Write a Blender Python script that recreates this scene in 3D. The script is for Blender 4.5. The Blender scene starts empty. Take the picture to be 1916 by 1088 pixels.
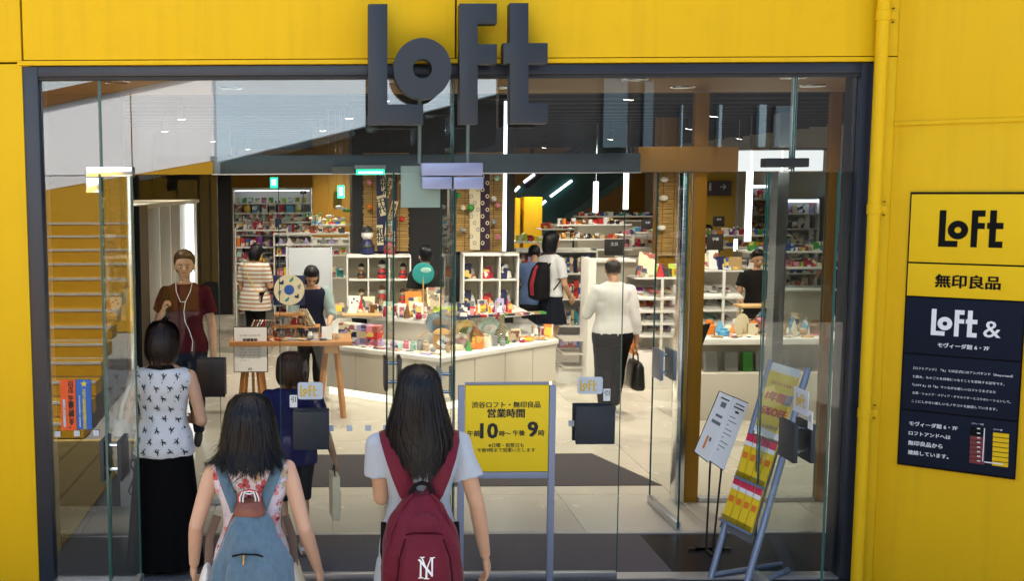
import bpy, bmesh, math, random
from mathutils import Vector, Matrix, Euler, noise
from mathutils.bvhtree import BVHTree
random.seed(7)
PI = math.pi
S = bpy.context.scene
COL = S.collection

# ------------------------------------------------------------------ camera, sky, sun, exposure
CAM_H, FPX, CX, HOR = 2.45, 1950.0, 620.0, 350.0          # eye height, focal length and principal point in photo pixels
PITCH = math.atan((544 - HOR) / FPX)
ROLL = math.radians(0.28)
cam_d = bpy.data.cameras.new('camera'); cam = bpy.data.objects.new('camera', cam_d); COL.objects.link(cam)
cam_d.sensor_fit = 'HORIZONTAL'; cam_d.sensor_width = 36.0
cam_d.lens = 36.0 * FPX / math.hypot(1, 0) / 1916.0 * 1.0
cam_d.shift_x = (958 - CX) / 1916.0
cam_d.clip_start = 0.1; cam_d.clip_end = 500
cam.location = (0, 0, CAM_H)
CAMROT = Euler((PI / 2 - PITCH, 0, 0)).to_matrix() @ Matrix.Rotation(-ROLL, 3, 'Z')
cam.rotation_euler = CAMROT.to_euler()
S.camera = cam

world = bpy.data.worlds.new('World'); S.world = world; world.use_nodes = True
SUN_EL, SUN_AZ = math.radians(58), math.radians(8)         # the sun stands behind the building: its front is in open shade
wn = world.node_tree; wn.nodes.clear()
sky = wn.nodes.new('ShaderNodeTexSky'); sky.sky_type = 'NISHITA'; sky.sun_disc = False
sky.sun_elevation = SUN_EL; sky.sun_rotation = SUN_AZ; sky.dust_density = 2.5; sky.ozone_density = 0.6; sky.air_density = 0.8
bg = wn.nodes.new('ShaderNodeBackground'); bg.inputs['Strength'].default_value = 0.15
wo = wn.nodes.new('ShaderNodeOutputWorld')
wn.links.new(sky.outputs[0], bg.inputs[0]); wn.links.new(bg.outputs[0], wo.inputs[0])
sun_d = bpy.data.lights.new('sun', 'SUN'); sun_d.energy = 5; sun_d.angle = math.radians(0.5); sun_d.color = (1, .95, .86)
sun = bpy.data.objects.new('sun', sun_d); COL.objects.link(sun)
sv = Vector((math.sin(SUN_AZ) * math.cos(SUN_EL), math.cos(SUN_AZ) * math.cos(SUN_EL), math.sin(SUN_EL)))
sun.rotation_euler = sv.to_track_quat('Z', 'Y').to_euler(); sun.location = (0, 20, 30)
S.view_settings.view_transform = 'Standard'; S.view_settings.look = 'None'
S.view_settings.gamma = 1; S.view_settings.exposure = 1.68; S.view_settings.use_curve_mapping = False
S.render.engine = 'CYCLES'
S.cycles.max_bounces = 8; S.cycles.diffuse_bounces = 2; S.cycles.glossy_bounces = 4
S.cycles.transmission_bounces = 4; S.cycles.transparent_max_bounces = 24
S.cycles.caustics_reflective = False; S.cycles.caustics_refractive = False
S.cycles.use_denoising = True; S.cycles.sample_clamp_indirect = 6
S.cycles.blur_glossy = 0.5
LAMP = 0.2

# ------------------------------------------------------------------ photo pixel -> world helpers (things get their own real distance)
def ray(px, py):
    d = CAMROT @ Vector(((px - CX) / FPX, (544 - py) / FPX, -1.0))
    return d
def at(px, py, Y):
    d = ray(px, py); t = Y / d.y
    return Vector((d.x * t, Y, CAM_H + d.z * t))
def gnd(px, py, z=0.0):
    d = ray(px, py); t = (z - CAM_H) / d.z
    return Vector((d.x * t, d.y * t, z))
def X(px, Y, py=500): return at(px, py, Y).x
def Z(py, Y, px=900): return at(px, py, Y).z

# ------------------------------------------------------------------ materials
MATS = {}
def mat(name, col, rough=0.6, metal=0.0, var=0.0, vscale=6.0, bump=0.0, bscale=60.0, emit=None, estr=0.0, spec=0.5, sheen=0.0, coat=0.0, stretch=None, alpha=None):
    if name in MATS: return MATS[name]
    m = bpy.data.materials.new(name); m.use_nodes = True; MATS[name] = m
    nt = m.node_tree; b = nt.nodes['Principled BSDF']
    b.inputs['Base Color'].default_value = (*col, 1); b.inputs['Roughness'].default_value = rough
    b.inputs['Metallic'].default_value = metal; b.inputs['Specular IOR Level'].default_value = spec
    if sheen: b.inputs['Sheen Weight'].default_value = sheen
    if coat: b.inputs['Coat Weight'].default_value = coat
    if emit:
        b.inputs['Emission Color'].default_value = (*emit, 1); b.inputs['Emission Strength'].default_value = estr
    if var or bump:
        tc = nt.nodes.new('ShaderNodeTexCoord'); mp = nt.nodes.new('ShaderNodeMapping')
        nt.links.new(tc.outputs['Object'], mp.inputs[0])
        if stretch: mp.inputs['Scale'].default_value = stretch
    if var:
        n = nt.nodes.new('ShaderNodeTexNoise'); n.inputs['Scale'].default_value = vscale; n.inputs['Detail'].default_value = 6
        nt.links.new(mp.outputs[0], n.inputs['Vector'])
        mx = nt.nodes.new('ShaderNodeMix'); mx.data_type = 'RGBA'
        mx.inputs[6].default_value = (*[c * (1 - var) for c in col], 1); mx.inputs[7].default_value = (*[min(1, c * (1 + var)) for c in col], 1)
        nt.links.new(n.outputs['Fac'], mx.inputs[0]); nt.links.new(mx.outputs[2], b.inputs['Base Color'])
        rr = nt.nodes.new('ShaderNodeMapRange'); rr.inputs[3].default_value = max(.02, rough - .12 * rough); rr.inputs[4].default_value = min(1, rough + .12)
        nt.links.new(n.outputs['Fac'], rr.inputs[0]); nt.links.new(rr.outputs[0], b.inputs['Roughness'])
    if bump:
        n2 = nt.nodes.new('ShaderNodeTexNoise'); n2.inputs['Scale'].default_value = bscale; n2.inputs['Detail'].default_value = 4
        nt.links.new(mp.outputs[0], n2.inputs['Vector'])
        bp = nt.nodes.new('ShaderNodeBump'); bp.inputs['Strength'].default_value = bump; bp.inputs['Distance'].default_value = .01
        nt.links.new(n2.outputs['Fac'], bp.inputs['Height']); nt.links.new(bp.outputs[0], b.inputs['Normal'])
    return m
def srgb(r, g, b): return tuple((c / 255 / 12.92) if c <= 10 else ((c / 255 + .055) / 1.055) ** 2.4 for c in (r, g, b))
def glassmat(name, tint=(.93, .97, .955), refl=2.0, base=.012):
    m = bpy.data.materials.new(name); m.use_nodes = True; nt = m.node_tree; nt.nodes.clear(); MATS[name] = m
    out = nt.nodes.new('ShaderNodeOutputMaterial'); mx = nt.nodes.new('ShaderNodeMixShader')
    tr = nt.nodes.new('ShaderNodeBsdfTransparent'); tr.inputs[0].default_value = (*tint, 1)
    gl = nt.nodes.new('ShaderNodeBsdfGlossy'); gl.inputs['Roughness'].default_value = 0.0
    fr = nt.nodes.new('ShaderNodeFresnel'); ge = nt.nodes.new('ShaderNodeNewGeometry')      # same reflectance from both sides of the sheet
    mr = nt.nodes.new('ShaderNodeMapRange'); mr.inputs[3].default_value = 1.5; mr.inputs[4].default_value = 1 / 1.5
    nt.links.new(ge.outputs['Backfacing'], mr.inputs[0]); nt.links.new(mr.outputs[0], fr.inputs[0])
    ma = nt.nodes.new('ShaderNodeMath'); ma.operation = 'MULTIPLY_ADD'; ma.use_clamp = True
    ma.inputs[1].default_value = refl; ma.inputs[2].default_value = base
    nt.links.new(fr.outputs[0], ma.inputs[0]); nt.links.new(ma.outputs[0], mx.inputs[0])
    nt.links.new(tr.outputs[0], mx.inputs[1]); nt.links.new(gl.outputs[0], mx.inputs[2]); nt.links.new(mx.outputs[0], out.inputs[0])
    return m
GLASS = glassmat('facade_glass', refl=3.2, base=.055)
GLASS_IN = glassmat('inner_glass', tint=(.93, .97, .95), refl=.45, base=.004)
GLASS_LEAF = glassmat('leaf_glass', refl=.5, base=.004)
GLASS_SIDE = glassmat('side_glass', refl=2.8, base=.04)
GLASS_DIM = glassmat('dim_glass', tint=(.72, .78, .80), refl=1.0, base=.02)
GLASS_EDGE = mat('glass_edge', (.02, .09, .075), .15)
def panel_paint(name, col):
    m = mat(name, col, .6, var=.07, vscale=1.4, bump=.06, bscale=9, spec=.22)
    nt = m.node_tree; b = nt.nodes['Principled BSDF']; src = b.inputs['Base Color'].links[0].from_socket          # rain streaks and grime on the paint
    tc = nt.nodes.new('ShaderNodeTexCoord'); mp = nt.nodes.new('ShaderNodeMapping'); mp.inputs['Scale'].default_value = (9, 9, .5)
    n = nt.nodes.new('ShaderNodeTexNoise'); n.inputs['Scale'].default_value = 1.6; n.inputs['Detail'].default_value = 8
    n2 = nt.nodes.new('ShaderNodeTexNoise'); n2.inputs['Scale'].default_value = 3.1; n2.inputs['Detail'].default_value = 9; n2.inputs['Roughness'].default_value = .7
    r = nt.nodes.new('ShaderNodeMapRange'); r.inputs[1].default_value = .5; r.inputs[2].default_value = .8; r.inputs[4].default_value = .13
    r2 = nt.nodes.new('ShaderNodeMapRange'); r2.inputs[1].default_value = .55; r2.inputs[2].default_value = .75; r2.inputs[4].default_value = .10
    ad = nt.nodes.new('ShaderNodeMath'); ad.operation = 'ADD'; mx = nt.nodes.new('ShaderNodeMix'); mx.data_type = 'RGBA'; mx.inputs[7].default_value = (.34, .20, .02, 1)
    L = nt.links.new; L(tc.outputs['Object'], mp.inputs[0]); L(mp.outputs[0], n.inputs['Vector']); L(tc.outputs['Object'], n2.inputs['Vector']); L(n.outputs['Fac'], r.inputs[0]); L(n2.outputs['Fac'], r2.inputs[0])
    L(r.outputs[0], ad.inputs[0]); L(r2.outputs[0], ad.inputs[1]); L(ad.outputs[0], mx.inputs[0]); L(src, mx.inputs[6]); L(mx.outputs[2], b.inputs['Base Color'])
    return m
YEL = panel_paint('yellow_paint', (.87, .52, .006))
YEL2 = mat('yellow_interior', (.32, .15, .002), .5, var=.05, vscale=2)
DARK = mat('slate_paint', srgb(36, 43, 53), .45, var=.06, vscale=5)
FRAME = mat('frame_paint', srgb(34, 41, 56), .35, var=.08, vscale=7)
BLACK = mat('black_paint', (.008, .008, .011), .5)
WHITE = mat('white_laminate', (.78, .77, .73), .35, var=.03, vscale=5)
WHITEP = mat('white_print', (.85, .85, .83), .5)
CREAM = mat('cream_laminate', (.60, .56, .48), .4, var=.03)
CHROME = mat('polished_steel', (.75, .76, .78), .12, metal=1, var=.1, vscale=3)
STEEL = mat('brushed_steel', (.55, .57, .6), .35, metal=.9, var=.1, vscale=12)
GREYM = mat('grey_metal', srgb(138, 146, 160), .4, metal=.2, var=.05)
BLUEG = mat('blue_grey_metal', srgb(150, 158, 185), .35, var=.05)
WOOD = mat('oak_wood', srgb(176, 122, 66), .45, var=.22, vscale=14, bump=.1, bscale=40, stretch=(1, 1, .12))
WOODL = mat('pale_wood', srgb(205, 165, 110), .45, var=.15, vscale=14, stretch=(.15, 1, 1))

# ------------------------------------------------------------------ mesh building
def W(o):
    if o is None: return Vector((0, 0, 0))
    if o.get('_local'): return None
    return Vector(o['_w'])
class MB:
    def __init__(s): s.v = []; s.f = []
    def add(s, vs, fs):
        n = len(s.v); s.v += [tuple(v) for v in vs]; s.f += [tuple(i + n for i in f) for f in fs]; return s
    def box(s, x0, x1, y0, y1, z0, z1):
        vs = [(x0, y0, z0), (x1, y0, z0), (x1, y1, z0), (x0, y1, z0), (x0, y0, z1), (x1, y0, z1), (x1, y1, z1), (x0, y1, z1)]
        return s.add(vs, [(0, 3, 2, 1), (4, 5, 6, 7), (0, 1, 5, 4), (1, 2, 6, 5), (2, 3, 7, 6), (3, 0, 4, 7)])
    def obox(s, c, size, M):
        vs = []
        for dz in (-.5, .5):
            for dx, dy in ((-.5, -.5), (.5, -.5), (.5, .5), (-.5, .5)):
                vs.append(Vector(c) + M @ Vector((dx * size[0], dy * size[1], dz * size[2])))
        return s.add(vs, [(0, 3, 2, 1), (4, 5, 6, 7), (0, 1, 5, 4), (1, 2, 6, 5), (2, 3, 7, 6), (3, 0, 4, 7)])
    def prism(s, poly, y0, y1):
        """polygon of (x, z), thick from y0 to y1"""
        n = len(poly)
        vs = [(x, y0, z) for x, z in poly] + [(x, y1, z) for x, z in poly]
        fs = [tuple(range(n)), tuple(range(2 * n - 1, n - 1, -1))]
        a = sum(poly[i][0] * poly[(i + 1) % n][1] - poly[(i + 1) % n][0] * poly[i][1] for i in range(n))
        fs += [((i + 1) % n, i, n + i, n + (i + 1) % n) for i in range(n)]
        if a < 0: fs = [f[::-1] for f in fs]
        return s.add(vs, fs)
    def prismz(s, poly, z0, z1):
        n = len(poly); vs = [(x, y, z0) for x, y in poly] + [(x, y, z1) for x, y in poly]
        fs = [tuple(range(n - 1, -1, -1)), tuple(range(n, 2 * n))] + [(i, (i + 1) % n, n + (i + 1) % n, n + i) for i in range(n)]
        return s.add(vs, fs)
    def rings(s, rs, cap=True, closed=True):
        n = len(rs[0]); b = len(s.v)
        vs = [p for r in rs for p in r]; fs = []
        for k in range(len(rs) - 1):
            for i in range(n if closed else n - 1):
                j = (i + 1) % n
                fs.append((k * n + i, k * n + j, (k + 1) * n + j, (k + 1) * n + i))
        if cap: fs += [tuple(range(n - 1, -1, -1)), tuple((len(rs) - 1) * n + i for i in range(n))]
        return s.add(vs, fs)
    def tube(s, pts, r, n=10, cap=True, flat=1.0):
        pts = [Vector(p) for p in pts]; rs = []
        if not hasattr(r, '__len__'): r = [r] * len(pts)
        up = None
        for i, p in enumerate(pts):
            d = (pts[min(i + 1, len(pts) - 1)] - pts[max(i - 1, 0)])
            if d.length < 1e-9: d = Vector((0, 0, 1))
            d.normalize()
            if up is None: up = Vector((0, 1, 0)) if abs(d.y) < .9 else Vector((1, 0, 0))
            a = d.cross(up)
            if a.length < 1e-4: a = d.orthogonal()
            a.normalize(); c = a.cross(d).normalized(); up = c
            rs.append([p + (a * math.cos(t) + c * math.sin(t) * flat) * r[i] for t in [2 * PI * k / n for k in range(n)]])
        return s.rings(rs, cap)
    def cyl(s, p0, p1, r0, r1=None, n=16): return s.tube([p0, p1], [r0, r0 if r1 is None else r1], n)
    def lathe(s, prof, c=(0, 0, 0), n=20, sx=1.0):
        c = Vector(c); return s.rings([[c + Vector((r * math.cos(2 * PI * k / n) * sx, r * math.sin(2 * PI * k / n), z)) for k in range(n)] for r, z in prof])
    def ell(s, c, r, n=14, m=9, M=None):
        c = Vector(c); r = (r, r, r) if not hasattr(r, '__len__') else r; rs = []
        for j in range(m + 1):
            ph = -PI / 2 + PI * (j + .0) / m; cr = max(math.cos(ph), .02)
            ring = []
            for k in range(n):
                q = Vector((r[0] * cr * math.cos(2 * PI * k / n), r[1] * cr * math.sin(2 * PI * k / n), r[2] * math.sin(ph)))
                ring.append(c + (M @ q if M else q))
            rs.append(ring)
        return s.rings(rs)
    def loft(s, secs, n=20, pw=2.0, cap=True):
        """horizontal sections (z, hw, hd[, cx, cy]); superellipse power pw"""
        rs = []
        for q in secs:
            z, hw, hd = q[:3]; cx = q[3] if len(q) > 3 else 0; cy = q[4] if len(q) > 4 else 0
            ring = []
            for k in range(n):
                t = 2 * PI * k / n; c, sn = math.cos(t), math.sin(t)
                e = 2 / pw
                ring.append((cx + hw * math.copysign(abs(c) ** e, c), cy + hd * math.copysign(abs(sn) ** e, sn), z))
            rs.append(ring)
        return s.rings(rs, cap)
    def xf(s, M): s.v = [tuple(M @ Vector(v)) for v in s.v]; return s
    def mesh(s, name, m=None, smooth=None, off=None):
        off = off or Vector((0, 0, 0))
        me = bpy.data.meshes.new(name); me.from_pydata([(v[0] - off.x, v[1] - off.y, v[2] - off.z) for v in s.v], [], s.f)
        if m: me.materials.append(m)
        if smooth is not None:
            me.polygons.foreach_set('use_smooth', [True] * len(me.polygons)); me.set_sharp_from_angle(angle=math.radians(smooth))
        me.update(); return me
    def done(s, name, m, parent=None, smooth=None, label=None, cat=None, group=None, kind=None, bevel=0):
        off = W(parent)
        if parent is None:
            xs = [v[0] for v in s.v]; ys = [v[1] for v in s.v]
            off = Vector(((min(xs) + max(xs)) / 2, (min(ys) + max(ys)) / 2, min(v[2] for v in s.v)))
        me = s.mesh(name, m, None if bevel else smooth, off)
        if bevel:
            bm = bmesh.new(); bm.from_mesh(me)
            es = [e for e in bm.edges if len(e.link_faces) == 2 and e.calc_face_angle(0) > .5]
            bmesh.ops.bevel(bm, geom=es, offset=bevel, segments=2, profile=.6, affect='EDGES', clamp_overlap=True)
            bm.to_mesh(me); bm.free()
            me.polygons.foreach_set('use_smooth', [True] * len(me.polygons)); me.set_sharp_from_angle(angle=math.radians(40))
        return link(name, me, parent, label, cat, group, kind, off if parent is None else None)
def link(name, me, parent=None, label=None, cat=None, group=None, kind=None, loc=None):
    o = bpy.data.objects.new(name, me); COL.objects.link(o)
    if parent is not None:
        o.parent = parent
        if parent.get('_local'): o['_local'] = 1
        else: o['_w'] = parent['_w']
    elif loc is not None: o.location = loc; o['_w'] = list(loc)
    tag(o, label, cat, group, kind); return o
def tag(o, label=None, cat=None, group=None, kind=None):
    while label and len(label.split()) > 16:
        w = label.split(); i = [k for k, q in enumerate(w) if q in ('the', 'a')]
        if i: w.pop(i[0])
        elif 'small' in w: w.remove('small')
        else: w = [q for q in w if q not in ('and',)][:16]
        label = ' '.join(w)
    for k, v in (('label', label), ('category', cat), ('group', group), ('kind', kind)):
        if v: o[k] = v
    return o
def thing(name, label, cat, loc, group=None, rot=None, local=False):
    o = bpy.data.objects.new(name, None); COL.objects.link(o); o.location = loc; o.empty_display_size = .1
    o['_w'] = list(loc)
    if rot is not None or local: o['_local'] = 1
    if rot is not None: o.rotation_euler = rot
    return tag(o, label, cat, group)
def copy_tree(o, parent=None):
    c = o.copy(); COL.objects.link(c)
    if parent is not None: c.parent = parent
    for ch in list(o.children): copy_tree(ch, c)
    return c
ORD = ['first', 'second', 'third', 'fourth', 'fifth', 'sixth', 'seventh', 'eighth', 'ninth', 'tenth', 'eleventh', 'twelfth', 'thirteenth', 'fourteenth', 'fifteenth', 'sixteenth', 'seventeenth', 'eighteenth', 'nineteenth', 'twentieth', 'twenty-first', 'twenty-second', 'twenty-third', 'twenty-fourth', 'twenty-fifth', 'twenty-sixth', 'twenty-seventh', 'twenty-eighth', 'twenty-ninth', 'thirtieth']

def text_geo(s, w=None, h=None, bold=0.0, spacing=1.0, line=1.0, res=2, align='CENTER', cw=1.0):
    """flat lettering centred on 0 in (x, y), fitted into w x h; heavier strokes by shifted layers"""
    cu = bpy.data.curves.new('lettering', 'FONT'); cu.body = s; cu.resolution_u = res
    cu.align_x = align; cu.space_character = spacing; cu.space_line = line
    o = bpy.data.objects.new('lettering', cu); COL.objects.link(o)
    dg = bpy.context.evaluated_depsgraph_get(); me = bpy.data.meshes.new_from_object(o.evaluated_get(dg))
    vs = [Vector(v.co) for v in me.vertices]; fs = [tuple(p.vertices) for p in me.polygons]
    bpy.data.objects.remove(o); bpy.data.curves.remove(cu); bpy.data.meshes.remove(me)
    x0, x1 = min(v.x for v in vs), max(v.x for v in vs); y0, y1 = min(v.y for v in vs), max(v.y for v in vs)
    kx = (w / (x1 - x0)) if w else None; ky = (h / (y1 - y0)) if h else None
    if kx is None: kx = ky * cw
    if ky is None: ky = kx
    V = []; F = []; b = bold
    for k, (dx, dy) in enumerate([(0, 0)] if not b else [(-b, -b * .5), (b, -b * .5), (-b, b * .5), (b, b * .5)] if b > .02 else [(-b, 0), (b, 0)]):
        n = len(V); V += [((v.x + dx - (x0 + x1) / 2) * kx, (v.y + dy - (y0 + y1) / 2) * ky, k * .0003) for v in vs]; F += [tuple(q + n for q in f) for f in fs]
    return V, F
def put2d(mb, geo, c, M):
    """lay 2-D geometry on a plane: M maps (x, y) to the plane, c its centre"""
    vs, fs = geo; n = M[0].cross(M[1]); mb.add([Vector(c) + M[0] * p[0] + M[1] * p[1] + n * (p[2] if len(p) > 2 else 0) for p in vs], fs); return mb
UX, UZ = Vector((1, 0, 0)), Vector((0, 0, 1))

# the four-letter emblem, in units of photo pixels on the big sign (x 686..1026, y 5..233)
def ringpoly(cx, cy, rx, ry, n=40): return [(cx + rx * math.cos(2 * PI * k / n), cy - ry * math.sin(2 * PI * k / n)) for k in range(n)]
LOGO = [[(689, 7), (725, 7), (725, 195), (792, 195), (792, 233), (689, 233)],
        [(860, 6), (930, 6), (930, 44), (894, 44), (894, 82), (930, 82), (930, 119), (894, 119), (894, 232), (860, 232)],
        [(954, 5), (989, 5), (989, 80), (1025, 80), (1025, 118), (989, 118), (989, 193), (1025, 193), (1025, 231), (954, 231), (954, 118), (942, 118), (942, 80), (954, 80)]]
def logo_geo(w):
    """flat emblem centred on 0"""
    k = w / 336.0; vs = []; fs = []
    for p in LOGO:
        n = len(vs); vs += [((x - 857) * k, (119 - y) * k) for x, y in p]; fs.append(tuple(range(n, n + len(p)))[::-1])
    o, i = ringpoly(790.5, 128, 54.5, 57.5), ringpoly(790.5, 128, 18, 18.5)
    n = len(vs); vs += [((x - 857) * k, (119 - y) * k) for x, y in o + i]; m = len(o)
    fs += [(n + a, n + (a + 1) % m, n + m + (a + 1) % m, n + m + a) for a in range(m)]
    return vs, fs
# ================================================================== STRUCTURE
FY = 6.30                                                   # facade plane
xL, xR = X(52, FY, 600), X(1622, FY, 400)
zT = Z(121, FY, 850)
seamL, seamM = X(43, FY, 60), X(852, FY, 60)
zTop = 5.8  # unseen roofline, its height set for where the building's shadow ends
cor_x = X(1652, FY, 400) + .02
# ground
mg = mat('street_paving', (.36, .345, .315), .8, var=.25, vscale=8, bump=.2, bscale=120)
MB().box(-80, 80, -80, FY - .02, -.12, -.02).done('street_ground', mg, kind='structure')
MB().box(-12, 12, FY - .02, 45, -.14, -.03).done('floor_slab', mat('concrete', (.3, .29, .27), .8), kind='structure')
# building: yellow panels, each a part; an unseen block above casts the shade
bld = thing('shop_building', 'large yellow shop building with panelled front around the glass entrance', 'building', (0, FY, 0))
G = .006
def panel(x0, x1, z0, z1, y0=FY - .03, y1=FY + .2):
    return MB().box(x0 + G, x1 - G, y0, y1, z0 + G, z1 - G).done('wall_panel', YEL, bld, bevel=.004)
panel(-9, seamL, zT + .02, 4.6); panel(-9, seamL, -.02, zT + .02)
panel(seamL, seamM, zT + .03, 4.6); panel(seamM, X(1652, FY, 60) + .1, zT + .03, 4.6)
MB().box(seamL + .03, xL, FY - .015, FY + .2, -.02, zT + .03).done('jamb_strip', YEL, bld, bevel=.003)
MB().box(xR + .001, cor_x + .12, FY - .03, FY + .2, -.02, zT + .03).done('jamb_strip', YEL, bld, bevel=.003)
MB().box(xL, xR + .03, FY - .042, FY + .2, zT + .004, zT + .03).done('head_trim', YEL, bld, bevel=.003)
MB().box(-9, 9, FY + .01, FY + .3, 4.6, zTop).done('upper_wall', YEL, bld)
MB().box(-12, 12, FY + .32, 32, 4.4, zTop - .05).done('upper_storeys', mat('concrete', (.3, .29, .27), .8), bld)  # unseen block added to cast the sun shadow and close the ceiling
MB().box(-12, -9, FY, 32, -.1, 4.4).done('side_wall', BLACK, bld)
# right wing, turned towards the street
cor = Vector((X(1652, FY, 400) + .02, FY - .03, 0)); wd = Vector((.575, -.41, 0)).normalized(); wn_ = Vector((wd.y, -wd.x, 0))   # wn_ points to the street
wing_rot = (0, 0, math.atan2(wd.y, wd.x))
wing = thing('wing_wall', 'yellow panelled wall turning towards the street right of the entrance', 'wall', cor, rot=wing_rot)
def wallpt(px, py):
    d = ray(px, py); o = Vector((0, 0, CAM_H)); t = (cor - o).dot(wn_) / d.dot(wn_); p = o + d * t
    return (p - cor).dot(wd), p.z
us, zs = wallpt(1785, 300)[0], wallpt(1720, 230)[1]
for (a, b, c, d_) in ((0, 3.2, zs, 3.9), (0, 3.2, -.02, zs), (0, 3.2, 3.9, zTop)):
    MB().box(a + G, b - G, 0, .2, c + G, d_ - G).done('wall_panel', YEL, wing, bevel=.004)
MB().box(G, 3.2, -.012, .0, zs - .012, zs + .012).done('joint_strip', YEL, wing, bevel=.003)
# drain pipe
cm0 = mat('rusty_bolt', (.12, .06, .02), .6)
px_, py_ = X(1633, FY - .1, 500), FY - .085
pipe = thing('drain_pipe', 'yellow round drain pipe running down beside the glass entrance', 'pipe', (px_, py_, 0))
MB().cyl((px_, py_, -.02), (px_, py_, 7.9), .036, n=20).done('pipe_run', YEL, pipe, smooth=40)
for yy in (28, 392, 775):
    z = Z(yy, FY - .1, 1640)
    MB().lathe([(.0365, z - .03), (.041, z - .028), (.041, z + .028), (.0365, z + .03)], (px_, py_, 0), 20).done('pipe_collar', YEL, pipe, smooth=30)
    MB().box(px_ + .02, px_ + .085, py_ + .01, py_ + .03, z - .02, z + .02).done('bracket', YEL, pipe, bevel=.002)
    for dz in (-.035, .045): MB().cyl((px_ + .07, py_ + .03, z + dz), (px_ + .07, py_ + .012, z + dz), .0045, n=8).done('bolt', cm0, pipe)

# entrance frame
fr = thing('glass_entrance', 'dark slate metal frame around the glass shop front', 'frame', ((xL + xR) / 2, FY, 0))
fi0, fi1, fiT = X(77, FY, 300), X(1598, FY, 400), Z(140, FY, 850)
MB().box(xL, fi0, FY - .02, FY + .18, 0, zT).done('jamb', FRAME, fr, bevel=.004)
MB().box(fi1, xR, FY - .02, FY + .18, 0, zT).done('jamb', FRAME, fr, bevel=.004)
MB().box(fi0, fi1, FY - .02, FY + .18, fiT, zT).done('head', FRAME, fr, bevel=.004)
MB().box(fi0, fi1, FY - .002, FY + .05, fiT - .02, fiT).done('glazing_bead', mat('dark_rubber', (.02, .02, .025), .6), fr)
zD = Z(326, FY, 850)                                         # top of the doors
hL, hR, cM = X(247, FY, 330), X(1437, FY, 320), X(847, FY, 320)
s1 = X(185, FY, 250); s2 = X(1490, FY, 250)
gt = .006
def pane(name, x0, x1, y, z0, z1, parent, m=None, edge=True):
    """real sheet: a thin slab of glass with greenish edges"""
    p = MB().add([(x0, y, z0), (x1, y, z0), (x1, y, z1), (x0, y, z1)], [(0, 1, 2, 3)]).done(name, m or GLASS, parent)
    if edge:
        for a, b, c, d_ in ((x0 - .004, x0, z0, z1), (x1, x1 + .004, z0, z1)): MB().box(a, b, y - .005, y + .005, c, d_).done('glass_edge', GLASS_EDGE, p)
    return p
for a, b in ((fi0, s1), (s1 + .012, cM - .008), (cM + .008, s2 - .008), (s2 + .008, fi1)):
    pane('transom_pane', a, b, FY + .03, zD + .006, fiT, fr)
pane('side_pane', fi0, hL - .008, FY + .03, 0, zD, fr, GLASS_SIDE); pane('side_pane', hR + .008, fi1, FY + .03, 0, zD, fr, GLASS_DIM)
MINT = mat('glass_fin', (.55, .68, .66), .12, spec=.8)
MB().box(cM - .012, cM + .012, FY + .035, FY + .34, zD, fiT).done('glass_fin', glassmat('fin_glass', (.75, .88, .85), 1.5, .08), fr)
MB().box(s2 - .014, s2 + .014, FY + .035, FY + .06, zD + .02, fiT).done('mullion', MINT, fr)
MB().box(s1 - .004, s1 + .008, FY + .02, FY + .05, 0, fiT).done('mullion', GLASS_EDGE, fr)
MB().box(fi0, fi1, FY - .01, FY + .1, -.02, 0.006).done('threshold', STEEL, fr)
# patch fittings that carry the doors
def patch(px0, px1, py0, py1, m, y=FY - .02, d=.09):
    return MB().box(X(px0, y, py0), X(px1, y, py0), y, y + d, Z(py1, y, px0), Z(py0, y, px0)).done('patch_fitting', m, fr, bevel=.006)
PF = mat('satin_patch', srgb(150, 156, 190), .3, metal=.25, var=.06, vscale=14)
patch(789, 904, 305, 329, PF); patch(790, 846, 331, 354, PF); patch(849, 905, 331, 354, PF)
patch(160, 247, 312, 331, CHROME); patch(160, 187, 332, 361, CHROME); patch(1434, 1515, 296, 313, BLACK)
MB().box(X(750, 6.42), X(823, 6.42), 6.42, 6.46, Z(388, 6.42), Z(310, 6.42)).done('sensor_plate', mat('grey_green_plate', srgb(160, 178, 172), .4), fr, bevel=.004)
for q in (785, 875): MB().cyl((X(q, 6.4, 270), 6.4, Z(306, 6.4)), (X(q, 6.4, 270), 6.4, Z(150, 6.4)), .011, n=10).done('hanger_rod', mat('mint_rod', srgb(150, 170, 172), .35), fr)
# ------------------------------------------------------------------ doors
STK = mat('sticker_white', srgb(205, 212, 222), .5)
STY = mat('sticker_yellow', (.75, .50, .05), .5); INK = mat('print_black', (.012, .012, .014), .6)
INKG = mat('print_grey', (.16, .17, .19), .6)
def plate_pair(parent, c, w, h, face, m):
    """square push plates on both sides of a leaf; face = 'y' (leaf lies along x) or 'x' (leaf stands open along y)"""
    for s in (-1, 1):
        if face == 'y': b = MB().box(c[0] - w / 2, c[0] + w / 2, min(c[1] + s * .035, c[1] + s * .06), max(c[1] + s * .035, c[1] + s * .06), c[2] - h / 2, c[2] + h / 2)
        else: b = MB().box(min(c[0] + s * .035, c[0] + s * .06), max(c[0] + s * .035, c[0] + s * .06), c[1] - w / 2, c[1] + w / 2, c[2] - h / 2, c[2] + h / 2)
        pl = b.done('push_plate', m, parent, bevel=.003)
        pin = MB()
        for dz in (-.3, .3):
            if face == 'y': pin.cyl((c[0], c[1], c[2] + dz * h), (c[0], c[1] + s * .036, c[2] + dz * h), .012, n=8)
            else: pin.cyl((c[0], c[1], c[2] + dz * h), (c[0] + s * .036, c[1], c[2] + dz * h), .012, n=8)
        pin.done('standoff', CHROME, pl, smooth=40)
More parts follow.
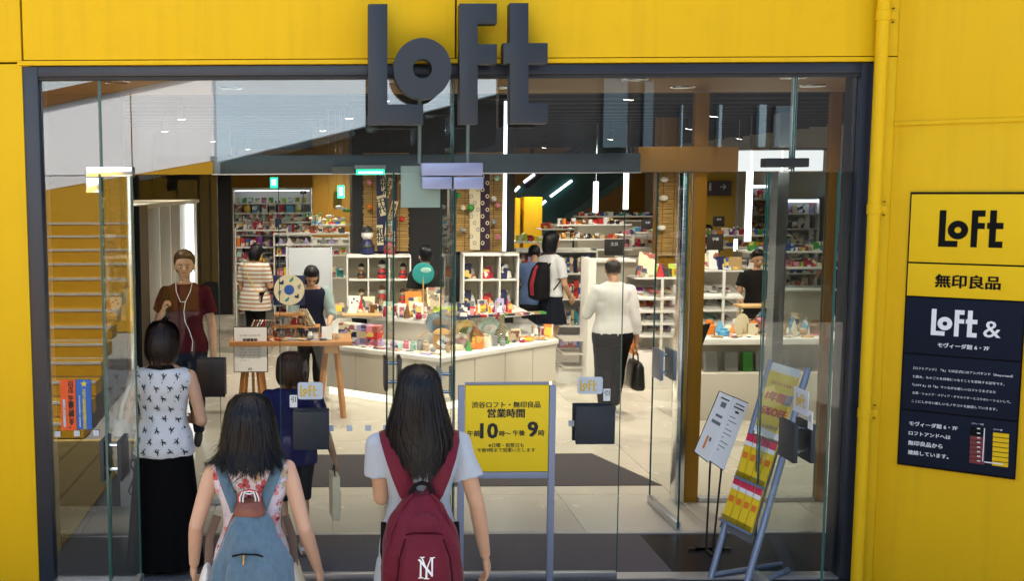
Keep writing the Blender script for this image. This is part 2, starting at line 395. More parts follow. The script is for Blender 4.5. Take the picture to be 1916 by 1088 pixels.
def leaf_x(label, px0, px1, plate_px, y, zt, sticker=None, m=DARK, g=GLASS_LEAF, py=803, rail=True):
    x0, x1 = X(px0, y, 800), X(px1, y, 800)
    t = thing('glass_door', label, 'door', ((x0 + x1) / 2, y, 0))
    pane('pane', x0, x1, y, .012, zt, t, g)
    if rail: MB().box(x0, x1, y - .02, y + .02, .002, .05).done('bottom_rail', STEEL, t, bevel=.003)
    a, b = plate_px; c = ((X(a, y, 800) + X(b, y, 800)) / 2, y, Z(py, y, (a + b) / 2))
    plate_pair(t, c, X(b, y, 800) - X(a, y, 800), (Z(py - 35, y, a) - Z(py + 35, y, a)), 'y', m)
    if sticker:
        (q0, q1, r0, r1), (u0, u1, v0, v1) = sticker; yy = y - .004
        s = rounded(X(q0, yy, r0), X(q1, yy, r0), Z(r1, yy, q0), Z(r0, yy, q0), .015, yy).done('door_sticker', STK, t)
        cc = ((X(q0, yy, r0) + X(q1, yy, r0)) / 2 - .012, yy - .003, (Z(r1, yy, q0) + Z(r0, yy, q0)) / 2)
        put2d(MB(), logo_geo((X(q1, yy, r0) - X(q0, yy, r0)) * .66), cc, (UX, UZ)).done('sticker_emblem', STY, s)
        q = rounded(X(u0, yy, v0), X(u1, yy, v0), Z(v1, yy, u0), Z(v0, yy, u0), .004, yy - .001).done('pull_sticker', WHITEP, t)
        cc = ((X(u0, yy, v0) + X(u1, yy, v0)) / 2, yy - .004, (Z(v1, yy, u0) + Z(v0, yy, u0)) / 2 + .012)
        put2d(MB(), text_geo('引', h=.035, bold=.02), cc, (UX, UZ)).done('sticker_sign', INK, q)
    return t
def rounded(x0, x1, z0, z1, r, y, n=4):
    p = []
    for cx, cz, a0 in ((x1 - r, z0 + r, -PI / 2), (x1 - r, z1 - r, 0), (x0 + r, z1 - r, PI / 2), (x0 + r, z0 + r, PI)):
        p += [(cx + r * math.cos(a0 + PI / 2 * k / n), cz + r * math.sin(a0 + PI / 2 * k / n)) for k in range(n + 1)]
    return MB().prism(p, y - .002, y)
leaf_x('closed glass door left of the centre post, emblem sticker above dark push plate', 526, 843, (549, 616), FY, zD, ((557, 604, 716, 748), (542, 556, 740, 763)))
leaf_x('closed glass door behind the yellow hours sign, sticker above right push plate', 851, 1159, (1074, 1146), FY, zD, ((1081, 1128, 706, 738), (1129, 1142, 728, 751)), py=793)
def leaf_y(label, x, y0, y1, zt, plate_y, plate_z, w=.2, h=.22, g=GLASS_LEAF, m=DARK, sticker=False):
    t = thing('glass_door', label, 'door', (x, (y0 + y1) / 2, 0))
    p = MB().add([(x, y0, .012), (x, y1, .012), (x, y1, zt), (x, y0, zt)], [(0, 1, 2, 3)]).done('pane', g, t)
    for a, b in ((y0 - .005, y0), (y1, y1 + .004)): MB().box(x - .006, x + .006, a, b, .012, zt).done('glass_edge', GLASS_EDGE, p)
    MB().box(x - .02, x + .02, y0, y1, .002, .06).done('bottom_rail', STEEL, t, bevel=.003)
    plate_pair(t, (x, plate_y, plate_z), w, h, 'x', m)
    if sticker:
        s = MB().box(x - .004, x, plate_y - .13, plate_y + .05, plate_z + .16, plate_z + .3).done('door_sticker', STK, t)
        put2d(MB(), logo_geo(.11), (x - .007, plate_y - .04, plate_z + .235), (Vector((0, -1, 0)), UZ)).done('sticker_emblem', STY, s)
        q = MB().box(x - .005, x - .001, plate_y - .19, plate_y - .14, plate_z + .1, plate_z + .2).done('pull_sticker', WHITEP, t)
        put2d(MB(), text_geo('引', h=.035, bold=.02), (x - .008, plate_y - .165, plate_z + .16), (Vector((0, -1, 0)), UZ)).done('sticker_sign', INK, q)
    return t
leaf_y('outer glass door standing open outwards at the left, beside the woman in the long skirt', hL, 5.42, 6.28, zD, 5.60, Z(852, 5.65, 200))
leaf_y('outer glass door standing open outwards at the right, in front of the leaflet rack', hR, 5.42, 6.28, zD, 5.78, Z(822, 5.8, 1550), sticker=True)
# inner lobby line
IY = 7.9
zI = Z(325, IY, 850)
inn = thing('lobby_screen', 'inner glass screen with yellow and blue-grey header behind the entrance lobby', 'screen', (.5, IY, 0))
MB().box(X(400, IY, 300), X(1190, IY, 300), IY - .12, IY + .06, zI, Z(290, IY, 700)).done('header_beam', mat('teal_steel', srgb(58, 74, 86), .35, metal=.3, var=.15, vscale=3), inn, bevel=.006)
MB().box(X(400, IY, 300), X(1190, IY, 300), IY - .15, IY - .121, zI - .004, zI + .006).done('header_edge', STEEL, inn, bevel=.003)
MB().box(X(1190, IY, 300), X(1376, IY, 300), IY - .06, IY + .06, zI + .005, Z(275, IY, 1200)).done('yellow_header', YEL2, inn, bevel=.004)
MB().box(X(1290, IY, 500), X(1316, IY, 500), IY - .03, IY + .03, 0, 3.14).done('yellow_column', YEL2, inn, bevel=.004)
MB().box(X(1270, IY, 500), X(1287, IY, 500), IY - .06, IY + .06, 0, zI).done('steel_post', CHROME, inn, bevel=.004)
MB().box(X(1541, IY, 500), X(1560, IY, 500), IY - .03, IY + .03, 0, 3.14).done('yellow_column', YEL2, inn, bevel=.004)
MB().box(X(238, IY, 500), X(250, IY, 500), IY - .06, IY + .06, 0, zI).done('steel_post', CHROME, inn, bevel=.004)
pane('upper_pane', X(190, IY), X(1290, IY), IY, Z(290, IY, 700), 3.14, inn, GLASS_IN, False)
pane('upper_pane', X(1318, IY), X(1540, IY), IY, Z(275, IY, 1400), 3.14, inn, GLASS_IN, False)
pane('side_pane', X(1318, IY), X(1540, IY), IY, .03, zI, inn, GLASS_IN)
MB().box(X(1318, IY), X(1540, IY), IY - .03, IY + .03, 0, .035).done('sill', STEEL, inn, bevel=.003)
PLB = mat('bronze_plate', (.035, .022, .022), .35)
leaf_x('inner glass door with brown push plates, beside the man in the burgundy shirt', 252, 413, (372, 424), IY - .02, zI, g=GLASS_IN, m=PLB, py=706)
leaf_y('inner glass door standing open left of the centre, brown push plates on its edge', .42, 7.02, 7.86, zI, 7.14, Z(695, 7.2, 720), g=GLASS_LEAF, m=PLB)
leaf_y('inner glass door standing open at the centre, nearer the yellow hours sign', .83, 7.02, 7.86, zI, 7.5, 1.02, g=GLASS_LEAF, m=GREYM)
leaf_y('inner glass door standing open beside the polished steel post at the right', 2.46, 7.22, 7.88, zI, 7.62, Z(682, 7.6, 1228), g=GLASS_LEAF, m=GREYM)
# ceilings, walls and floors
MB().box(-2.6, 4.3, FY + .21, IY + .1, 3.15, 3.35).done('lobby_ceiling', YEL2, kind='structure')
MB().box(-2.62, -2.5, FY + .2, IY, 0, 3.15).done('lobby_wall_left', BLACK, kind='structure')
MB().box(-2.5, X(237, IY), IY - .05, IY + .05, 0, 3.15).done('lobby_wall_back', mat('dark_wall', (.02, .018, .016), .4), kind='structure')
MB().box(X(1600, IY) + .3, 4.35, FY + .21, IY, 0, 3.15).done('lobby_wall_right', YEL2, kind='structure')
MB().box(-9, -3.4, IY, 31, 0, 4).done('wall_left', BLACK, kind='structure')
MB().box(9, 11, IY, 31, 0, 4).done('wall_right', mat('offwhite_wall', (.5, .48, .42), .6), kind='structure')
MB().box(-9, 11, 30, 30.3, 0, 4).done('wall_far', YEL2, kind='structure')
MB().box(4.35, 9, IY - .1, IY + .05, 0, 4).done('wall_front', BLACK, kind='structure')
ce = MB().box(-3.4, 9, IY + .1, 30, 3.9, 4.1).done('ceiling', mat('dark_ceiling', (.015, .016, .022), .6), kind='structure')
CB = mat('ceiling_baffle', (.02, .021, .028), .5)
y = 8.6; bm_ = None
while y < 29:
    if bm_ is None: bm_ = MB().box(-3.4, 9, y, y + .05, 3.5, 3.72).done('ceiling_slat', CB, ce); y0_ = y
    else:
        c = bm_.copy(); COL.objects.link(c); c.location.y += y - y0_
    y += .7
# floors
mst = mat('black_stone', (.022, .022, .025), .16, var=.3, vscale=5)
MB().box(-2.5, 4.3, FY - .02, 7.2, -.03, -.004).done('lobby_stone_floor', mst, kind='structure')
mm = mat('entrance_carpet', (.11, .095, .10), .95, var=.35, vscale=90, bump=.5, bscale=300)
MB().box(-1.0, X(1190, 7.2, 1010), 6.4, 7.14, -.02, .004).done('entrance_mat', mm, label='grey-brown entrance mat on black stone just inside the outer doors', cat='mat')
MB().box(-1.0, X(1190, 7.2, 1010), 5.2, 6.26, -.02, .004).done('outer_mat', mm, label='grey-brown entrance mat outside the doors under the two girls', cat='mat')
fl = MB().box(-3.4, 9, 7.2, 30, -.03, -.006).done('shop_floor', mat('floor_joint', (.30, .27, .22), .7), kind='structure')
def floormat(name, col):
    m = mat(name, col, .22, var=.05, vscale=1.2, bump=.015, bscale=6); return m
ft = [floormat('floor_tile_a', (.58, .54, .45)), floormat('floor_tile_b', (.55, .51, .425)), floormat('floor_tile_c', (.60, .56, .47))]
tm = [None] * 3; ts = .9
mx0, mx1, my0, my1 = -.35, 2.68, 8.33, 9.36
for i in range(-3, 8):
    for j in range(15):
        k = (i * 7 + j * 3) % 3; x0, y0 = i * ts, 7.2 + j * ts
        if tm[k] is None: tm[k] = MB().box(.002, ts - .002, .002, ts - .002, -.02, 0).mesh('floor_tile', ft[k])
        o = link('floor_tile', tm[k], fl, loc=None); o.location = Vector((x0, y0, 0)) - fl.location
rest = MB().box(-3.4, 9, 7.2 + 15 * ts, 30, -.02, 0).box(8 * ts, 9, 7.2, 7.2 + 15 * ts, -.02, 0).box(-3.4, -3 * ts, 7.2, 7.2 + 15 * ts, -.02, 0).done('floor_beyond', ft[0], fl)
MB().prismz([(mx0, my0), (mx1 + .02, my0), (mx1 - .3, my1), (mx0, my1)], .0, .005).done('floor_mat', mat('shop_carpet', (.06, .05, .055), .9, var=.3, vscale=60, bump=.4, bscale=250), label='dark carpet band laid across the pale shop floor', cat='mat')
MB().box(-2.5, 4.3, 7.15, 7.2, -.02, .003).done('threshold_strip', STEEL, kind='structure')

# lamps: downlights in the lobby ceiling, track spots in the shop
EM = mat('lamp_glow', (1, 1, 1), emit=(1, .93, .8), estr=6)
EMW = mat('tube_glow', (1, 1, 1), emit=(.86, .9, 1), estr=1.2)
EMG = mat('green_glow', (.02, .5, .3), emit=(.03, .8, .45), estr=.5)
dl = [(545, 144), (540, 158), (1010, 170), (1078, 157), (1197, 155), (1300, 133), (1345, 152), (530, 180)]
names = ['leftmost', 'second', 'third', 'fourth', 'fifth', 'sixth', 'seventh', 'eighth']
for i, (px, yy) in enumerate([(-1.4, 6.95), (-.7, 7.4), (0.4, 6.9), (1.25, 7.45), (2.0, 6.95), (2.5, 7.5), (3.0, 6.85), (3.4, 7.45)]):
    t = thing('downlight', f'round recessed downlight in the lobby ceiling, {names[i]} from the left', 'lamp', (px, yy, 3.15), group='downlights in the lobby ceiling')
    MB().lathe([(.075, 3.142), (.085, 3.138), (.092, 3.146), (.092, 3.16)], (px, yy, 0), 20).done('trim_ring', CHROME, t, smooth=40)
    MB().lathe([(.001, 3.146), (.074, 3.146), (.074, 3.15), (.001, 3.15)], (px, yy, 0), 20).done('lens', EM, t)
    L = bpy.data.lights.new('downlight_lamp', 'SPOT'); L.energy = 15 * LAMP; L.spot_size = math.radians(130); L.spot_blend = .6; L.shadow_soft_size = .07; L.color = (1, .86, .66)
    lo = bpy.data.objects.new('downlight_lamp', L); COL.objects.link(lo); lo.location = (0, 0, -.03); lo.parent = t
n = 0
rows_ = ['front', 'second', 'third', 'fourth', 'fifth', 'back']
for r, yy in enumerate((9.6, 12.0, 14.6, 17.8, 21.5, 26)):
    for c_, xx in enumerate((-2.0, .2, 2.4, 4.7, 7.2)):
        xx += .35 * math.sin(r * 2.1 + c_); lit_to = (xx * .95, yy + .6, 0)
        t = thing('track_spotlight', f'black track spotlight in the {rows_[r]} row, {ORD[c_]} from the left, under the dark ceiling', 'lamp', (xx, yy, 3.5), group='track spotlights under the shop ceiling')
        a = Vector((xx, yy, 3.32)); d = (Vector(lit_to) - a).normalized()
        MB().cyl((xx, yy, 3.5), a, .012, n=6).done('stem', BLACK, t)
        MB().cyl(a - d * .06, a + d * .09, .045, .055, n=12).done('lamp_head', BLACK, t, smooth=40)
        MB().cyl(a + d * .091, a + d * .094, .045, n=12).done('lens', EM, t)
        L = bpy.data.lights.new('spot_lamp', 'SPOT'); L.energy = (150, 330, 370, 340, 110)[c_] * LAMP; L.spot_size = math.radians(135); L.spot_blend = .8; L.shadow_soft_size = .12
        L.color = (1, .85, .66) if (r + c_) % 2 else (1, .91, .77)
        lo = bpy.data.objects.new('spot_lamp', L); COL.objects.link(lo); lo.location = a + d * .13 - Vector((xx, yy, 3.5)); lo.parent = t
        lo.rotation_euler = (-d).to_track_quat('Z', 'Y').to_euler()

# ------------------------------------------------------------------ big letters over the door
LY0, LY1 = 6.08, 6.18
let = thing('letter_sign', 'large dark slate four-letter sign mounted over the top of the glass entrance', 'sign', (X(857, LY0, 120), LY0, Z(233, LY0, 857)))
def lp(x, y): p = at(x, y, LY0); return (p.x, p.z)
for p in LOGO:
    MB().prism([lp(x, y) for x, y in p], LY0, LY1).done('letter', DARK, let, bevel=.002)
o_, i_ = [lp(*q) for q in ringpoly(790.5, 128, 54.5, 57.5, 56)], [lp(*q) for q in ringpoly(790.5, 128, 18, 18.5, 56)]
rg = MB().rings([[(x, LY0, z) for x, z in o_], [(x, LY1, z) for x, z in o_], [(x, LY1, z) for x, z in i_], [(x, LY0, z) for x, z in i_], [(x, LY0, z) for x, z in o_]], cap=False)
rg.done('letter', DARK, let, smooth=40)
for q, r in ((707, 60), (707, 215), (790, 80), (877, 60), (877, 215), (972, 60), (972, 215)):
    p = at(q, r, LY1); MB().cyl((p.x, LY1 - .01, p.z), (p.x, FY - .03 if r < 100 else FY + .02, p.z), .01, n=8).done('standoff', STEEL, let)

# ------------------------------------------------------------------ wall sign on the wing
def sgn(px, py): u, z = wallpt(px, py); return u, z
u0, u1 = sgn(1704, 430)[0], sgn(1921, 500)[0]
zb = [sgn(1706, q)[1] for q in (362, 491)] + [sgn(1700, 554)[1], sgn(1694, 660)[1], sgn(1688, 765)[1], sgn(1682, 866)[1]]
sg = thing('directory_sign', 'tall wall sign of yellow and dark panels with shop names and floor guide', 'sign', cor, rot=wing_rot)
SY = mat('sign_yellow', (.86, .54, .008), .7, var=.03, spec=.2); SD = mat('sign_dark', srgb(28, 33, 48), .85, spec=.12)
SB = mat('sign_border', (.008, .008, .008), .85, spec=.1); SW = mat('sign_white', (.8, .82, .85), .4)
MB().box(u0 - .008, u1 + .008, -.022, -.001, zb[5] - .008, zb[0] + .008).done('backing', SB, sg)
for k in range(5):
    MB().box(u0, u1, -.03, -.022, zb[k + 1] + .005, zb[k] - .005).done('panel', SY if k < 2 else SD, sg, bevel=.0015)
def wtext(s, pxc, pyc, wpx, m, bold=.02, name='lettering', **kw):
    u, z = sgn(pxc, pyc); ua, ub = sgn(pxc - wpx / 2, pyc)[0], sgn(pxc + wpx / 2, pyc)[0]
    put2d(MB(), text_geo(s, w=ub - ua, bold=bold, **kw), (u, -.0325, z), (UX, UZ)).done(name, m, sg)
def wlogo(pxc, pyc, wpx, m):
    u, z = sgn(pxc, pyc); ua, ub = sgn(pxc - wpx / 2, pyc)[0], sgn(pxc + wpx / 2, pyc)[0]
    put2d(MB(), logo_geo(ub - ua), (u, -.0325, z), (UX, UZ)).done('emblem', m, sg)
wlogo(1817, 428, 120, SB); wtext('無印良品', 1811, 527, 121, SB, .035)
wlogo(1786, 604, 86, SW); wtext('&', 1857, 616, 32, SW, .01); wtext('モヴィーダ館 6・7F', 1803, 648, 96, SW, .03)
for k, s in enumerate(['［ロフトアンド］「&」とは正式にはアンパサンド（Ampersand）', 'と読み、ものごとを対等につなぐことを意味する記号です。', '「LOFT &」は「&」でつながる新しいロフトさまざまな', '企業・ショップ・メディア・クリエイターとコラボレーションして、', 'ここにしかない新しいモノやコトを創造していきます。']):
    w = (186, 171, 156, 184, 160)[k]; wtext(s, 1708 + w / 2 - k * .7, 689 + 15.6 * k + w * .035, w, SW, .02, res=1)
for k, (s, w) in enumerate([('モヴィーダ館 6・7F', 90), ('ロフトアンドへは', 78), ('無印良品から', 64), ('連絡しています。', 76)]):
    wtext(s, 1702 + w / 2 - k * .8, 792 + 18 * k + w * .04, w, SW, .03)
def wbar(a, b, c, d_, m, name='guide_bar', pro=.0):
    ua, za = sgn(a, c); ub, _ = sgn(b, c); z2 = sgn(a, d_)[1]
    MB().box(ua, ub, -.0335 - pro, -.03, z2, za).done(name, m, sg)
red = mat('sign_maroon', (.16, .008, .015), .4)
for k in range(8):
    wbar(1817 - k * .3, 1845 - k * .3, 797 + k * 8.6, 804.5 + k * 8.6, SB if k < 2 else red)
for k in range(7): wbar(1859 - k * .3, 1889 - k * .3, 808 + k * 9, 815.5 + k * 9, SY)
for k in range(8): wbar(1829, 1835, 799.5 + k * 8.6, 801.5 + k * 8.6, SW, 'guide_number', .001)
wbar(1842, 1844, 800, 862, SW, 'guide_line', .001); wbar(1842, 1878, 862, 864, SW, 'guide_line', .001)
wtext('モヴィーダ館', 1830, 792, 22, SW, .02); wtext('ロフト館', 1868, 803, 16, SW, .02)

# ------------------------------------------------------------------ across the street: what the glass mirrors
WW = mat('white_render', (.80, .82, .84), .7, var=.05, vscale=1.5)
BR = mat('brown_coping', (.16, .07, .012), .5, var=.1)
def vx(px, d): return (px - CX) / FPX * d
def vz(py, d): return CAM_H + (HOR - py) / FPX * d
OY = -5.0; VD = 2 * FY - OY
ow = thing('opposite_wall', 'white stair wall with brown sloping coping across the street, mirrored in the glass', 'wall', (-4, OY, 0))
lo = [(-200, 398), (400, 300)]; 
MB().prism([(vx(-200, VD), vz(402, VD)), (vx(400, VD), vz(300, VD)), (vx(400, VD), vz(137, VD)), (vx(60, VD), vz(206, VD)), (vx(-200, VD), vz(259, VD))], OY - .3, OY).done('white_wall', WW, ow)
MB().prism([(vx(-200, VD), vz(259, VD)), (vx(60, VD), vz(206, VD)), (vx(400, VD), vz(137, VD)), (vx(400, VD), vz(110, VD)), (vx(60, VD), vz(178, VD)), (vx(-200, VD), vz(231, VD))], OY - .32, OY + .06).done('sloping_coping', BR, ow)
MB().prism([(vx(-200, VD), 0), (vx(400, VD), 0), (vx(400, VD), vz(301, VD)), (vx(-200, VD), vz(403, VD))], OY - .28, OY + .03).done('yellow_base', mat('yellow_base_paint', (.55, .30, .01), .5), ow)
MB().prism([(vx(-400, VD), vz(230, VD)), (vx(60, VD), vz(178, VD)), (vx(400, VD), vz(110, VD)), (vx(400, VD), 9), (vx(-400, VD), 9)], OY - 1.3, OY - 1.0).done('upper_wall', mat('pale_wall', (.62, .72, .76), .7), ow)
ob = thing('opposite_building', 'grey building with dark lower storey across the street behind the viewer', 'building', (6, OY - .5, 0))
MB().prism([(vx(403, VD), vz(302, VD)), (vx(950, VD), vz(172, VD)), (vx(950, VD), 7), (vx(403, VD), 7)], OY - .9, OY - .4).done('upper_wall', mat('painted_shade_blue', (.55, .70, .82), .7), ob)  # white wall in shade, its bluish dimness painted into the colour
MB().box(vx(403, VD), 14, OY - 1.6, OY - .95, 0, 9).done('dark_wall', mat('dark_cladding', (.012, .014, .018), .5), ob)
MB().box(-40, vx(-400, VD), OY - 1.6, OY - 1, 0, 9).done('dark_wall', mat('dark_cladding', (.012, .014, .018), .5), ob)
for a, b, t_, c in ((1374, 1380, 195, 'b'), (1452, 1466, 195, 'b'), (1484, 1524, 198, 'c'), (1301, 1304, 195, 'b'), (1228, 1246, 150, 'c'), (1150, 1196, 140, 'c')):
    MB().box(vx(a, VD), vx(b, VD), OY - .94, OY - .8, vz(276, VD), vz(t_, VD)).done('window_strip', mat('blue_grey_panel', (.20, .30, .36), .6) if c == 'b' else mat('dim_blue_panel', (.06, .10, .13), .6), ob)  # strips added only for the bluish verticals mirrored in the upper panes
MB().box(vx(397, VD), vx(404, VD), OY - .4, OY + .08, vz(292, VD), vz(178, VD)).done('white_post', WW, ob)  # post added for the bright edge mirrored in the upper pane
MB().box(vx(249, VD), vx(251, VD), OY - .001, OY + .004, vz(325, VD), vz(172, VD)).done('wall_joint', BR, ow)
# outside stair beside the viewer, mirrored in the left side pane
st = thing('outdoor_stair', 'yellow outdoor stair with white nosings left of the entrance, mirrored in the side pane', 'stair', (-3, 1, 0))
rise, run = .155, .28
YS = mat('stair_yellow', (.50, .28, .006), .5, var=.1)
for k in range(13):
    y1 = 2 * FY - 10.0 - k * run; z1 = rise * (k + 1)
    MB().box(-5.2, -2.44, y1 - run, y1, max(0, z1 - rise), z1 - .012).done('step', YS, st)
    MB().box(-5.2, -2.44, y1 - .035, y1 + .006, z1 - .03, z1 - .006).done('nosing', mat('nosing_grey', (.50, .48, .44), .6), st)
tp = MB()
for i in range(5):
    for j in range(12):
        x0, y0 = -3.35 + i * .3, 2.7 + j * .3 - .05
        if y0 > FY - .4: continue
        tp.box(x0, x0 + .29, y0, y0 + .29, -.019, .0)
tpv = tp.done('tactile_paving', mat('tactile_yellow', (.72, .52, .16), .8, var=.2, vscale=30), label='worn yellow tactile paving on the ground left of the entrance', cat='paving', kind='structure')
# ================================================================== SHOP FIXTURES AND GOODS
PAL = {'red': (.55, .03, .03), 'crimson': (.36, .01, .05), 'pink': (.75, .25, .32), 'orange': (.80, .22, .02), 'yellow': (.80, .55, .04), 'lime': (.42, .55, .04),
       'green': (.06, .30, .06), 'teal': (.02, .28, .28), 'sky blue': (.10, .38, .65), 'blue': (.03, .10, .42), 'navy': (.012, .018, .08), 'purple': (.16, .03, .26),
       'white': (.80, .79, .75), 'cream': (.74, .66, .46), 'beige': (.52, .42, .28), 'brown': (.18, .08, .03), 'grey': (.28, .29, .3), 'black': (.015, .015, .018), 'kraft': (.42, .27, .12), 'mint': (.35, .6, .5), 'lilac': (.42, .35, .6)}
def cm(c): return mat('goods_' + c.replace(' ', '_'), PAL[c], .45, var=.12, vscale=25)
def cmp_(c):
    """printed packaging: the base colour with blocks of other inks"""
    k = 'printed_' + c.replace(' ', '_')
    if k in MATS: return MATS[k]
    m = mat(k, PAL[c], .4); nt = m.node_tree; tc = nt.nodes.new('ShaderNodeTexCoord'); mp = nt.nodes.new('ShaderNodeMapping'); mp.inputs['Scale'].default_value = (13, 13, 17); mp.inputs['Location'].default_value = (len(c) * 1.7, ord(c[0]) * .31, ord(c[-1]) * .77)
    v = nt.nodes.new('ShaderNodeTexVoronoi'); v.distance = 'CHEBYCHEV'; v.inputs['Scale'].default_value = 1.0; oi = nt.nodes.new('ShaderNodeObjectInfo'); ad = nt.nodes.new('ShaderNodeVectorMath'); ad.operation = 'MULTIPLY_ADD'
    ad.inputs[1].default_value = (1, 1, 1); sc = nt.nodes.new('ShaderNodeVectorMath'); sc.operation = 'SCALE'; sc.inputs[0].default_value = (13, 7, 29)
    r = nt.nodes.new('ShaderNodeValToRGB'); r.color_ramp.interpolation = 'CONSTANT'; b = PAL[c]; lt = sum(b) > 1.2
    e = r.color_ramp.elements; e[0].color = (*b, 1); e[0].position = 0; e[1].position = .66; e[1].color = (*[q * .45 for q in b], 1)
    x = e.new(.76); x.color = (.75, .73, .68, 1) if not lt else (.35, .10, .08, 1); y_ = e.new(.9); y_.color = (.05, .06, .12, 1) if lt else (.7, .5, .12, 1)
    L = nt.links.new; L(tc.outputs['Object'], ad.inputs[0]); L(oi.outputs['Random'], sc.inputs['Scale']); L(sc.outputs[0], ad.inputs[2]); L(ad.outputs[0], mp.inputs[0]); L(mp.outputs[0], v.inputs['Vector'])
    sp = nt.nodes.new('ShaderNodeSeparateColor'); L(v.outputs['Color'], sp.inputs[0]); L(sp.outputs[0], r.inputs[0]); L(r.outputs[0], nt.nodes['Principled BSDF'].inputs['Base Color']); return m
CACHE = {}
def cbox(sx, sy, sz, m, bev=.0015):
    k = (round(sx, 3), round(sy, 3), round(sz, 3), m.name)
    if k not in CACHE: CACHE[k] = MB().box(-sx / 2, sx / 2, -sy / 2, sy / 2, 0, sz).mesh('goods', m)
    return CACHE[k]
def put(name, me, loc, label, cat, group=None, rot=(0, 0, 0)):
    o = bpy.data.objects.new(name, me); COL.objects.link(o); o.location = loc; o.rotation_euler = rot; o['_local'] = 1
    return tag(o, label, cat, group)
rnd = random.Random(11)
BRIGHT = ['red', 'yellow', 'green', 'sky blue', 'orange', 'purple', 'pink', 'lime', 'teal', 'blue', 'crimson', 'white', 'cream']
SOFT = ['white', 'cream', 'beige', 'grey', 'mint', 'lilac', 'kraft', 'navy', 'red', 'white', 'crimson', 'cream']
def row(name, cat, where, x0, x1, y, z, h=(.1, .2), w=(.03, .06), d=.1, gap=.004, cols=SOFT, group=None, tilt=0.0, dirv=(1, 0), mx=30, hq=.01, print_=False):
    """goods standing side by side; every one is its own object"""
    x = x0; i = 0; dv = Vector((dirv[0], dirv[1], 0)).normalized(); rz = math.atan2(dv.y, dv.x); base = Vector((x0, y, z)); L = x1 - x0
    s = 0.0
    while i < mx:
        ww = round(rnd.uniform(*w) / .005) * .005; hh = round(rnd.uniform(*h) / hq) * hq if hq else h[0]
        if s + ww > L: break
        c = rnd.choice(cols); p = base + dv * (s + ww / 2)
        o = put(name, cbox(ww, d, max(hh, .01), cmp_(c)), p, f'{c} {name.replace("_", " ")}, {ORD[i]} from the left {where}', cat, group, (tilt, 0, rz + rnd.uniform(-.1, .1)))
        if print_:
            k = ('pr', round(ww, 3), round(hh, 3), round(d, 3)); c2 = rnd.choice(['white', 'red', 'navy', 'yellow'])
            if k not in CACHE:
                CACHE[k] = MB().box(-ww * .3, ww * .3, -d / 2 - .002, -d / 2, hh * .25, hh * .6).mesh('printed_patch', cm(c2))
            q = bpy.data.objects.new('printed_patch', CACHE[k]); COL.objects.link(q); q.parent = o
        s += ww + gap; i += 1
def shelf(name, label, x0, x1, yf, d, zs, top, m=None, back=True, sides=True, cat='shelf', th=.025, bk=None):
    m = m or WHITE; t = thing(name, label, cat, ((x0 + x1) / 2, yf + d / 2, 0))
    for z in zs: MB().box(x0 + .02, x1 - .02, yf, yf + d, z - th, z).done('shelf_board', m, t, bevel=.002)
    if sides:
        for a in (x0, x1 - .02): MB().box(a, a + .02, yf - .004, yf + d, 0, top).done('side_panel', m, t, bevel=.002)
    if back: MB().box(x0 + .02, x1 - .02, yf + d - .02, yf + d, .0, top - .004).done('back_panel', bk or m, t)
    return t
# --- far left: dark opening, lit bookshelf
BY = 17.5
sx0, sx1 = X(437, BY), X(584, BY)
zz = [Z(q, BY, 500) for q in (380, 398, 415, 440, 472, 508, 545, 585)]
bs = shelf('bookshelf', 'tall white lit bookshelf at the back left of the shop, full of spines and boxes', sx0, sx1, BY, .34, zz, Z(356, BY, 500))
MB().box(sx0, sx1, BY, BY + .34, Z(356, BY, 500), Z(352, BY, 500)).done('top_board', WHITE, bs)
MB().box(sx0 + .04, sx1 - .04, BY + .05, BY + .09, Z(358, BY, 500), Z(356.5, BY, 500)).done('light_strip', EMW, bs)
for r, (z, hh, nm, w_) in enumerate(zip(zz, (.1, .15, .14, .2, .24, .26, .26, .3), ('notebook', 'folder', 'notebook', 'book', 'book', 'box_file', 'book', 'box_file'), ((.07, .09), (.1, .14), (.04, .08), (.03, .05), (.03, .06), (.05, .08), (.04, .07), (.06, .09)))):
    row(nm, 'stationery', f'on the {ORD[r]} shelf down of the back bookshelf', sx0 + .04, sx1 - .04, BY + .12, z, (hh * .8, hh), w_, .1, .03 if r < 2 else .004, BRIGHT if r < 2 else SOFT + ['crimson', 'red', 'navy', 'grey'], 'stationery on the back left bookshelf')
MB().box(-3.39, X(434, 20), 20, 20.2, 0, 3.6).done('dark_partition', BLACK, kind='structure')
yp = thing('yellow_pillar', 'broad yellow pillar behind the bookshelf and the hanging fish', 'pillar', (X(620, 19), 19, 0))
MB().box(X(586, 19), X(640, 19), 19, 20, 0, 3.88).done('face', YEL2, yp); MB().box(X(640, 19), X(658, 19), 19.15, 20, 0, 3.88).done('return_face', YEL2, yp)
# --- display racks in front of it
RY = 16.6
rx0, rx1 = X(512, RY), X(655, RY)
zr = [Z(q, RY, 560) for q in (437, 457, 477, 520)]
shelf('card_rack', 'low white card rack with open wire shelves behind the white panel', rx0, rx1, RY, .4, zr, zr[0], back=False)
row('framed_photo', 'frame', 'on top of the low white card rack', X(570, RY), rx1 - .05, RY + .1, zr[0], (.09, .12), (.07, .1), .02, .02, ['black', 'white', 'brown', 'red', 'cream'], 'photo frames on the card rack', -.15, hq=.01, print_=True)
for k in range(8):
    xx = rx0 + .12 + k * .135
    MB().prism([(xx - .06, zr[1]), (xx + .06, zr[1]), (xx, zr[1] + .11)], RY + .02, RY + .2).done('tent_card', cm(['lilac', 'white', 'grey'][k % 3]), label=f'folded {["lilac", "white", "grey"][k % 3]} tent card, {ORD[k]} from the left on the card rack', cat='card', group='tent cards on the rack')
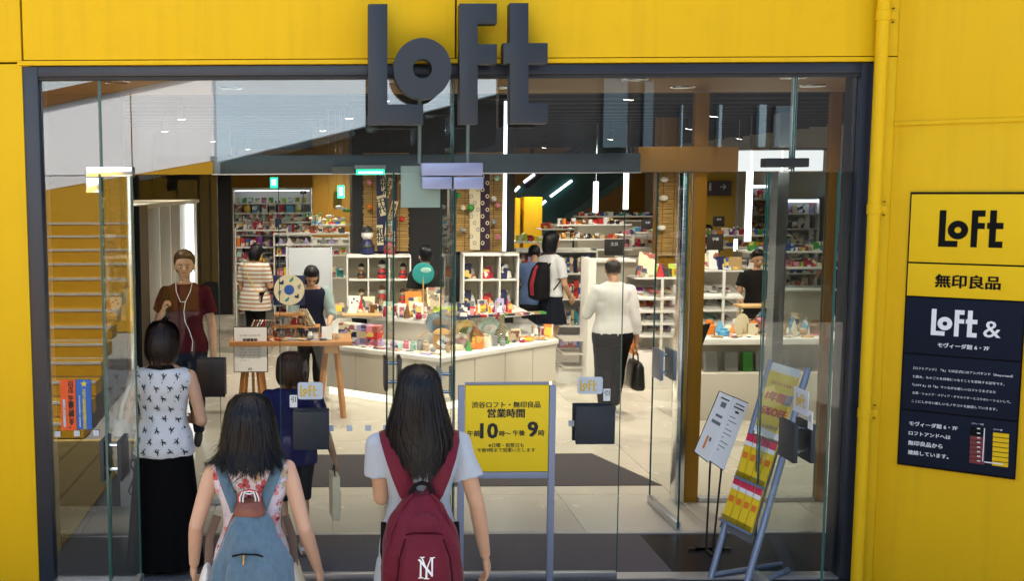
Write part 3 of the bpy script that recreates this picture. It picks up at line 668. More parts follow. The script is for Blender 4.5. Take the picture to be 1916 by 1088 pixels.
row('greeting_card', 'card', 'on the third shelf of the card rack', rx0 + .05, rx1 - .05, RY + .1, zr[2], (.1, .12), (.06, .09), .03, .02, BRIGHT, 'cards on the card rack', -.1, print_=True)
row('gift_box', 'box', 'on the lowest shelf of the card rack', rx0 + .05, rx1 - .05, RY + .1, zr[3], (.12, .2), (.08, .12), .12, .02, BRIGHT, 'boxes on the card rack')
lx0, lx1 = X(440, 16.9), X(538, 16.9)
zl = [Z(q, 16.9, 480) for q in (430, 462, 492, 530, 570)]
shelf('goods_rack', 'open white goods rack left of the white panel beside the woman in stripes', lx0, lx1, 16.9, .35, zl, zl[0] + .02, back=False)
for r, z in enumerate(zl):
    row(['tin', 'jar', 'mug', 'boxed_toy', 'parcel'][r], 'goods', f'on the {ORD[r]} shelf of the open white goods rack', lx0 + .03, lx1 - .03, 17.0, z, (.08, .18), (.05, .1), .09, .015, BRIGHT + SOFT, 'goods on the open white rack')
PY = 13.4
pn = thing('display_board', 'blank pale grey display panel standing behind the table with the round print', 'panel', (X(578, PY), PY, 0))
MB().box(X(540, PY), X(618, PY), PY, PY + .04, Z(545, PY, 578), Z(464, PY, 578)).done('board', mat('pale_panel', (.55, .58, .62), .5), pn, bevel=.003)
for q in (537, 620): MB().box(X(q, PY) - .012, X(q, PY) + .012, PY - .004, PY + .05, 0, Z(462, PY, 578)).done('post', mat('pale_panel', (.5, .53, .58), .5), pn, bevel=.003)
# hanging fish mobiles and twig ornament
def fish(parent, c, l, m, ang=0):
    M = Matrix.Rotation(ang, 3, 'Y'); b = MB().ell(c, (l / 2, l * .09, l * .24), 10, 6, M)
    b.add([Vector(c) + M @ Vector(q) for q in ((l * .42, 0, 0), (l * .72, 0, l * .2), (l * .72, 0, -l * .2), (l * .42, .004, 0))], [(0, 1, 2), (3, 2, 1)])
    b.done('fish', m, parent, smooth=60)
fm = thing('fish_mobile', 'hanging mobile of small paper fish in front of the yellow pillar', 'mobile', (X(640, 14.5), 14.5, 1.8))
for q, r, c, l in ((636, 389, 'white', .13), (648, 394, 'green', .11), (662, 404, 'pink', .09), (628, 412, 'cream', .12), (640, 411, 'cream', .12), (651, 420, 'beige', .08), (671, 436, 'red', .14), (615, 405, 'white', .1)):
    p = at(q, r, 14.5); fish(fm, p, l, cm(c), .2 * math.sin(q)); MB().cyl(p, (p.x, 14.5, 3.5), .0015, n=4).done('thread', cm('grey'), fm)
tw = thing('twig_ornament', 'bare twig ornament with small paper leaves above the card rack', 'ornament', (X(590, 15), 15, Z(437, 15, 590)))
r0 = at(588, 432, 15)
for k in range(13):
    a = -1.2 + k * .2; e = r0 + Vector((math.sin(a) * rnd.uniform(.15, .28), rnd.uniform(-.1, .1), math.cos(a) * rnd.uniform(.15, .3)))
    MB().tube([r0, r0.lerp(e, .5) + Vector((0, 0, .03)), e], [.005, .003, .002], 5).done('twig', cm('brown'), tw)
    MB().ell(e, (.025, .006, .014), 8, 5).done('paper_leaf', cm(['teal', 'white', 'grey', 'green'][k % 4]), tw)
# --- lit white fin shelving along the left wall
fx = thing('wall_shelving', 'row of tall white fins with bright vertical light strips along the left wall', 'shelf', (-1.9, 11, 0))
for k in range(7):
    y = 9.0 + k * .72
    MB().box(-2.6, -1.72, y, y + .05, 0, 2.26).done('fin', WHITE, fx, bevel=.003)
    if k in (0, 5): MB().box(-1.73, -1.66, y - .03, y - .002, .05, 2.25).done('light_strip', mat('strip_glow', (1, 1, 1), emit=(.9, .95, 1), estr=2), fx)
    for j, z in enumerate((.5, .8, 1.1, 1.4, 1.7)):
        if k < 6: MB().box(-2.5, -1.85, y + .06, y + .71, z - .02, z).done('shelf_board', WHITE, fx)
        if k < 6:
            for i_ in range(3):
                c = rnd.choice(SOFT + BRIGHT); put('magazine', cbox(.02, .17, .2, cmp_(c)), (-1.9, y + .17 + i_ * .2, z), f'{c} magazine, {ORD[i_]} in bay {["one", "two", "three", "four", "five", "six"][k]}, {["lowest", "second", "third", "fourth", "top"][j]} shelf of the left wall', 'magazine', 'magazines on the left wall shelving', (0, -.35, 0))
MB().box(-2.7, -2.6, 8.7, 13.6, 0, 2.3).done('back_panel', WHITE, fx)
MB().box(-2.6, -1.7, 8.9, 13.5, 2.26, 2.30).done('top_board', CREAM, fx)
dp = MB().box(-3.38, -2.75, 8.2, 14, 0, 3.85).done('dark_backdrop', BLACK, kind='structure')
MB().box(X(263, 8.9), X(279, 8.9), 8.5, 8.9, 0, 2.3).done('dark_pillar', BLACK, label='narrow black pillar in front of the lit white fins', cat='pillar')
# --- big dark columns with bamboo screens
CY = 14.0
ck = thing('dark_column', 'wide black column block in the middle of the shop between two bamboo screens', 'column', (X(760, CY), CY, 0))
MB().box(X(659, CY), X(848, CY), CY, CY + 1.6, 0, 3.88).done('core', BLACK, ck); MB().box(X(848, CY) + .003, X(962, CY), CY + .02, CY + 1.6, 0, 3.88).done('core', BLACK, ck)
BAM = mat('bamboo', (.56, .36, .12), .5, var=.6, vscale=9, stretch=(.6, 1, 22), bump=.2, bscale=30)
def bamboo(label, px0, px1, py1, y, z1=2.9):
    x0, x1, z0 = X(px0, y), X(px1, y), Z(py1, y, (px0 + px1) / 2); t = thing('bamboo_screen', label, 'screen', ((x0 + x1) / 2, y, z0))
    b = MB(); z = z0
    while z < z1:
        h = rnd.uniform(.012, .022); o = rnd.uniform(-.004, .008)
        b.tube([(x0 + rnd.uniform(-.012, .012), y - .012 + o, z), ((x0 + x1) / 2, y - .014 + o, z + rnd.uniform(-.006, .006)), (x1 + rnd.uniform(-.012, .012), y - .012 + o, z)], h * .43, 5)
        z += h * 1.02
    b.done('bamboo_rods', BAM, t, smooth=50, kind='stuff')
    MB().box(x0, x1, y + .002, y + .02, z0, z1).done('backing', cm('brown'), t)
    for f in (.2, .8): MB().box(x0 + (x1 - x0) * f - .004, x0 + (x1 - x0) * f + .004, y - .034, y - .028, z0, z1).done('cord', cm('brown'), t)
    return t
bamboo('bamboo slat screen with a navy banner above the left cube shelf', 680, 764, 470, CY - .04)
bamboo('bamboo slat screen with cream and dark spotted cloths above the right cube shelf', 851, 939, 470, CY - .04)
rc = 16.4
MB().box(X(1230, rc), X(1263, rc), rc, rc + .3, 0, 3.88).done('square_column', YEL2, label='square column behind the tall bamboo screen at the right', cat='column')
bamboo('narrow tall bamboo screen on the column beside the steel post', 1229, 1264, 478, rc - .03)
by = CY - .1
def banner(label, px, py, m, y=by):
    return MB().prism([(at(a, b, y).x, at(a, b, y).z) for a, b in zip(px, py)], y, y + .006).done('cloth_banner', m, label=label, cat='banner')
bn = banner('navy cloth banner with white name slips hanging on the bamboo', (704, 742, 742, 706), (320, 320, 471, 471), cm('navy'))
for k, (q, r, a) in enumerate(((727, 352, .35), (718, 338, -.1), (735, 395, .25), (714, 385, -.2), (727, 425, .1), (711, 440, -.05), (733, 452, 0))):
    p = at(q, r, by); M = Matrix.Rotation(a, 3, 'Y')
    s = MB().obox((p.x, by - .004, p.z), (.085, .003, .27), M).done('name_slip', cm('cream'), bn)
    put2d(MB(), text_geo('祭\n和\n花'[(k % 2) * 2:] if k % 3 else '千\n代', h=.2, bold=.03, line=.9), (p.x, by - .0075, p.z), (M @ UX, M @ UZ)).done('slip_lettering', INK, s)
bn2 = banner('cream cloth with pale rings hanging beside the dark spotted cloth', (878, 899, 898, 879), (330, 330, 468, 468), cm('cream'))
bn3 = banner('dark purple cloth with pale rings hanging on the right bamboo screen', (899, 916, 917, 899), (320, 320, 467, 467), mat('dark_cloth', (.03, .01, .035), .8), by - .01)
for bn_, xs_, yy_, mc in ((bn2, (882, 888, 894), by - .003, cm('grey')), (bn3, (903, 912), by - .013, cm('cream'))):
    for k in range(11):
        p = at(xs_[k % len(xs_)], 330 + k * 12.5, yy_)
        o_ = ringpoly(p.x, -p.z, .024, .028, 14); i_ = ringpoly(p.x, -p.z, .014, .017, 14)
        MB().rings([[(x, yy_, -z) for x, z in o_], [(x, yy_ - .002, -z) for x, z in o_], [(x, yy_ - .002, -z) for x, z in i_], [(x, yy_, -z) for x, z in i_]], cap=False).done('printed_ring', mc, bn_)
for k, (q, r, c) in enumerate(((691, 341, 'pink'), (691, 387, 'orange'), (752, 410, 'red'), (752, 341, 'cream'), (858, 366, 'green'), (866, 389, 'cream'), (881, 389, 'green'), (932, 384, 'pink'), (924, 372, 'white'), (924, 415, 'grey'), (932, 444, 'pink'), (866, 431, 'grey'), (930, 333, 'mint'))):
    p = at(q, r, by - .05); MB().ell(p, .038 if k != 6 else .05, 14, 8).done('paper_ball', cm(c), smooth=80, label=f'small {c} paper ball on the {"left" if q < 800 else "right"} bamboo screen, {ORD[k]} counted from the left screen top', cat='ornament', group='paper balls on the bamboo screens')
for k, (q, r) in enumerate(((1243, 336, ), (1242, 371), (1238, 427))):
    p = at(q, r, rc - .1); MB().ell(p, (.07, .05, .045), 14, 8).done('paper_dome', cm('white'), smooth=80, label=f'pale rounded paper ornament, {["top", "middle", "lowest"][k]} on the narrow tall bamboo screen', cat='ornament', group='paper ornaments on the narrow screen')
# --- cube shelves
def cubes(label, px0, px1, y, d=.34, q=(478, 526, 574)):
    x0, x1 = X(px0, y), X(px1, y); z2, z1, z0 = [Z(v, y, (px0 + px1) / 2) for v in q]; w = (x1 - x0) / 3
    t = thing('cube_shelf', label, 'shelf', ((x0 + x1) / 2, y + d / 2, z0))
    for z in (z0, z1): MB().box(x0 + .018, x1 - .018, y + .002, y + d, z, z + .018).done('shelf_board', WHITE, t, bevel=.002)
    MB().box(x0 - .005, x1 + .005, y - .01, y + d, z2 - .03, z2).done('top_board', WHITE, t, bevel=.002)
    for k in range(4): MB().box(x0 + k * w - .009, x0 + k * w + .009, y, y + d, z0, z2 - .03).done('divider', WHITE, t, bevel=.002)
    MB().box(x0, x1, y + d, y + d + .01, z0, z2 - .03).done('back_panel', cm('cream'), t)
    return x0, w, z0 + .018, z1 + .018, z2
def doll(label, p, k, c1, c2, c3, cat='figurine'):
    t = thing('doll', label, cat, p); p = Vector(p)
    MB().lathe([(.02 * k, 0), (.05 * k, .005 * k), (.055 * k, .04 * k), (.035 * k, .1 * k), (.02 * k, .115 * k)], p, 14).done('body', cm(c1), t, smooth=50)
    MB().ell(p + Vector((0, 0, .15 * k)), (.045 * k, .042 * k, .045 * k), 12, 8).done('head', cm(c2), t, smooth=70)
    MB().lathe([(.046 * k, .165 * k), (.03 * k, .2 * k), (.005 * k, .215 * k)], p, 12).done('cap', cm(c3), t, smooth=40)
    MB().lathe([(.054 * k, .05 * k), (.057 * k, .06 * k), (.05 * k, .075 * k)], p, 12).done('sash', cm(c3), t, smooth=40)
    return t
QY = 13.3
x0, w, za, zb_, zt_ = cubes('left white cube shelf holding red and white dolls', 650, 768, QY)
for i_ in range(3):
    for j_, z in ((0, zb_), (1, za)):
        doll(f'small red and white doll in the {["left", "middle", "right"][i_]} cube, {["upper", "lower"][j_]} row of the left cube shelf', (x0 + (i_ + .68) * w, QY + .14, z), .95 + .2 * (i_ == 1), 'red' if i_ != 0 else 'brown', 'beige' if i_ != 1 else 'white', 'brown' if j_ else 'black')
doll('white round-bellied doll with a black hat and navy body on the left cube shelf', (X(688, QY), QY + .15, zt_), 1.75, 'navy', 'white', 'black')
doll('grey and crimson horse-like festival toy on the left cube shelf', (X(730, QY), QY + .15, zt_), 1.4, 'crimson', 'grey', 'brown')
x0, w, za, zb_, zt_ = cubes('right white cube shelf holding wrapped gift packs', 868, 970, QY, q=(475, 526, 576))
for i_ in range(3):
    for j_, z in ((0, zb_), (1, za)):
        for n_, (c, h_) in enumerate([('navy', .2), ('white', .12)] if i_ != 1 else [('red', .12), ('crimson', .16)]):
            put('gift_pack', cbox(.08, .05, h_, cmp_(c)), (x0 + (i_ + .25 + n_ * .32) * w, QY + .1 + n_ * .06, z), f'{c} gift pack in the {["left", "middle", "right"][i_]} cube, {["upper", "lower"][j_]} row, {["left", "right"][n_]} one, right cube shelf', 'gift pack', 'gift packs in the right cube shelf', (-.2, .12 - .3 * n_, .2))
MB().cyl((X(943, 13.1), 13.1, Z(470, 13.1)), (X(943, 13.1), 13.1, 3.5), .022, n=10).done('tube_lamp', EMW, smooth=40, label='slim vertical light tube beside the right bamboo screen', cat='lamp')
# --- central island counter (angled front, two tiers, light at the foot)
C_, L_, R_ = gnd(826, 772), gnd(610, 738), gnd(1040, 727)
zc = .60
isl = thing('island_counter', 'low cream angled display counter with a glowing foot in the middle of the shop', 'counter', (C_.x, C_.y, 0))
bL, bR = (L_.x, 14.6), (R_.x, 14.9)
def off(p, k):
    c = Vector((1.3, 13.6)); q = Vector((p[0], p[1])); return tuple(c + (q - c) * k)
base = [(L_.x, L_.y), (C_.x, C_.y), (R_.x, R_.y), bR, bL]
MB().prismz([off(p, .97) for p in base], .0, .09).done('plinth', mat('foot_glow', (1, 1, 1), emit=(1, .86, .62), estr=.5), isl)
MB().prismz([off(p, .995) for p in base], .092, zc - .05).done('body', CREAM, isl, bevel=.004)
MB().prismz([off(p, 1.015) for p in base], zc - .048, zc).done('counter_top', WHITE, isl, bevel=.004)
def along(a, b, t, z=0): return Vector((a[0] + (b[0] - a[0]) * t, a[1] + (b[1] - a[1]) * t, z))
for (a, b) in ((L_, C_), (C_, R_)):
    for t in (.27, .53, .78):
        p = along(off(a, .9965), off(b, .9965), t); d = Vector((b[0] - a[0], b[1] - a[1], 0)).normalized(); M = Matrix.Rotation(math.atan2(d.y, d.x), 3, 'Z')
        MB().obox((p.x, p.y, .32), (.006, .006, .42), M).done('panel_joint', cm('beige'), isl)
# upper tier
ut = [off(p, .74) for p in base]
ut = [(p[0], p[1] + .15) for p in ut]
MB().prismz([(p[0], p[1]) for p in [(ut[0][0] - .1, ut[0][1] + .1), (ut[1][0], ut[1][1] + .1), (ut[2][0] + .1, ut[2][1]), (ut[3][0], ut[3][1]), (ut[4][0], ut[4][1])]], .84, .89).done('upper_shelf', WHITE, isl, bevel=.003)
MB().prismz([off(p, .6) for p in base], zc, .84).done('upper_body', CREAM, isl)
# goods on the lower tier: left face parcels and booklets
gi = 'goods on the island counter'
for k in range(4):
    p = along(L_, C_, .08 + k * .095, zc); M = off((p.x, p.y), .88)
    c = ['cream', 'white', 'lilac', 'pink'][k]; b = put('wrapped_parcel', cbox(.14, .16, .24, cmp_(c)), (M[0], M[1], zc), f'{c} wrapped parcel, {ORD[k]} from the left at the back of the lower counter', 'parcel', gi, (0, 0, -.5))
    q = bpy.data.objects.new('wrap_band', cbox(.145, .165, .08, cmp_(['lilac', 'navy', 'beige', 'red'][k]))); COL.objects.link(q); q.parent = b; q.location = (0, 0, .09)
for k in range(14):
    p = along(L_, C_, .04 + k * .07, zc); M = off((p.x, p.y), .95 - .03 * (k % 2)); c = ['white', 'cream', 'lilac', 'beige', 'white'][k % 5]
    put('booklet', cbox(.13, .09, .012, cmp_(c)), (M[0], M[1], zc + .001), f'flat {c} booklet, {ORD[k]} from the left along the left edge of the counter', 'booklet', gi, (0, 0, -.5 + .2 * math.sin(k * 3)))
# woven barrel, round fans, wrapped goods at the corner
p = at(828, 672, 11.75); bz = thing('straw_barrel', 'small straw-coloured sake barrel with a white label on the counter corner', 'barrel', (p.x, 11.75, zc))
bp = Vector((p.x, 11.8, zc))
MB().lathe([(.085, 0), (.10, .03), (.105, .1), (.10, .17), (.092, .2), (.06, .225), (.02, .235)], bp, 24).done('tub', mat('straw', (.52, .28, .07), .6, var=.2, vscale=30, stretch=(1, 1, 4)), bz, smooth=50)
for z in (.03, .17): MB().lathe([(.103, z), (.109, z + .008), (.103, z + .016)], bp, 24).done('rope_ring', cm('kraft'), bz, smooth=50)
M = Matrix.Rotation(.6, 3, 'Y'); MB().obox(bp + Vector((.0, -.107, .1)), (.11, .004, .12), M).done('label_card', cm('white'), bz)
put2d(MB(), text_geo('いろ波', w=.1, bold=.05), bp + Vector((0, -.1115, .1)), (M @ UX, M @ UZ)).done('lettering', INK, bz)
FANS = [(820, 606, 'sky blue', .15, 11.95), (868, 622, 'yellow', .16, 11.9), (885, 630, 'orange', .13, 11.95), (913, 618, 'mint', .16, 12.15), (858, 640, 'cream', .12, 11.8), (935, 640, 'kraft', .11, 12.2), (845, 600, 'white', .13, 12.1)]
for k, (q, r, c, rr, yy) in enumerate(FANS):
    p = at(q, r, yy); t = thing('paper_fan', f'{c} round paper fan wrapped in clear film, {ORD[k]} in the pile on the counter', 'fan', (p.x, yy, zc), group='round paper fans on the counter')
    M = Matrix.Rotation(.35, 3, 'X') @ Matrix.Rotation(.5 * math.sin(k * 2.3), 3, 'Z'); d = Matrix.Rotation(.9 + .2 * math.sin(k), 3, 'Y')
    MB().ell(p, (rr, .006, rr), 22, 10, M).done('fan_face', cm(c), t, smooth=60)
    MB().ell(p + M @ Vector((.02, -.008, .02)), (rr * .55, .003, rr * .35), 14, 6, M).done('printed_motif', cm(['grey', 'green', 'yellow', 'white', 'pink', 'brown', 'sky blue'][k]), t, smooth=60)
    MB().ell(p + M @ Vector((0, -.012, 0)), (rr * 1.12, .014, rr * 1.08), 20, 9, M).done('film_wrap', MATS.get('film') or glassmat('film', (.98, .98, .97), 4.0, .06), t, smooth=60)
    a = p + (M @ d @ Vector((0, 0, -rr * .8))); b = p + (M @ d @ Vector((0, 0, -rr * 2.0))); b.z = max(b.z, zc + .02); MB().cyl(a, b, .009, n=8).done('handle', WOODL, t, smooth=40)
p = at(938, 640, 12.2)
dk = thing('cloth_pouch', 'dark checked drawstring pouch leaning on the counter beside the fans', 'pouch', (p.x, 12.2, zc))
dp_ = Vector((p.x, 12.2, zc))
mc = mat('dark_check', (.05, .02, .015), .8); nt = mc.node_tree; ck_ = nt.nodes.new('ShaderNodeTexChecker'); ck_.inputs['Scale'].default_value = 60; ck_.inputs[1].default_value = (.02, .03, .02, 1); ck_.inputs[2].default_value = (.45, .38, .22, 1)
tcn = nt.nodes.new('ShaderNodeTexCoord'); nt.links.new(tcn.outputs['Object'], ck_.inputs[0]); nt.links.new(ck_.outputs[0], nt.nodes['Principled BSDF'].inputs[0])
MB().loft([(0, .07, .04), (.06, .1, .05), (.16, .08, .045), (.27, .03, .03), (.33, .045, .03)], 16).xf(Matrix.Translation(dp_)).done('bag', mc, dk, smooth=60)
MB().loft([(.02, .09, .02), (.14, .1, .02), (.26, .05, .015), (.36, .01, .01)], 14).xf(Matrix.Translation(dp_ + Vector((-.03, .05, 0)))).done('cloth_wrap', cm('crimson'), dk, smooth=60)
MB().tube([dp_ + Vector((0, 0, .28)), dp_ + Vector((.03, -.03, .36)), dp_ + Vector((.0, -.02, .42))], .006, 6).done('cord', cm('brown'), dk, smooth=40)
goods = [(965, 632, 'fan_bundle', 'cream', .12, .05, .14, 12.4), (985, 640, 'snack_bag', 'orange', .16, .06, .06, 12.3), (1000, 618, 'card_pack', 'red', .06, .03, .13, 12.7), (1008, 618, 'card_pack', 'grey', .06, .03, .13, 12.7), (1016, 620, 'card_pack', 'white', .06, .03, .13, 12.65), (1026, 634, 'framed_picture', 'orange', .11, .025, .17, 12.55), (1012, 632, 'snack_bag', 'cream', .15, .08, .035, 12.45)]
for k, (q, r, nm, c, a, b, h, yy) in enumerate(goods):
    p = at(q, r, yy); o = put(nm, cbox(a, b, h, cmp_(c)), (p.x, yy, zc + .005), f'{c} {nm.replace("_", " ")}, {ORD[k]} from the left at the right end of the lower counter', 'goods', gi, (-.15, 0, .25 - .1 * k))
    i_ = bpy.data.objects.new('printed_patch', cbox(a * .7, .004, h * .6, cmp_(['brown', 'yellow', 'white', 'red', 'crimson', 'yellow', 'orange'][k]))); COL.objects.link(i_); i_.parent = o; i_.location = (0, -b / 2 - .002, h * .2)
# upper tier goods
ug = 'goods on the upper tier of the island'
zu = .891
UP = [(632, 'open_book', 'beige', .16, .14, 12.75), (664, 'display_card', 'white', .15, .22, 12.8), (690, 'display_card', 'cream', .15, .21, 12.8), (726, 'photo_stand', 'mint', .12, .17, 12.6), (748, 'photo_stand', 'grey', .12, .14, 12.5), (775, 'print_board', 'orange', .2, .30, 12.5), (752, 'small_card', 'white', .1, .17, 12.35), (783, 'stacked_sign', 'white', .12, .2, 12.2), (815, 'cloth_print', 'cream', .18, .36, 12.4), (840, 'box_print', 'lime', .36, .14, 12.25), (868, 'cat_print', 'navy', .15, .2, 12.1), (884, 'small_box', 'red', .08, .13, 12.35), (905, 'chopstick_pack', 'white', .12, .2, 12.45), (936, 'gift_card', 'lilac', .11, .21, 12.5), (955, 'gift_card', 'orange', .05, .14, 12.55)]
for k, (q, nm, c, a, h, yy) in enumerate(UP):
    o = put(nm, cbox(a, .02, h, cmp_(c)), (X(q, yy), yy, zu), f'{c} {nm.replace("_", " ")} leaning upright, {ORD[k]} from the left on the upper island tier', 'goods', ug, (-.28, 0, .12 * math.sin(k * 1.7)))
    i_ = bpy.data.objects.new('printed_patch', cbox(a * .6, .004, h * .55, cmp_(['yellow', 'white', 'cream', 'white', 'red', 'cream', 'pink', 'grey', 'beige', 'yellow', 'white', 'pink', 'yellow', 'white', 'red'][k]))); COL.objects.link(i_); i_.parent = o; i_.location = (0, -.012, h * .2)
for k in range(12):
    q = 880 + k * 12; yy = 12.35 + k * .03; c = ['navy', 'beige', 'red', 'white', 'kraft', 'green'][k % 6]
    put('folded_cloth', cbox(.12, .12, .025, cmp_(c)), (X(q, yy), yy, zu), f'{c} folded hand cloth, {ORD[k]} from the left along the right upper tier', 'cloth', ug, (0, 0, .3 + .2 * math.sin(k)))
p = at(792, 512, 12.7); tr = thing('round_fan', 'teal round fan on a stand between the two cube shelves', 'fan', (p.x, 12.7, zu))
MB().ell(p, (.135, .008, .135), 22, 10).done('fan_face', cm('teal'), tr, smooth=60); MB().ell(p + Vector((.03, -.006, .04)), (.07, .004, .035), 14, 6).done('printed_motif', cm('mint'), tr, smooth=60); MB().cyl(p, (p.x, 12.7, zu), .008, n=8).done('handle', WOODL, tr)
put('storage_box', cbox(.3, .2, .3, cmp_('kraft')), (X(790, 12.75), 12.85, zu), 'orange-brown box with folded cloths under the teal fan on the upper tier', 'box', ug)
tv = thing('wooden_tray', 'shallow pale wooden tray under the white display cards', 'tray', (X(675, 12.62), 12.62, zu))
MB().box(X(640, 12.5), X(715, 12.5), 12.45, 12.68, zu, zu + .02).done('tray_base', WOODL, tv, bevel=.003)
# --- wooden table with the round print
TY = 11.15
tb = thing('trestle_table', 'pale oak trestle table with small printed goods in the shop entrance', 'table', (X(550, TY), TY, 0))
tx0, tx1, tz = X(432, TY), X(657, TY), Z(640, TY - .3, 550)
MB().box(tx0, tx1, TY - .32, TY + .32, tz - .045, tz).done('tabletop', WOOD, tb, bevel=.004)
for sx in (tx0 + .22, tx1 - .22):
    for sy in (-1, 1):
        for so in (-1, 1):
            MB().tube([(sx + .05 * so, TY + .1 * sy, tz - .05), (sx + .13 * so, TY + .26 * sy, 0)], .032, 4).done('leg', WOOD, tb)
    MB().box(sx - .07, sx + .07, TY - .22, TY + .22, tz - .14, tz - .046).done('trestle_beam', WOODL, tb, bevel=.003)
def onT(px, y=None): return Vector((X(px, y or TY), y or TY, tz))
bx = thing('wooden_box_rack', 'open pale wooden display box in two tiers on the oak table', 'rack', onT(555))
xa, xb_ = X(508, TY), X(598, TY)
for (a, b, z0, z1) in ((xa, xb_, .0, .13), (X(513, TY), X(572, TY), .131, .26)):
    for z in (z0, z1 - .012): MB().box(a, b, TY - .1, TY + .14, tz + z, tz + z + .012).done('shelf_board', WOOD, bx, bevel=.002)
    for x_ in (a, (a + b) / 2 - .006, b - .012): MB().box(x_, x_ + .012, TY - .098, TY + .138, tz + z0 + .012, tz + z1 - .012).done('divider', WOOD, bx)
row('stamp_box', 'box', 'inside the lower tier of the wooden display box', xa + .02, xb_ - .02, TY + .02, tz + .012, (.05, .09), (.05, .07), .1, .01, ['red', 'white', 'grey', 'navy', 'cream'], 'small boxes in the wooden rack')
row('label_box', 'box', 'inside the upper tier of the wooden display box', X(516, TY), X(570, TY), TY + .02, tz + .143, (.05, .09), (.05, .07), .1, .01, ['red', 'white', 'mint', 'navy'], 'small boxes in the wooden rack')
rp = thing('round_print', 'navy board with a white ring print of small animals on the oak table', 'print', onT(541))
a, b = at(512, 572, TY), at(570, 516, TY)
MB().box(a.x, b.x, TY + .01, TY + .03, a.z, b.z).done('board', cm('navy'), rp, bevel=.002)
ctr = at(541, 543, TY); rr = .165
o_ = ringpoly(ctr.x, -ctr.z, rr, rr, 36); i_ = ringpoly(ctr.x, -ctr.z, .055, .055, 36)
MB().rings([[(x, TY + .009, -z) for x, z in o_], [(x, TY + .002, -z) for x, z in o_], [(x, TY + .002, -z) for x, z in i_], [(x, TY + .009, -z) for x, z in i_]], cap=False).done('ring', cm('cream'), rp)
MB().ell(ctr + Vector((0, .006, 0)), (.056, .002, .056), 20, 6).done('ring_centre', cm('blue'), rp)
for k in range(6):
    t = k * PI / 3 + .3; c = ctr + Vector((math.cos(t) * .11, -.001, math.sin(t) * .11)); MB().ell(c, (.028, .002, .014), 9, 4, Matrix.Rotation(t + 1, 3, 'Y')).ell(c + Vector((.014, 0, .016)), (.01, .002, .018), 7, 4).done('animal_motif', cm(['grey', 'teal', 'navy'][k % 3]), rp)
for k in range(9):
    q = 462 + k * 5.2; o = put('notebook', cbox(.015, .12, .17, cmp_(['beige', 'brown', 'grey', 'white', 'crimson'][k % 5])), onT(q, TY + .05) + Vector((0, 0, .03)), f'slim {["beige", "brown", "grey", "white", "crimson"][k % 5]} notebook leaning, {ORD[k]} from the left on the table rack', 'notebook', 'notebooks leaning on the oak table', (0, .45, 0))
for k in range(5):
    put('picture_book', cbox(.014, .14, .19, cmp_(['cream', 'beige', 'cream', 'grey', 'beige'][k])), onT(588 - k * 4, TY + .02) + Vector((0, 0, .14)), f'cream-edged picture book leaning right of the box rack, {ORD[k]} from the right', 'book', 'books leaning on the box rack', (0, -.5, 0))
MB().box(X(455, TY), X(512, TY), TY - .12, TY + .14, tz + .0, tz + .03).done('wooden_stand', WOOD, label='flat wooden stand under the leaning notebooks on the oak table', cat='stand', bevel=.002)
for k in range(16):
    q = 505 + k * 7; put('postcard', cbox(.09, .07, .006, cmp_(['white', 'cream', 'red', 'navy', 'beige', 'white', 'lilac'][k % 7])), onT(q, TY - .2 + .05 * (k % 2)) + Vector((0, 0, .001 + .006 * (k % 3))), f'{["white", "cream", "red", "navy", "beige", "white", "lilac"][k % 7]} postcard lying flat, {ORD[k]} from the left along the table front', 'postcard', 'postcards on the oak table', (0, 0, .3 * math.sin(k * 2.1)))
o = put('price_card', cbox(.11, .01, .14, WHITEP), onT(611, TY - .2) + Vector((0, 0, .005)), 'white upright price card at the right end of the oak table', 'card', None, (-.1, 0, 0))
# easel board
EY = 10.9
es = thing('easel_board', 'white notice board headed in black characters on a wooden easel', 'notice', (X(469, EY), EY, 0))
a, b = at(439, 696, EY), at(499, 613, EY)
MB().box(a.x - .008, b.x + .008, EY + .001, EY + .014, a.z - .008, b.z + .008).done('frame', SB, es); MB().box(a.x, b.x, EY - .004, EY, a.z, b.z).done('board', WHITEP, es)
put2d(MB(), text_geo('和雑貨屋', w=.15, bold=.05), at(468, 637, EY - .006), (UX, UZ)).done('heading', INK, es)
for k in range(7): put2d(MB(), text_geo('日本の暮らしを彩る和の雑貨'[k % 3:13 - (k == 6) * 6], w=.22 - (k == 6) * .12, res=1), at(468 - (k == 6) * 10, 628 if k == 0 else 645 + k * 5, EY - .006), (UX, UZ)).done('lettering', INKG, es)
put2d(MB(), logo_geo(.04), at(468, 691, EY - .006), (UX, UZ)).done('emblem', INKG, es)
for s in (-1, 1): MB().tube([(X(468, EY) + s * .03, EY + .04, b.z), (X(468, EY) + s * .12, EY - .02 + .04, 0)], .018, 4).done('leg', WOOD, es)
MB().tube([(X(468, EY), EY + .05, b.z), (X(468, EY), EY + .35, 0)], .016, 4).done('leg', WOOD, es)
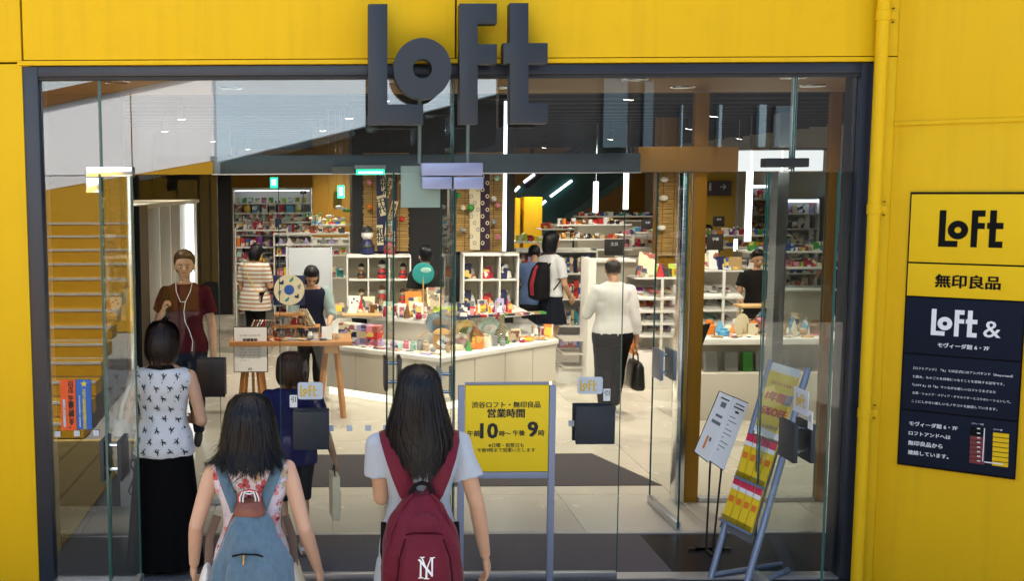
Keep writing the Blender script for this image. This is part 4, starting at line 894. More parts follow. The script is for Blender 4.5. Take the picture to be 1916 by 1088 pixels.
# --- racks behind the island and to the right
def slopeshelf(label, px0, px1, y, pys, d=.42, post=None, cols=BRIGHT, tops=True, g='printed goods on sloping shelves', nm='plastic_folder'):
    x0, x1 = X(px0, y), X(px1, y); t = thing('sloped_rack', label, 'rack', ((x0 + x1) / 2, y, 0))
    zs = [Z(q, y, (px0 + px1) / 2) for q in pys]
    for a in ([x0, x1] if post is None else [X(q, y) for q in post]): MB().box(a - .015, a + .015, y - .02, y + .01, 0, zs[0]).done('post', WHITE, t, bevel=.002)
    for r, z in enumerate(zs):
        M = Matrix.Rotation(.3 if r else 0, 3, 'X'); MB().obox(((x0 + x1) / 2, y + d / 2, z), (x1 - x0, d, .016), M).done('shelf_board', WHITE, t)
        if r:
            MB().box(x0, x1, y - .025, y - .005, z - .075, z - .05).done('shelf_edge', WHITE, t)
            n = int((x1 - x0) / .085)
            for k in range(min(n, 14)):
                c = rnd.choice(cols); pz = z + (-.03 if k % 2 else .0)
                put(nm, cbox(.12, .17, .01, cmp_(c)), (x0 + .07 + k * .085, y + (.1 if k % 2 else .19), pz - .03 + (.03 if k % 2 == 0 else 0) + .02), f'{c} {nm.replace("_", " ")}, {ORD[k]} from the left on {["", "the upper", "the second", "the third", "the lowest", "the bottom"][r]} sloping shelf of {g.split(" of ")[-1]}', 'folder', g, (.3, 0, rnd.uniform(-.3, .3)))
    MB().box(x0, x1, y + d, y + d + .02, 0, zs[0] - .02).done('back_panel', CREAM, t)
    MB().box(x0, x1, y, y + d, 0, Z(660, y, px0)).done('base_cabinet', WHITE, t, bevel=.003)
    return zs[0], x0, x1
z, x0, x1 = slopeshelf('white sloping rack of bright plastic folders right of the man in the white shirt', 1192, 1284, 12.4, (522, 550, 574, 597, 620), post=(1240,), g='folders of the middle right rack')
put('cover_stand', cbox(.2, .03, .3, cmp_('cream')), (X(1207, 12.5), 12.5, z + .01), 'cream patterned cover standing on top of the folder rack', 'cover', None, (-.2, .15, 0))
for k, (q, c, h) in enumerate(((1262, 'lime', .16), (1278, 'orange', .16), (1236, 'blue', .08), (1248, 'black', .1))): put('display_folder', cbox(.13, .02, h, cmp_(c)), (X(q, 12.55), 12.55, z + .01), f'{c} folder standing on top of the folder rack, {ORD[k]} of four', 'folder', None, (-.3, 0, 0))
z, x0, x1 = slopeshelf('white sloping rack of booklets between the yellow column and the shop assistant', 1306, 1392, 12.8, (508, 548, 572, 600, 622), post=(1355,), cols=['white', 'cream', 'mint', 'red', 'beige', 'grey'], g='booklets of the right rack', nm='booklet')
for k, (q, c, w_, h) in enumerate(((1318, 'cream', .15, .2), (1335, 'white', .13, .24), (1350, 'navy', .1, .16), (1362, 'blue', .08, .14), (1376, 'kraft', .16, .16))): put('standing_goods', cbox(w_, .05, h, cmp_(c)), (X(q, 13.0 - .03 * k), 13.0 - .03 * k, z + .01), f'{c} box or card standing on the right booklet rack, {ORD[k]} from the left', 'goods', None, (-.2, 0, .1))
# tall white stand behind the student with cards; book rows behind the blue shirt
t = shelf('magazine_shelf', 'white shelf of upright coloured files behind the person in the blue shirt', X(966, 15.6), X(1118, 15.6), 15.6, .35, [Z(q, 15.6, 1040) for q in (470, 512, 560, 610, 660)], Z(466, 15.6, 1040))
for r, q in enumerate((512, 560, 610, 660)): row('file', 'file', f'on the {ORD[r]} shelf behind the blue-shirted person', X(970, 15.6), X(1114, 15.6), 15.7, Z(q, 15.6, 1040), (.2, .28), (.03, .07), .12, .004, ['white', 'cream', 'navy', 'teal', 'red', 'lilac', 'beige', 'blue'], 'files behind the island')
t = thing('white_stand', 'tall white stand with an open frame door left of the man in the white shirt', 'stand', (X(1110, 12.6), 12.6, 0))
MB().box(X(1098, 12.6), X(1112, 12.6), 12.5, 12.9, 0, Z(484, 12.6, 1105)).done('post', WHITE, t, bevel=.003)
MB().box(X(1113, 12.6), X(1165, 12.6), 12.6, 12.64, Z(640, 12.6, 1130), Z(492, 12.6, 1130)).done('panel', CREAM, t, bevel=.003); MB().box(X(1113, 12.6), X(1186, 12.6), 12.5, 12.9, Z(490, 12.6, 1130), Z(486, 12.6, 1130)).done('top_board', WHITE, t)
for k, q in enumerate((630, 655, 680)): MB().box(X(1046, 13), X(1096, 13), 12.7, 13.1, Z(q, 13, 1070) - .02, Z(q, 13, 1070)).done('shelf_board', CREAM, t)
MB().box(X(1040, 13), X(1096, 13), 12.75, 13.1, 0, Z(684, 13, 1070)).done('base_cabinet', WHITE, t, bevel=.003)
# long low racks further back
def lowrack(label, px0, px1, y, py, rows_, nm, g, cols, h=(.05, .14)):
    x0, x1 = X(px0, y), X(px1, y); t = thing('low_rack', label, 'rack', ((x0 + x1) / 2, y, 0))
    for r, q in enumerate(py):
        z = Z(q, y, (px0 + px1) / 2); MB().box(x0, x1, y - .05 * r, y + .5, z - .03, z).done('shelf_board', WHITE, t, bevel=.003)
        if r < rows_: row(nm, nm.replace('_', ' '), f'on the {["upper", "middle", "lower"][r]} level of {g}', x0 + .04, x1 - .04, y + .1, z, h, (.05, .11), .1, .012, cols, 'goods on ' + g)
    z = Z(py[-1], y, px0); MB().box(x0 + .03, x1 - .03, y + .1, y + .48, 0, z - .032).done('base_cabinet', CREAM, t)
lowrack('long white rack of cosmetics bottles behind the student', 1040, 1180, 19.5, (420, 447, 466), 2, 'bottle', 'the long bottle rack', ['brown', 'orange', 'red', 'beige', 'black', 'white', 'crimson'])
lowrack('white rack with framed goods left of the narrow bamboo screen', 1164, 1300, 17.4, (440, 462, 482), 2, 'gift_tin', 'the rack beside the narrow screen', BRIGHT)
lowrack('long white rack across the back under the yellow wall', 1080, 1290, 23.5, (404, 412), 1, 'paperback', 'the far back rack', ['navy', 'blue', 'red', 'grey', 'teal', 'white'], (.06, .1))
lowrack('white rack of small goods behind the shop assistant', 1306, 1480, 18.0, (440, 462, 486), 2, 'notepad', 'the rack behind the assistant', BRIGHT)
lowrack('white rack near the student with pale drawers', 962, 1046, 17.4, (452, 470), 1, 'pen_pot', 'the rack left of the student', BRIGHT)
lowrack('wide white rack at the far right side', 1400, 1620, 15.4, (470, 500, 540), 2, 'craft_box', 'the far right rack', BRIGHT)
def sq(label, px0, px1, py0, py1, y, txt=None):
    t = thing('price_sign', label, 'sign', (X((px0 + px1) / 2, y), y, Z(py1, y, px0)))
    MB().box(X(px0, y), X(px1, y), y, y + .03, Z(py1, y, px0), Z(py0, y, px0)).done('board', mat('sign_black', (.03, .026, .028), .5), t, bevel=.003)
    put2d(MB(), text_geo(txt or '新商品', w=(X(px1, y) - X(px0, y)) * .4, bold=.03), ((X(px0, y) + X(px1, y)) / 2, y - .003, Z(py0 + (py1 - py0) * .3, y, px0)), (UX, UZ)).done('lettering', STK, t)
    MB().cyl((X((px0 + px1) / 2, y), y + .015, Z(py1, y, px0)), (X((px0 + px1) / 2, y), y + .015, Z(py1, y, px0) - .25), .01, n=6).done('stem', GREYM, t)
sq('black category sign above the bald man in the white shirt', 1131, 1166, 448, 478, 15, '文具'); sq('small black category sign left of the narrow bamboo screen', 1199, 1221, 411, 430, 19, '化粧'); sq('black category sign right of the yellow column, nearer one', 1322, 1352, 438, 470, 15.5, '手帳'); sq('small black category sign right of the yellow column, farther one', 1332, 1353, 405, 424, 19, '雑貨'); sq('dark small sign on top of the lit bookshelf', 563, 574, 357, 363, 17.4, '本')
fr2 = thing('display_stand', 'open white display frame on the rack beside the narrow bamboo screen', 'frame', (X(1203, 17), 17, Z(455, 17, 1203)))
for a, b, c, d_ in ((1181, 1185, 434, 458), (1221, 1225, 434, 458), (1181, 1225, 434, 438)): MB().box(X(a, 17), X(b, 17), 16.98 + (a == 1181) * .001, 17.02, Z(d_, 17, 1203), Z(c, 17, 1203)).done('bar', WHITE, fr2)
# escalator, yellow cabinets, hanging tubes at the back
ESY = 25
esc = thing('escalator', 'escalator with teal glass side and white light lines at the back of the shop', 'escalator', (X(1020, ESY), ESY, 0))
TEAL = mat('teal_glass', (.03, .10, .10), .12, var=.3, vscale=2)
MB().prism([(at(a, b, ESY).x, at(a, b, ESY).z) for a, b in ((968, 445), (1012, 445), (1180, 318), (1180, 240), (1120, 240), (968, 350))], ESY, ESY + .06).done('side_panel', TEAL, esc)
MB().prism([(at(a, b, ESY).x, at(a, b, ESY).z) for a, b in ((1000, 445), (1022, 445), (1180, 333), (1180, 318))], ESY - .05, ESY - .002).done('skirt', mat('teal_skirt', (.08, .17, .17), .35), esc)
for (a, b, c, d_) in ((1030, 368, 1070, 338), (1013, 383, 1021, 376), (980, 341, 1000, 326), (963, 358, 972, 349)):
    p, q = at(a, b, ESY - .05), at(c, d_, ESY - .05); MB().tube([p, q], .03, 6).done('light_line', EMW, esc)
p, q = at(982, 349, ESY - .02), at(1090, 272, ESY - .02); MB().tube([p, q], .09, 6).done('handrail', BLACK, esc)
yc = thing('yellow_cabinet', 'bright yellow cabinet standing near the escalator foot', 'cabinet', (X(990, 22), 22, 0))
YB = mat('bright_yellow', (.85, .50, .01), .4)
MB().box(X(979, 22), X(1013, 22), 22, 22.4, 0, Z(369, 22, 990)).done('door_panel', YB, yc, bevel=.004); MB().box(X(963, 22), X(972, 22), 22.0, 22.4, 0, Z(371, 22, 970)).done('side_panel', YB, yc, bevel=.004)
for k, (q, a, b, yy, w_) in enumerate(((1112, 340, 398, 18, .045), (1168, 290, 392, 18, .045), (1397, 318, 452, 16, .05), (1375, 448, 470, 17, .03))):
    t = thing('tube_lamp', f'hanging vertical white light tube, {ORD[k]} from the left in the right half of the shop', 'lamp', (X(q, yy), yy, Z(b, yy, q)), group='hanging vertical light tubes')
    MB().cyl((X(q, yy), yy, Z(b, yy, q)), (X(q, yy), yy, Z(a, yy, q)), w_, n=10).done('tube', EMW, t, smooth=40); MB().cyl((X(q, yy), yy, Z(a, yy, q)), (X(q, yy), yy, 3.5), .008, n=5).done('cable', GREYM, t)
ws = thing('way_sign', 'dark direction sign with toilet symbols and arrow on the yellow wall panel', 'sign', (X(1338, 20), 20, Z(366, 20, 1338)))
MB().box(X(1305, 20.1), X(1372, 20.1), 20.1, 20.3, 0, Z(322, 20.1, 1338)).done('wall_panel', mat('yellow_board', (.60, .38, .05), .5), label='yellow wall panel behind the dark direction sign', cat='wall')
MB().box(X(1313, 20), X(1364, 20), 20, 20.05, Z(366, 20, 1338), Z(339, 20, 1338)).done('board', mat('sign_plum', (.06, .05, .08), .5), ws)
put2d(MB(), text_geo('→', h=.1, bold=.03), at(1353, 350, 19.99), (UX, UZ)).done('arrow', STK, ws)
p = at(1327, 350, 19.99); m_ = MB()
for dx in (-.06, .02): m_.ell((p.x + dx, 19.992, p.z + .06), (.02, .004, .02), 8, 5).box(p.x + dx - .02, p.x + dx + .02, 19.99, 19.996, p.z - .07, p.z + .035)
m_.done('person_symbol', STK, ws)
rs = at(1283, 351, 16); t = thing('red_sign', 'small dark sign with a red disc left of the yellow column', 'sign', rs)
MB().box(rs.x - .1, rs.x + .1, 16.02, 16.05, rs.z - .12, rs.z + .1).done('board', mat('sign_plum', (.06, .05, .08), .5), t); MB().cyl((rs.x, 16.018, rs.z), (rs.x, 16.0, rs.z), .045, n=14).done('disc', cm('red'), t)
# exit lamps
ex = thing('exit_lamp', 'green lit emergency exit lamp hanging at the header beam left of the centre', 'lamp', at(693, 320, 7.6))
MB().box(X(664, 7.6), X(722, 7.6), 7.6, 7.68, Z(316, 7.6, 690), Z(309, 7.6, 690)).done('housing', GREYM, ex, bevel=.003); MB().box(X(667, 7.6), X(720, 7.6), 7.61, 7.67, Z(327, 7.6, 690), Z(316.5, 7.6, 690)).done('green_lens', EMG, ex)
MB().box(X(671, 7.6), X(716, 7.6), 7.606, 7.609, Z(325, 7.6, 690), Z(321, 7.6, 690)).done('white_band', mat('exit_white', (1, 1, 1), emit=(.7, 1, .85), estr=.8), ex)
MB().box(X(622, 7.6), X(662, 7.6), 7.6, 7.66, Z(325, 7.6, 640), Z(312, 7.6, 640)).done('control_box', mat('olive_grey', (.12, .13, .12), .5), label='grey control box on the header beam left of the exit lamp', cat='box', bevel=.003)
for k, (a, b, c, d_, yy) in enumerate(((632, 645, 347, 371, 18.8), (507, 521, 332, 352, 17.2))):
    t = thing('exit_lamp', ['small green exit lamp on the yellow pillar', 'small white and green exit lamp above the bookshelf'][k], 'lamp', (X((a + b) / 2, yy), yy, Z(d_, yy, a)))
    MB().box(X(a, yy), X(b, yy), yy, yy + .05, Z(d_, yy, a), Z(c, yy, a)).done('green_lens', EMG, t); MB().box(X(a + 3, yy), X(b - 3, yy), yy - .01, yy - .001, Z(d_ - 5, yy, a), Z(c + 4, yy, a)).done('white_band', MATS['exit_white'], t)
# lit white fascia behind the right door
lb = thing('light_box', 'bright white light box behind the open right door', 'light box', (X(1455, 9.2), 9.2, Z(320, 9.2, 1455)))
LBM = mat('lightbox_glow', (1, 1, 1), emit=(.93, .97, 1), estr=.32)
for a, b in ((1376, 1398), (1401, 1455), (1458, 1532)): MB().box(X(a, 9.2), X(b, 9.2), 9.2, 9.3, Z(320, 9.2, 1455), Z(282, 9.2, 1455)).done('panel', LBM, lb)
MB().box(X(1372, 9.2), X(1536, 9.2), 9.17, 9.33, Z(281, 9.2, 1455), Z(277, 9.2, 1455)).done('top_rail', STEEL, lb)
# right counter with wrapped goods
RC = 10.7; rz_ = .86
rcn = thing('right_counter', 'cream counter with a recessed display front at the right of the shop', 'counter', (X(1450, RC), RC, 0))
xa, xb_ = X(1306, RC), X(1600, RC)
MB().box(xa, xb_ + 1, RC - .02, RC + .8, rz_ - .06, rz_).done('counter_top', WHITE, rcn, bevel=.004)
MB().box(xa + .02, xb_ + 1, RC, RC + .78, 0, Z(700, RC, 1400)).done('base', CREAM, rcn, bevel=.004)
MB().box(xa + .02, xb_ + 1, RC + .35, RC + .78, Z(700, RC, 1400) + .002, rz_ - .062).done('recess_back', CREAM, rcn)
for k, (a, b, c) in enumerate(((1318, 1340, 'grey'), (1354, 1378, 'grey'), (1388, 1406, 'green'), (1412, 1430, 'grey'), (1450, 1472, 'grey'))):
    p = at((a + b) / 2, 698, RC + .15); put('display_case', cbox(X(b, RC) - X(a, RC), .08, .2, cm(c)), (p.x, RC + .15, Z(700, RC, 1400) + .004), f'{c} small case, {ORD[k]} from the left in the recess of the right counter', 'case', 'cases in the counter recess', (-.15, 0, 0))
cg = 'goods on the right counter'
p = at(1388, 610, RC + .25); fn = thing('round_fan', 'large white and brown round fan standing on the right counter', 'fan', (p.x, RC + .25, rz_))
M = Matrix.Rotation(.5, 3, 'Z'); MB().ell(p, (.12, .01, .13), 24, 10, M).done('fan_face', cm('cream'), fn, smooth=60); MB().ell(p + Vector((-.035, -.02, -.01)), (.06, .006, .09), 16, 8, M).done('printed_motif', cm('brown'), fn, smooth=60)
MB().cyl(p, (p.x + .03, RC + .25, rz_), .008, n=6).done('handle', WOODL, fn)
for k, (q, r, c, rr_) in enumerate(((1410, 612, 'orange', .09), (1423, 606, 'pink', .09), (1436, 610, 'beige', .1), (1427, 590, 'sky blue', .05), (1404, 625, 'cream', .07))):
    p = at(q, r, RC + .35 + .04 * k); t = thing('wrapped_sweet', f'{c} film-wrapped pack, {ORD[k]} from the left beside the big fan', 'pack', (p.x, p.y, rz_), group=cg)
    MB().ell((p.x, p.y, max(p.z, rz_ + rr_ * .7)), (rr_ * .8, rr_ * .5, rr_ * .75), 10, 7).done('contents', cm(c), t, smooth=30); MB().ell((p.x, p.y, max(p.z, rz_ + rr_ * .8)), (rr_, rr_ * .6, rr_), 9, 6).done('film_wrap', MATS['film'], t)
for k in range(14):
    q = 1312 + k * 17; yy = RC + .1 + .12 * (k % 2); c = ['cream', 'white', 'kraft', 'pink', 'beige'][k % 5]
    put('flat_pack', cbox(.12, .08, .015, cmp_(c)), (X(q, yy), yy, rz_ + .001), f'{c} flat pack, {ORD[k]} from the left along the front of the right counter', 'pack', cg, (0, 0, .5 * math.sin(k * 1.9)))
rk = thing('small_riser', 'small wooden riser shelf on the right counter in front of the assistant', 'riser', (X(1412, 11.4), 11.4, rz_))
MB().box(X(1384, 11.4), X(1434, 11.4), 11.3, 11.55, Z(575, 11.4, 1410), Z(571, 11.4, 1410)).done('shelf_board', WOODL, rk, bevel=.002)
for q in (1388, 1430): MB().box(X(q, 11.4) - .01, X(q, 11.4) + .01, 11.4, 11.42, rz_, Z(575.5, 11.4, 1410)).done('leg', WOODL, rk)
# tall shelves at the right and a dark tilted board
for k, (a, b, yy, q0, nm) in enumerate(((1402, 1462, 21.5, 345, 'tall white shelf with pale goods far behind the assistant'), (1466, 1530, 19, 372, 'tall shelf with a pale lit top behind the open right door'), (1534, 1640, 19.5, 380, 'tall pale shelf at the far right edge behind the glass'))):
    zs = [Z(q0 + 28 * (j + 1), yy, a) for j in range(7)]; zs = [z for z in zs if z > .1]
    s = shelf('tall_shelf', nm, X(a, yy), X(b, yy), yy, .4, zs, Z(q0, yy, a))
    MB().box(X(a, yy) + .03, X(b, yy) - .03, yy + .02, yy + .08, Z(q0 + 2, yy, a) - .05, Z(q0 + 2, yy, a)).done('light_strip', EMW, s)
    for j, z in enumerate(zs): row('carton', 'carton', f'on the {ORD[j]} shelf down of the {["far", "middle", "right"][k]} tall shelf', X(a, yy) + .04, X(b, yy) - .04, yy + .12, z, (.12, .26), (.07, .13), .1, .012, SOFT + ['lilac', 'blue', 'mint', 'white'], 'cartons on the tall shelves')
tl = MB().prism([(at(a, b, 9.9).x, at(a, b, 9.9).z) for a, b in ((1282, 688), (1312, 610), (1330, 606), (1298, 690))], 9.9, 9.94).done('tilted_board', BLACK, label='black board leaning at the end of the right counter', cat='board')
MB().box(X(1450, 9.6), X(1470, 9.6), 9.6, 9.75, 0, 3.1).done('slim_post', STEEL, label='slim steel post behind the open right door', cat='post')
# far side filler racks seen through the glass between things
lowrack('white island rack of small goods left of the dark column', 575, 660, 18.2, (420, 446), 1, 'spice_jar', 'the rack under the fish mobile', BRIGHT)
lowrack('far white rack right of the escalator', 1010, 1075, 21.0, (428, 445), 1, 'box_set', 'the far rack near the escalator', ['navy', 'red', 'white', 'grey'])
# shelf goods that the outside glass carries: two anti-theft stickers and square marks on the side pane
sy_ = FY + .026
def onpane(a, b, c, d_, m, name='sticker', label=None, cat=None):
    return MB().box(X(a, sy_, 750), X(b, sy_, 750), sy_ - .002, sy_, Z(d_, sy_, a), Z(c, sy_, a)).done(name, m, label=label, cat=cat)
s1_ = onpane(113, 142, 711, 806, mat('sticker_orange', (.82, .10, .015), .5), 'warning_sticker', 'orange warning sticker with black vertical writing on the left side pane', 'sticker')
s2_ = onpane(143, 171, 711, 804, mat('sticker_blue', (.01, .13, .5), .5), 'warning_sticker', 'blue warning sticker with a yellow star on the left side pane', 'sticker')
def vtext(s, px, py, hpx, m, par, w=None, bold=.04):
    z = Z(py - hpx / 2, sy_, px) - Z(py + hpx / 2, sy_, px)
    o = put2d(MB(), text_geo('\n'.join(s), h=z, w=w, bold=bold, line=.72), (X(px, sy_, 750), sy_ - .0035, Z(py, sy_, px)), (UX, UZ)).done('lettering', m, par)
    return o
vtext('万引きは、全て警察へ通報します。', 133, 758, 88, INK, s1_, w=.035); vtext('警視庁渋谷警察署', 120, 774, 52, STK, s1_, w=.018)
vtext('万引き防犯連絡協議会の店', 158, 766, 74, mat('sticker_gold', (.75, .6, .05), .5), s2_, w=.02); vtext('渋谷防犯協会・警察署', 149, 770, 60, STK, s2_, w=.009); 
cst = (X(157, sy_, 720), sy_ - .003, Z(719, sy_, 157)); MB().add([Vector(cst) + Vector((math.sin(k * PI / 5) * (.022 if k % 2 == 0 else .01), 0, math.cos(k * PI / 5) * (.022 if k % 2 == 0 else .01))) for k in range(10)], [tuple(range(9, -1, -1))]).done('star', MATS['sticker_gold'], s2_)
for k, (q, r, yy) in enumerate(((108, 813, sy_), (144, 812, sy_), (180, 811, sy_), (619, 802, FY), (654, 802, FY), (689, 802, FY), (722, 802, FY), (1069, 793, FY))):
    a = at(q, r, yy - .003); MB().box(a.x - .018, a.x + .018, yy - .005, yy - .003, a.z - .018, a.z + .018).done('glass_mark', STK, label=f'small white square mark on the glass, {ORD[k]} from the left', cat='mark', group='white square marks on the glass')

# --- dense small goods on the counters, each of its own
SH = ['box', 'jar', 'cone', 'ball', 'bag']
def small(kind, c, w_, h_):
    k = (kind, c, round(w_, 3), round(h_, 3))
    if k not in CACHE:
        m = MB()
        if kind == 'box': m.box(-w_ / 2, w_ / 2, -w_ * .35, w_ * .35, 0, h_)
        elif kind == 'jar': m.lathe([(w_ * .42, 0), (w_ * .5, h_ * .1), (w_ * .5, h_ * .65), (w_ * .3, h_ * .8), (w_ * .33, h_ * .82), (w_ * .33, h_), (.001, h_)], n=12)
        elif kind == 'cone': m.lathe([(w_ * .5, 0), (w_ * .35, h_ * .4), (w_ * .08, h_), (.001, h_)], n=10)
        elif kind == 'ball': m.ell((0, 0, w_ * .45), (w_ * .5, w_ * .4, w_ * .45), 12, 8)
        else: m.loft([(0, w_ * .4, w_ * .25), (h_ * .2, w_ * .5, w_ * .3), (h_ * .75, w_ * .42, w_ * .15), (h_ * .85, w_ * .2, w_ * .05), (h_, w_ * .4, w_ * .06)], 12)
        CACHE[k] = m.mesh(kind, cmp_(c) if kind in ('box', 'bag') else cm(c), 40)
    return CACHE[k]
GN = {'box': 'small printed box', 'jar': 'small lidded jar', 'cone': 'small pointed figure', 'ball': 'small round ornament', 'bag': 'small tied bag'}
def scatter(n, pf, zone, group, cols, wr=(.05, .1), hr=(.05, .16)):
    for k in range(n):
        kd = rnd.choice(SH); c = rnd.choice(cols); w_ = round(rnd.uniform(*wr) / .01) * .01; h_ = round(rnd.uniform(*hr) / .02) * .02
        p = pf(k / n); put({'box': 'printed_box', 'jar': 'lidded_jar', 'cone': 'small_figure', 'ball': 'round_ornament', 'bag': 'tied_bag'}[kd], small(kd, c, w_, h_), p, f'{c} {GN[kd]}, {ORD[k % 30]} {"" if k < 30 else "farther back "}from the left {zone}', 'goods', group, (0, 0, rnd.uniform(-.6, .6)))
WARM = ['red', 'orange', 'cream', 'beige', 'white', 'yellow', 'brown', 'crimson', 'kraft', 'green', 'navy', 'pink', 'grey']
def pR(t): p = along(off(C_, .93), off(R_, .93), .05 + .9 * t); return Vector((p.x + rnd.uniform(-.03, .03), p.y + rnd.uniform(.0, .22), zc + .001))
scatter(24, pR, 'along the right edge of the island counter', 'small goods at the right of the island', WARM)
def pL(t): p = along(off(L_, .84), off(C_, .9), t); return Vector((p.x, p.y + rnd.uniform(-.05, .12), zc + .001))
scatter(15, pL, 'along the left edge of the island counter', 'small goods at the left of the island', ['white', 'cream', 'lilac', 'beige', 'pink', 'white', 'grey', 'mint'])
def pU(t): p = along(ut[0], ut[1], t * 2) if t < .5 else along(ut[1], ut[2], t * 2 - 1); return Vector((p.x + rnd.uniform(-.02, .02), p.y + .05 + rnd.uniform(0, .25), zu))
scatter(40, pU, 'on the upper island tier', 'small goods on the upper tier', WARM, (.04, .09), (.05, .2))
def pC(t): return Vector((X(1320 + t * 280, RC + .3), RC + .18 + rnd.uniform(0, .45), rz_ + .001))
scatter(34, pC, 'on the right counter', 'small goods on the right counter', ['cream', 'white', 'beige', 'orange', 'brown', 'grey', 'sky blue', 'kraft'], (.06, .12), (.06, .2))
def pT(t): return Vector((X(470 + t * 180, TY), TY + rnd.uniform(-.25, .1), tz + .001))
scatter(18, pT, 'on the oak table', 'small goods on the oak table', WARM, (.03, .06), (.02, .08))
def pG(t): return Vector((X(1200 + t * 80, 12.55), 12.5 + rnd.uniform(0, .3), Z(522, 12.4, 1238) + .01))
scatter(14, pG, 'on top of the middle folder rack', 'small goods on the folder rack', BRIGHT)
# ================================================================== PEOPLE
SKIN = mat('skin', (.56, .32, .20), .5, var=.08, vscale=20, spec=.35); SKIN2 = mat('skin_tan', (.46, .26, .16), .5, var=.08, vscale=20, spec=.35)
def hairmat(name, col):
    m = mat(name, col, .32, var=.6, vscale=70, spec=.28, stretch=(1, 1, .05), bump=1.0, bscale=85); m.node_tree.nodes['Bump'].inputs['Distance'].default_value = .008; m.node_tree.nodes['Principled BSDF'].inputs['Anisotropic'].default_value = .6; return m
HAIR = hairmat('hair_black', (.005, .005, .008)); HAIRB = hairmat('hair_brown', (.045, .022, .012))
def fabric(name, col, rough=.85, var=.08, bump=.35, bs=220, sheen=.2):
    if max(col) < .1: sheen = 0
    return mat(name, col, rough, var=var, vscale=9, bump=bump, bscale=bs, sheen=sheen, spec=.12 if max(col) < .1 else .25)
def remesh(mb, voxel, smooth=3, disp=None, nudge=None):
    me = mb.mesh('solid'); o = bpy.data.objects.new('solid', me); COL.objects.link(o)
    r = o.modifiers.new('r', 'REMESH'); r.mode = 'VOXEL'; r.voxel_size = voxel
    s = o.modifiers.new('s', 'SMOOTH'); s.factor = .5; s.iterations = smooth
    dg = bpy.context.evaluated_depsgraph_get(); out = bpy.data.meshes.new_from_object(o.evaluated_get(dg))
    bpy.data.objects.remove(o); bpy.data.meshes.remove(me)
    if disp:
        amp, sc, sx = disp; ns = [v.normal.copy() for v in out.vertices]
        for v, n in zip(out.vertices, ns):
            p = v.co; q = Vector((p.x * sc, p.y * sc, p.z * sc * sx)); v.co = p + n * amp * (noise.noise(q) + .5 * noise.noise(q * 2.1))
    if nudge:
        for v in out.vertices: v.co = nudge(v.co)
    out.polygons.foreach_set('use_smooth', [True] * len(out.polygons)); out.update(); return out
def mlink(name, me, m, parent, **k):
    me.materials.clear(); me.materials.append(m); return link(name, me, parent, **k)
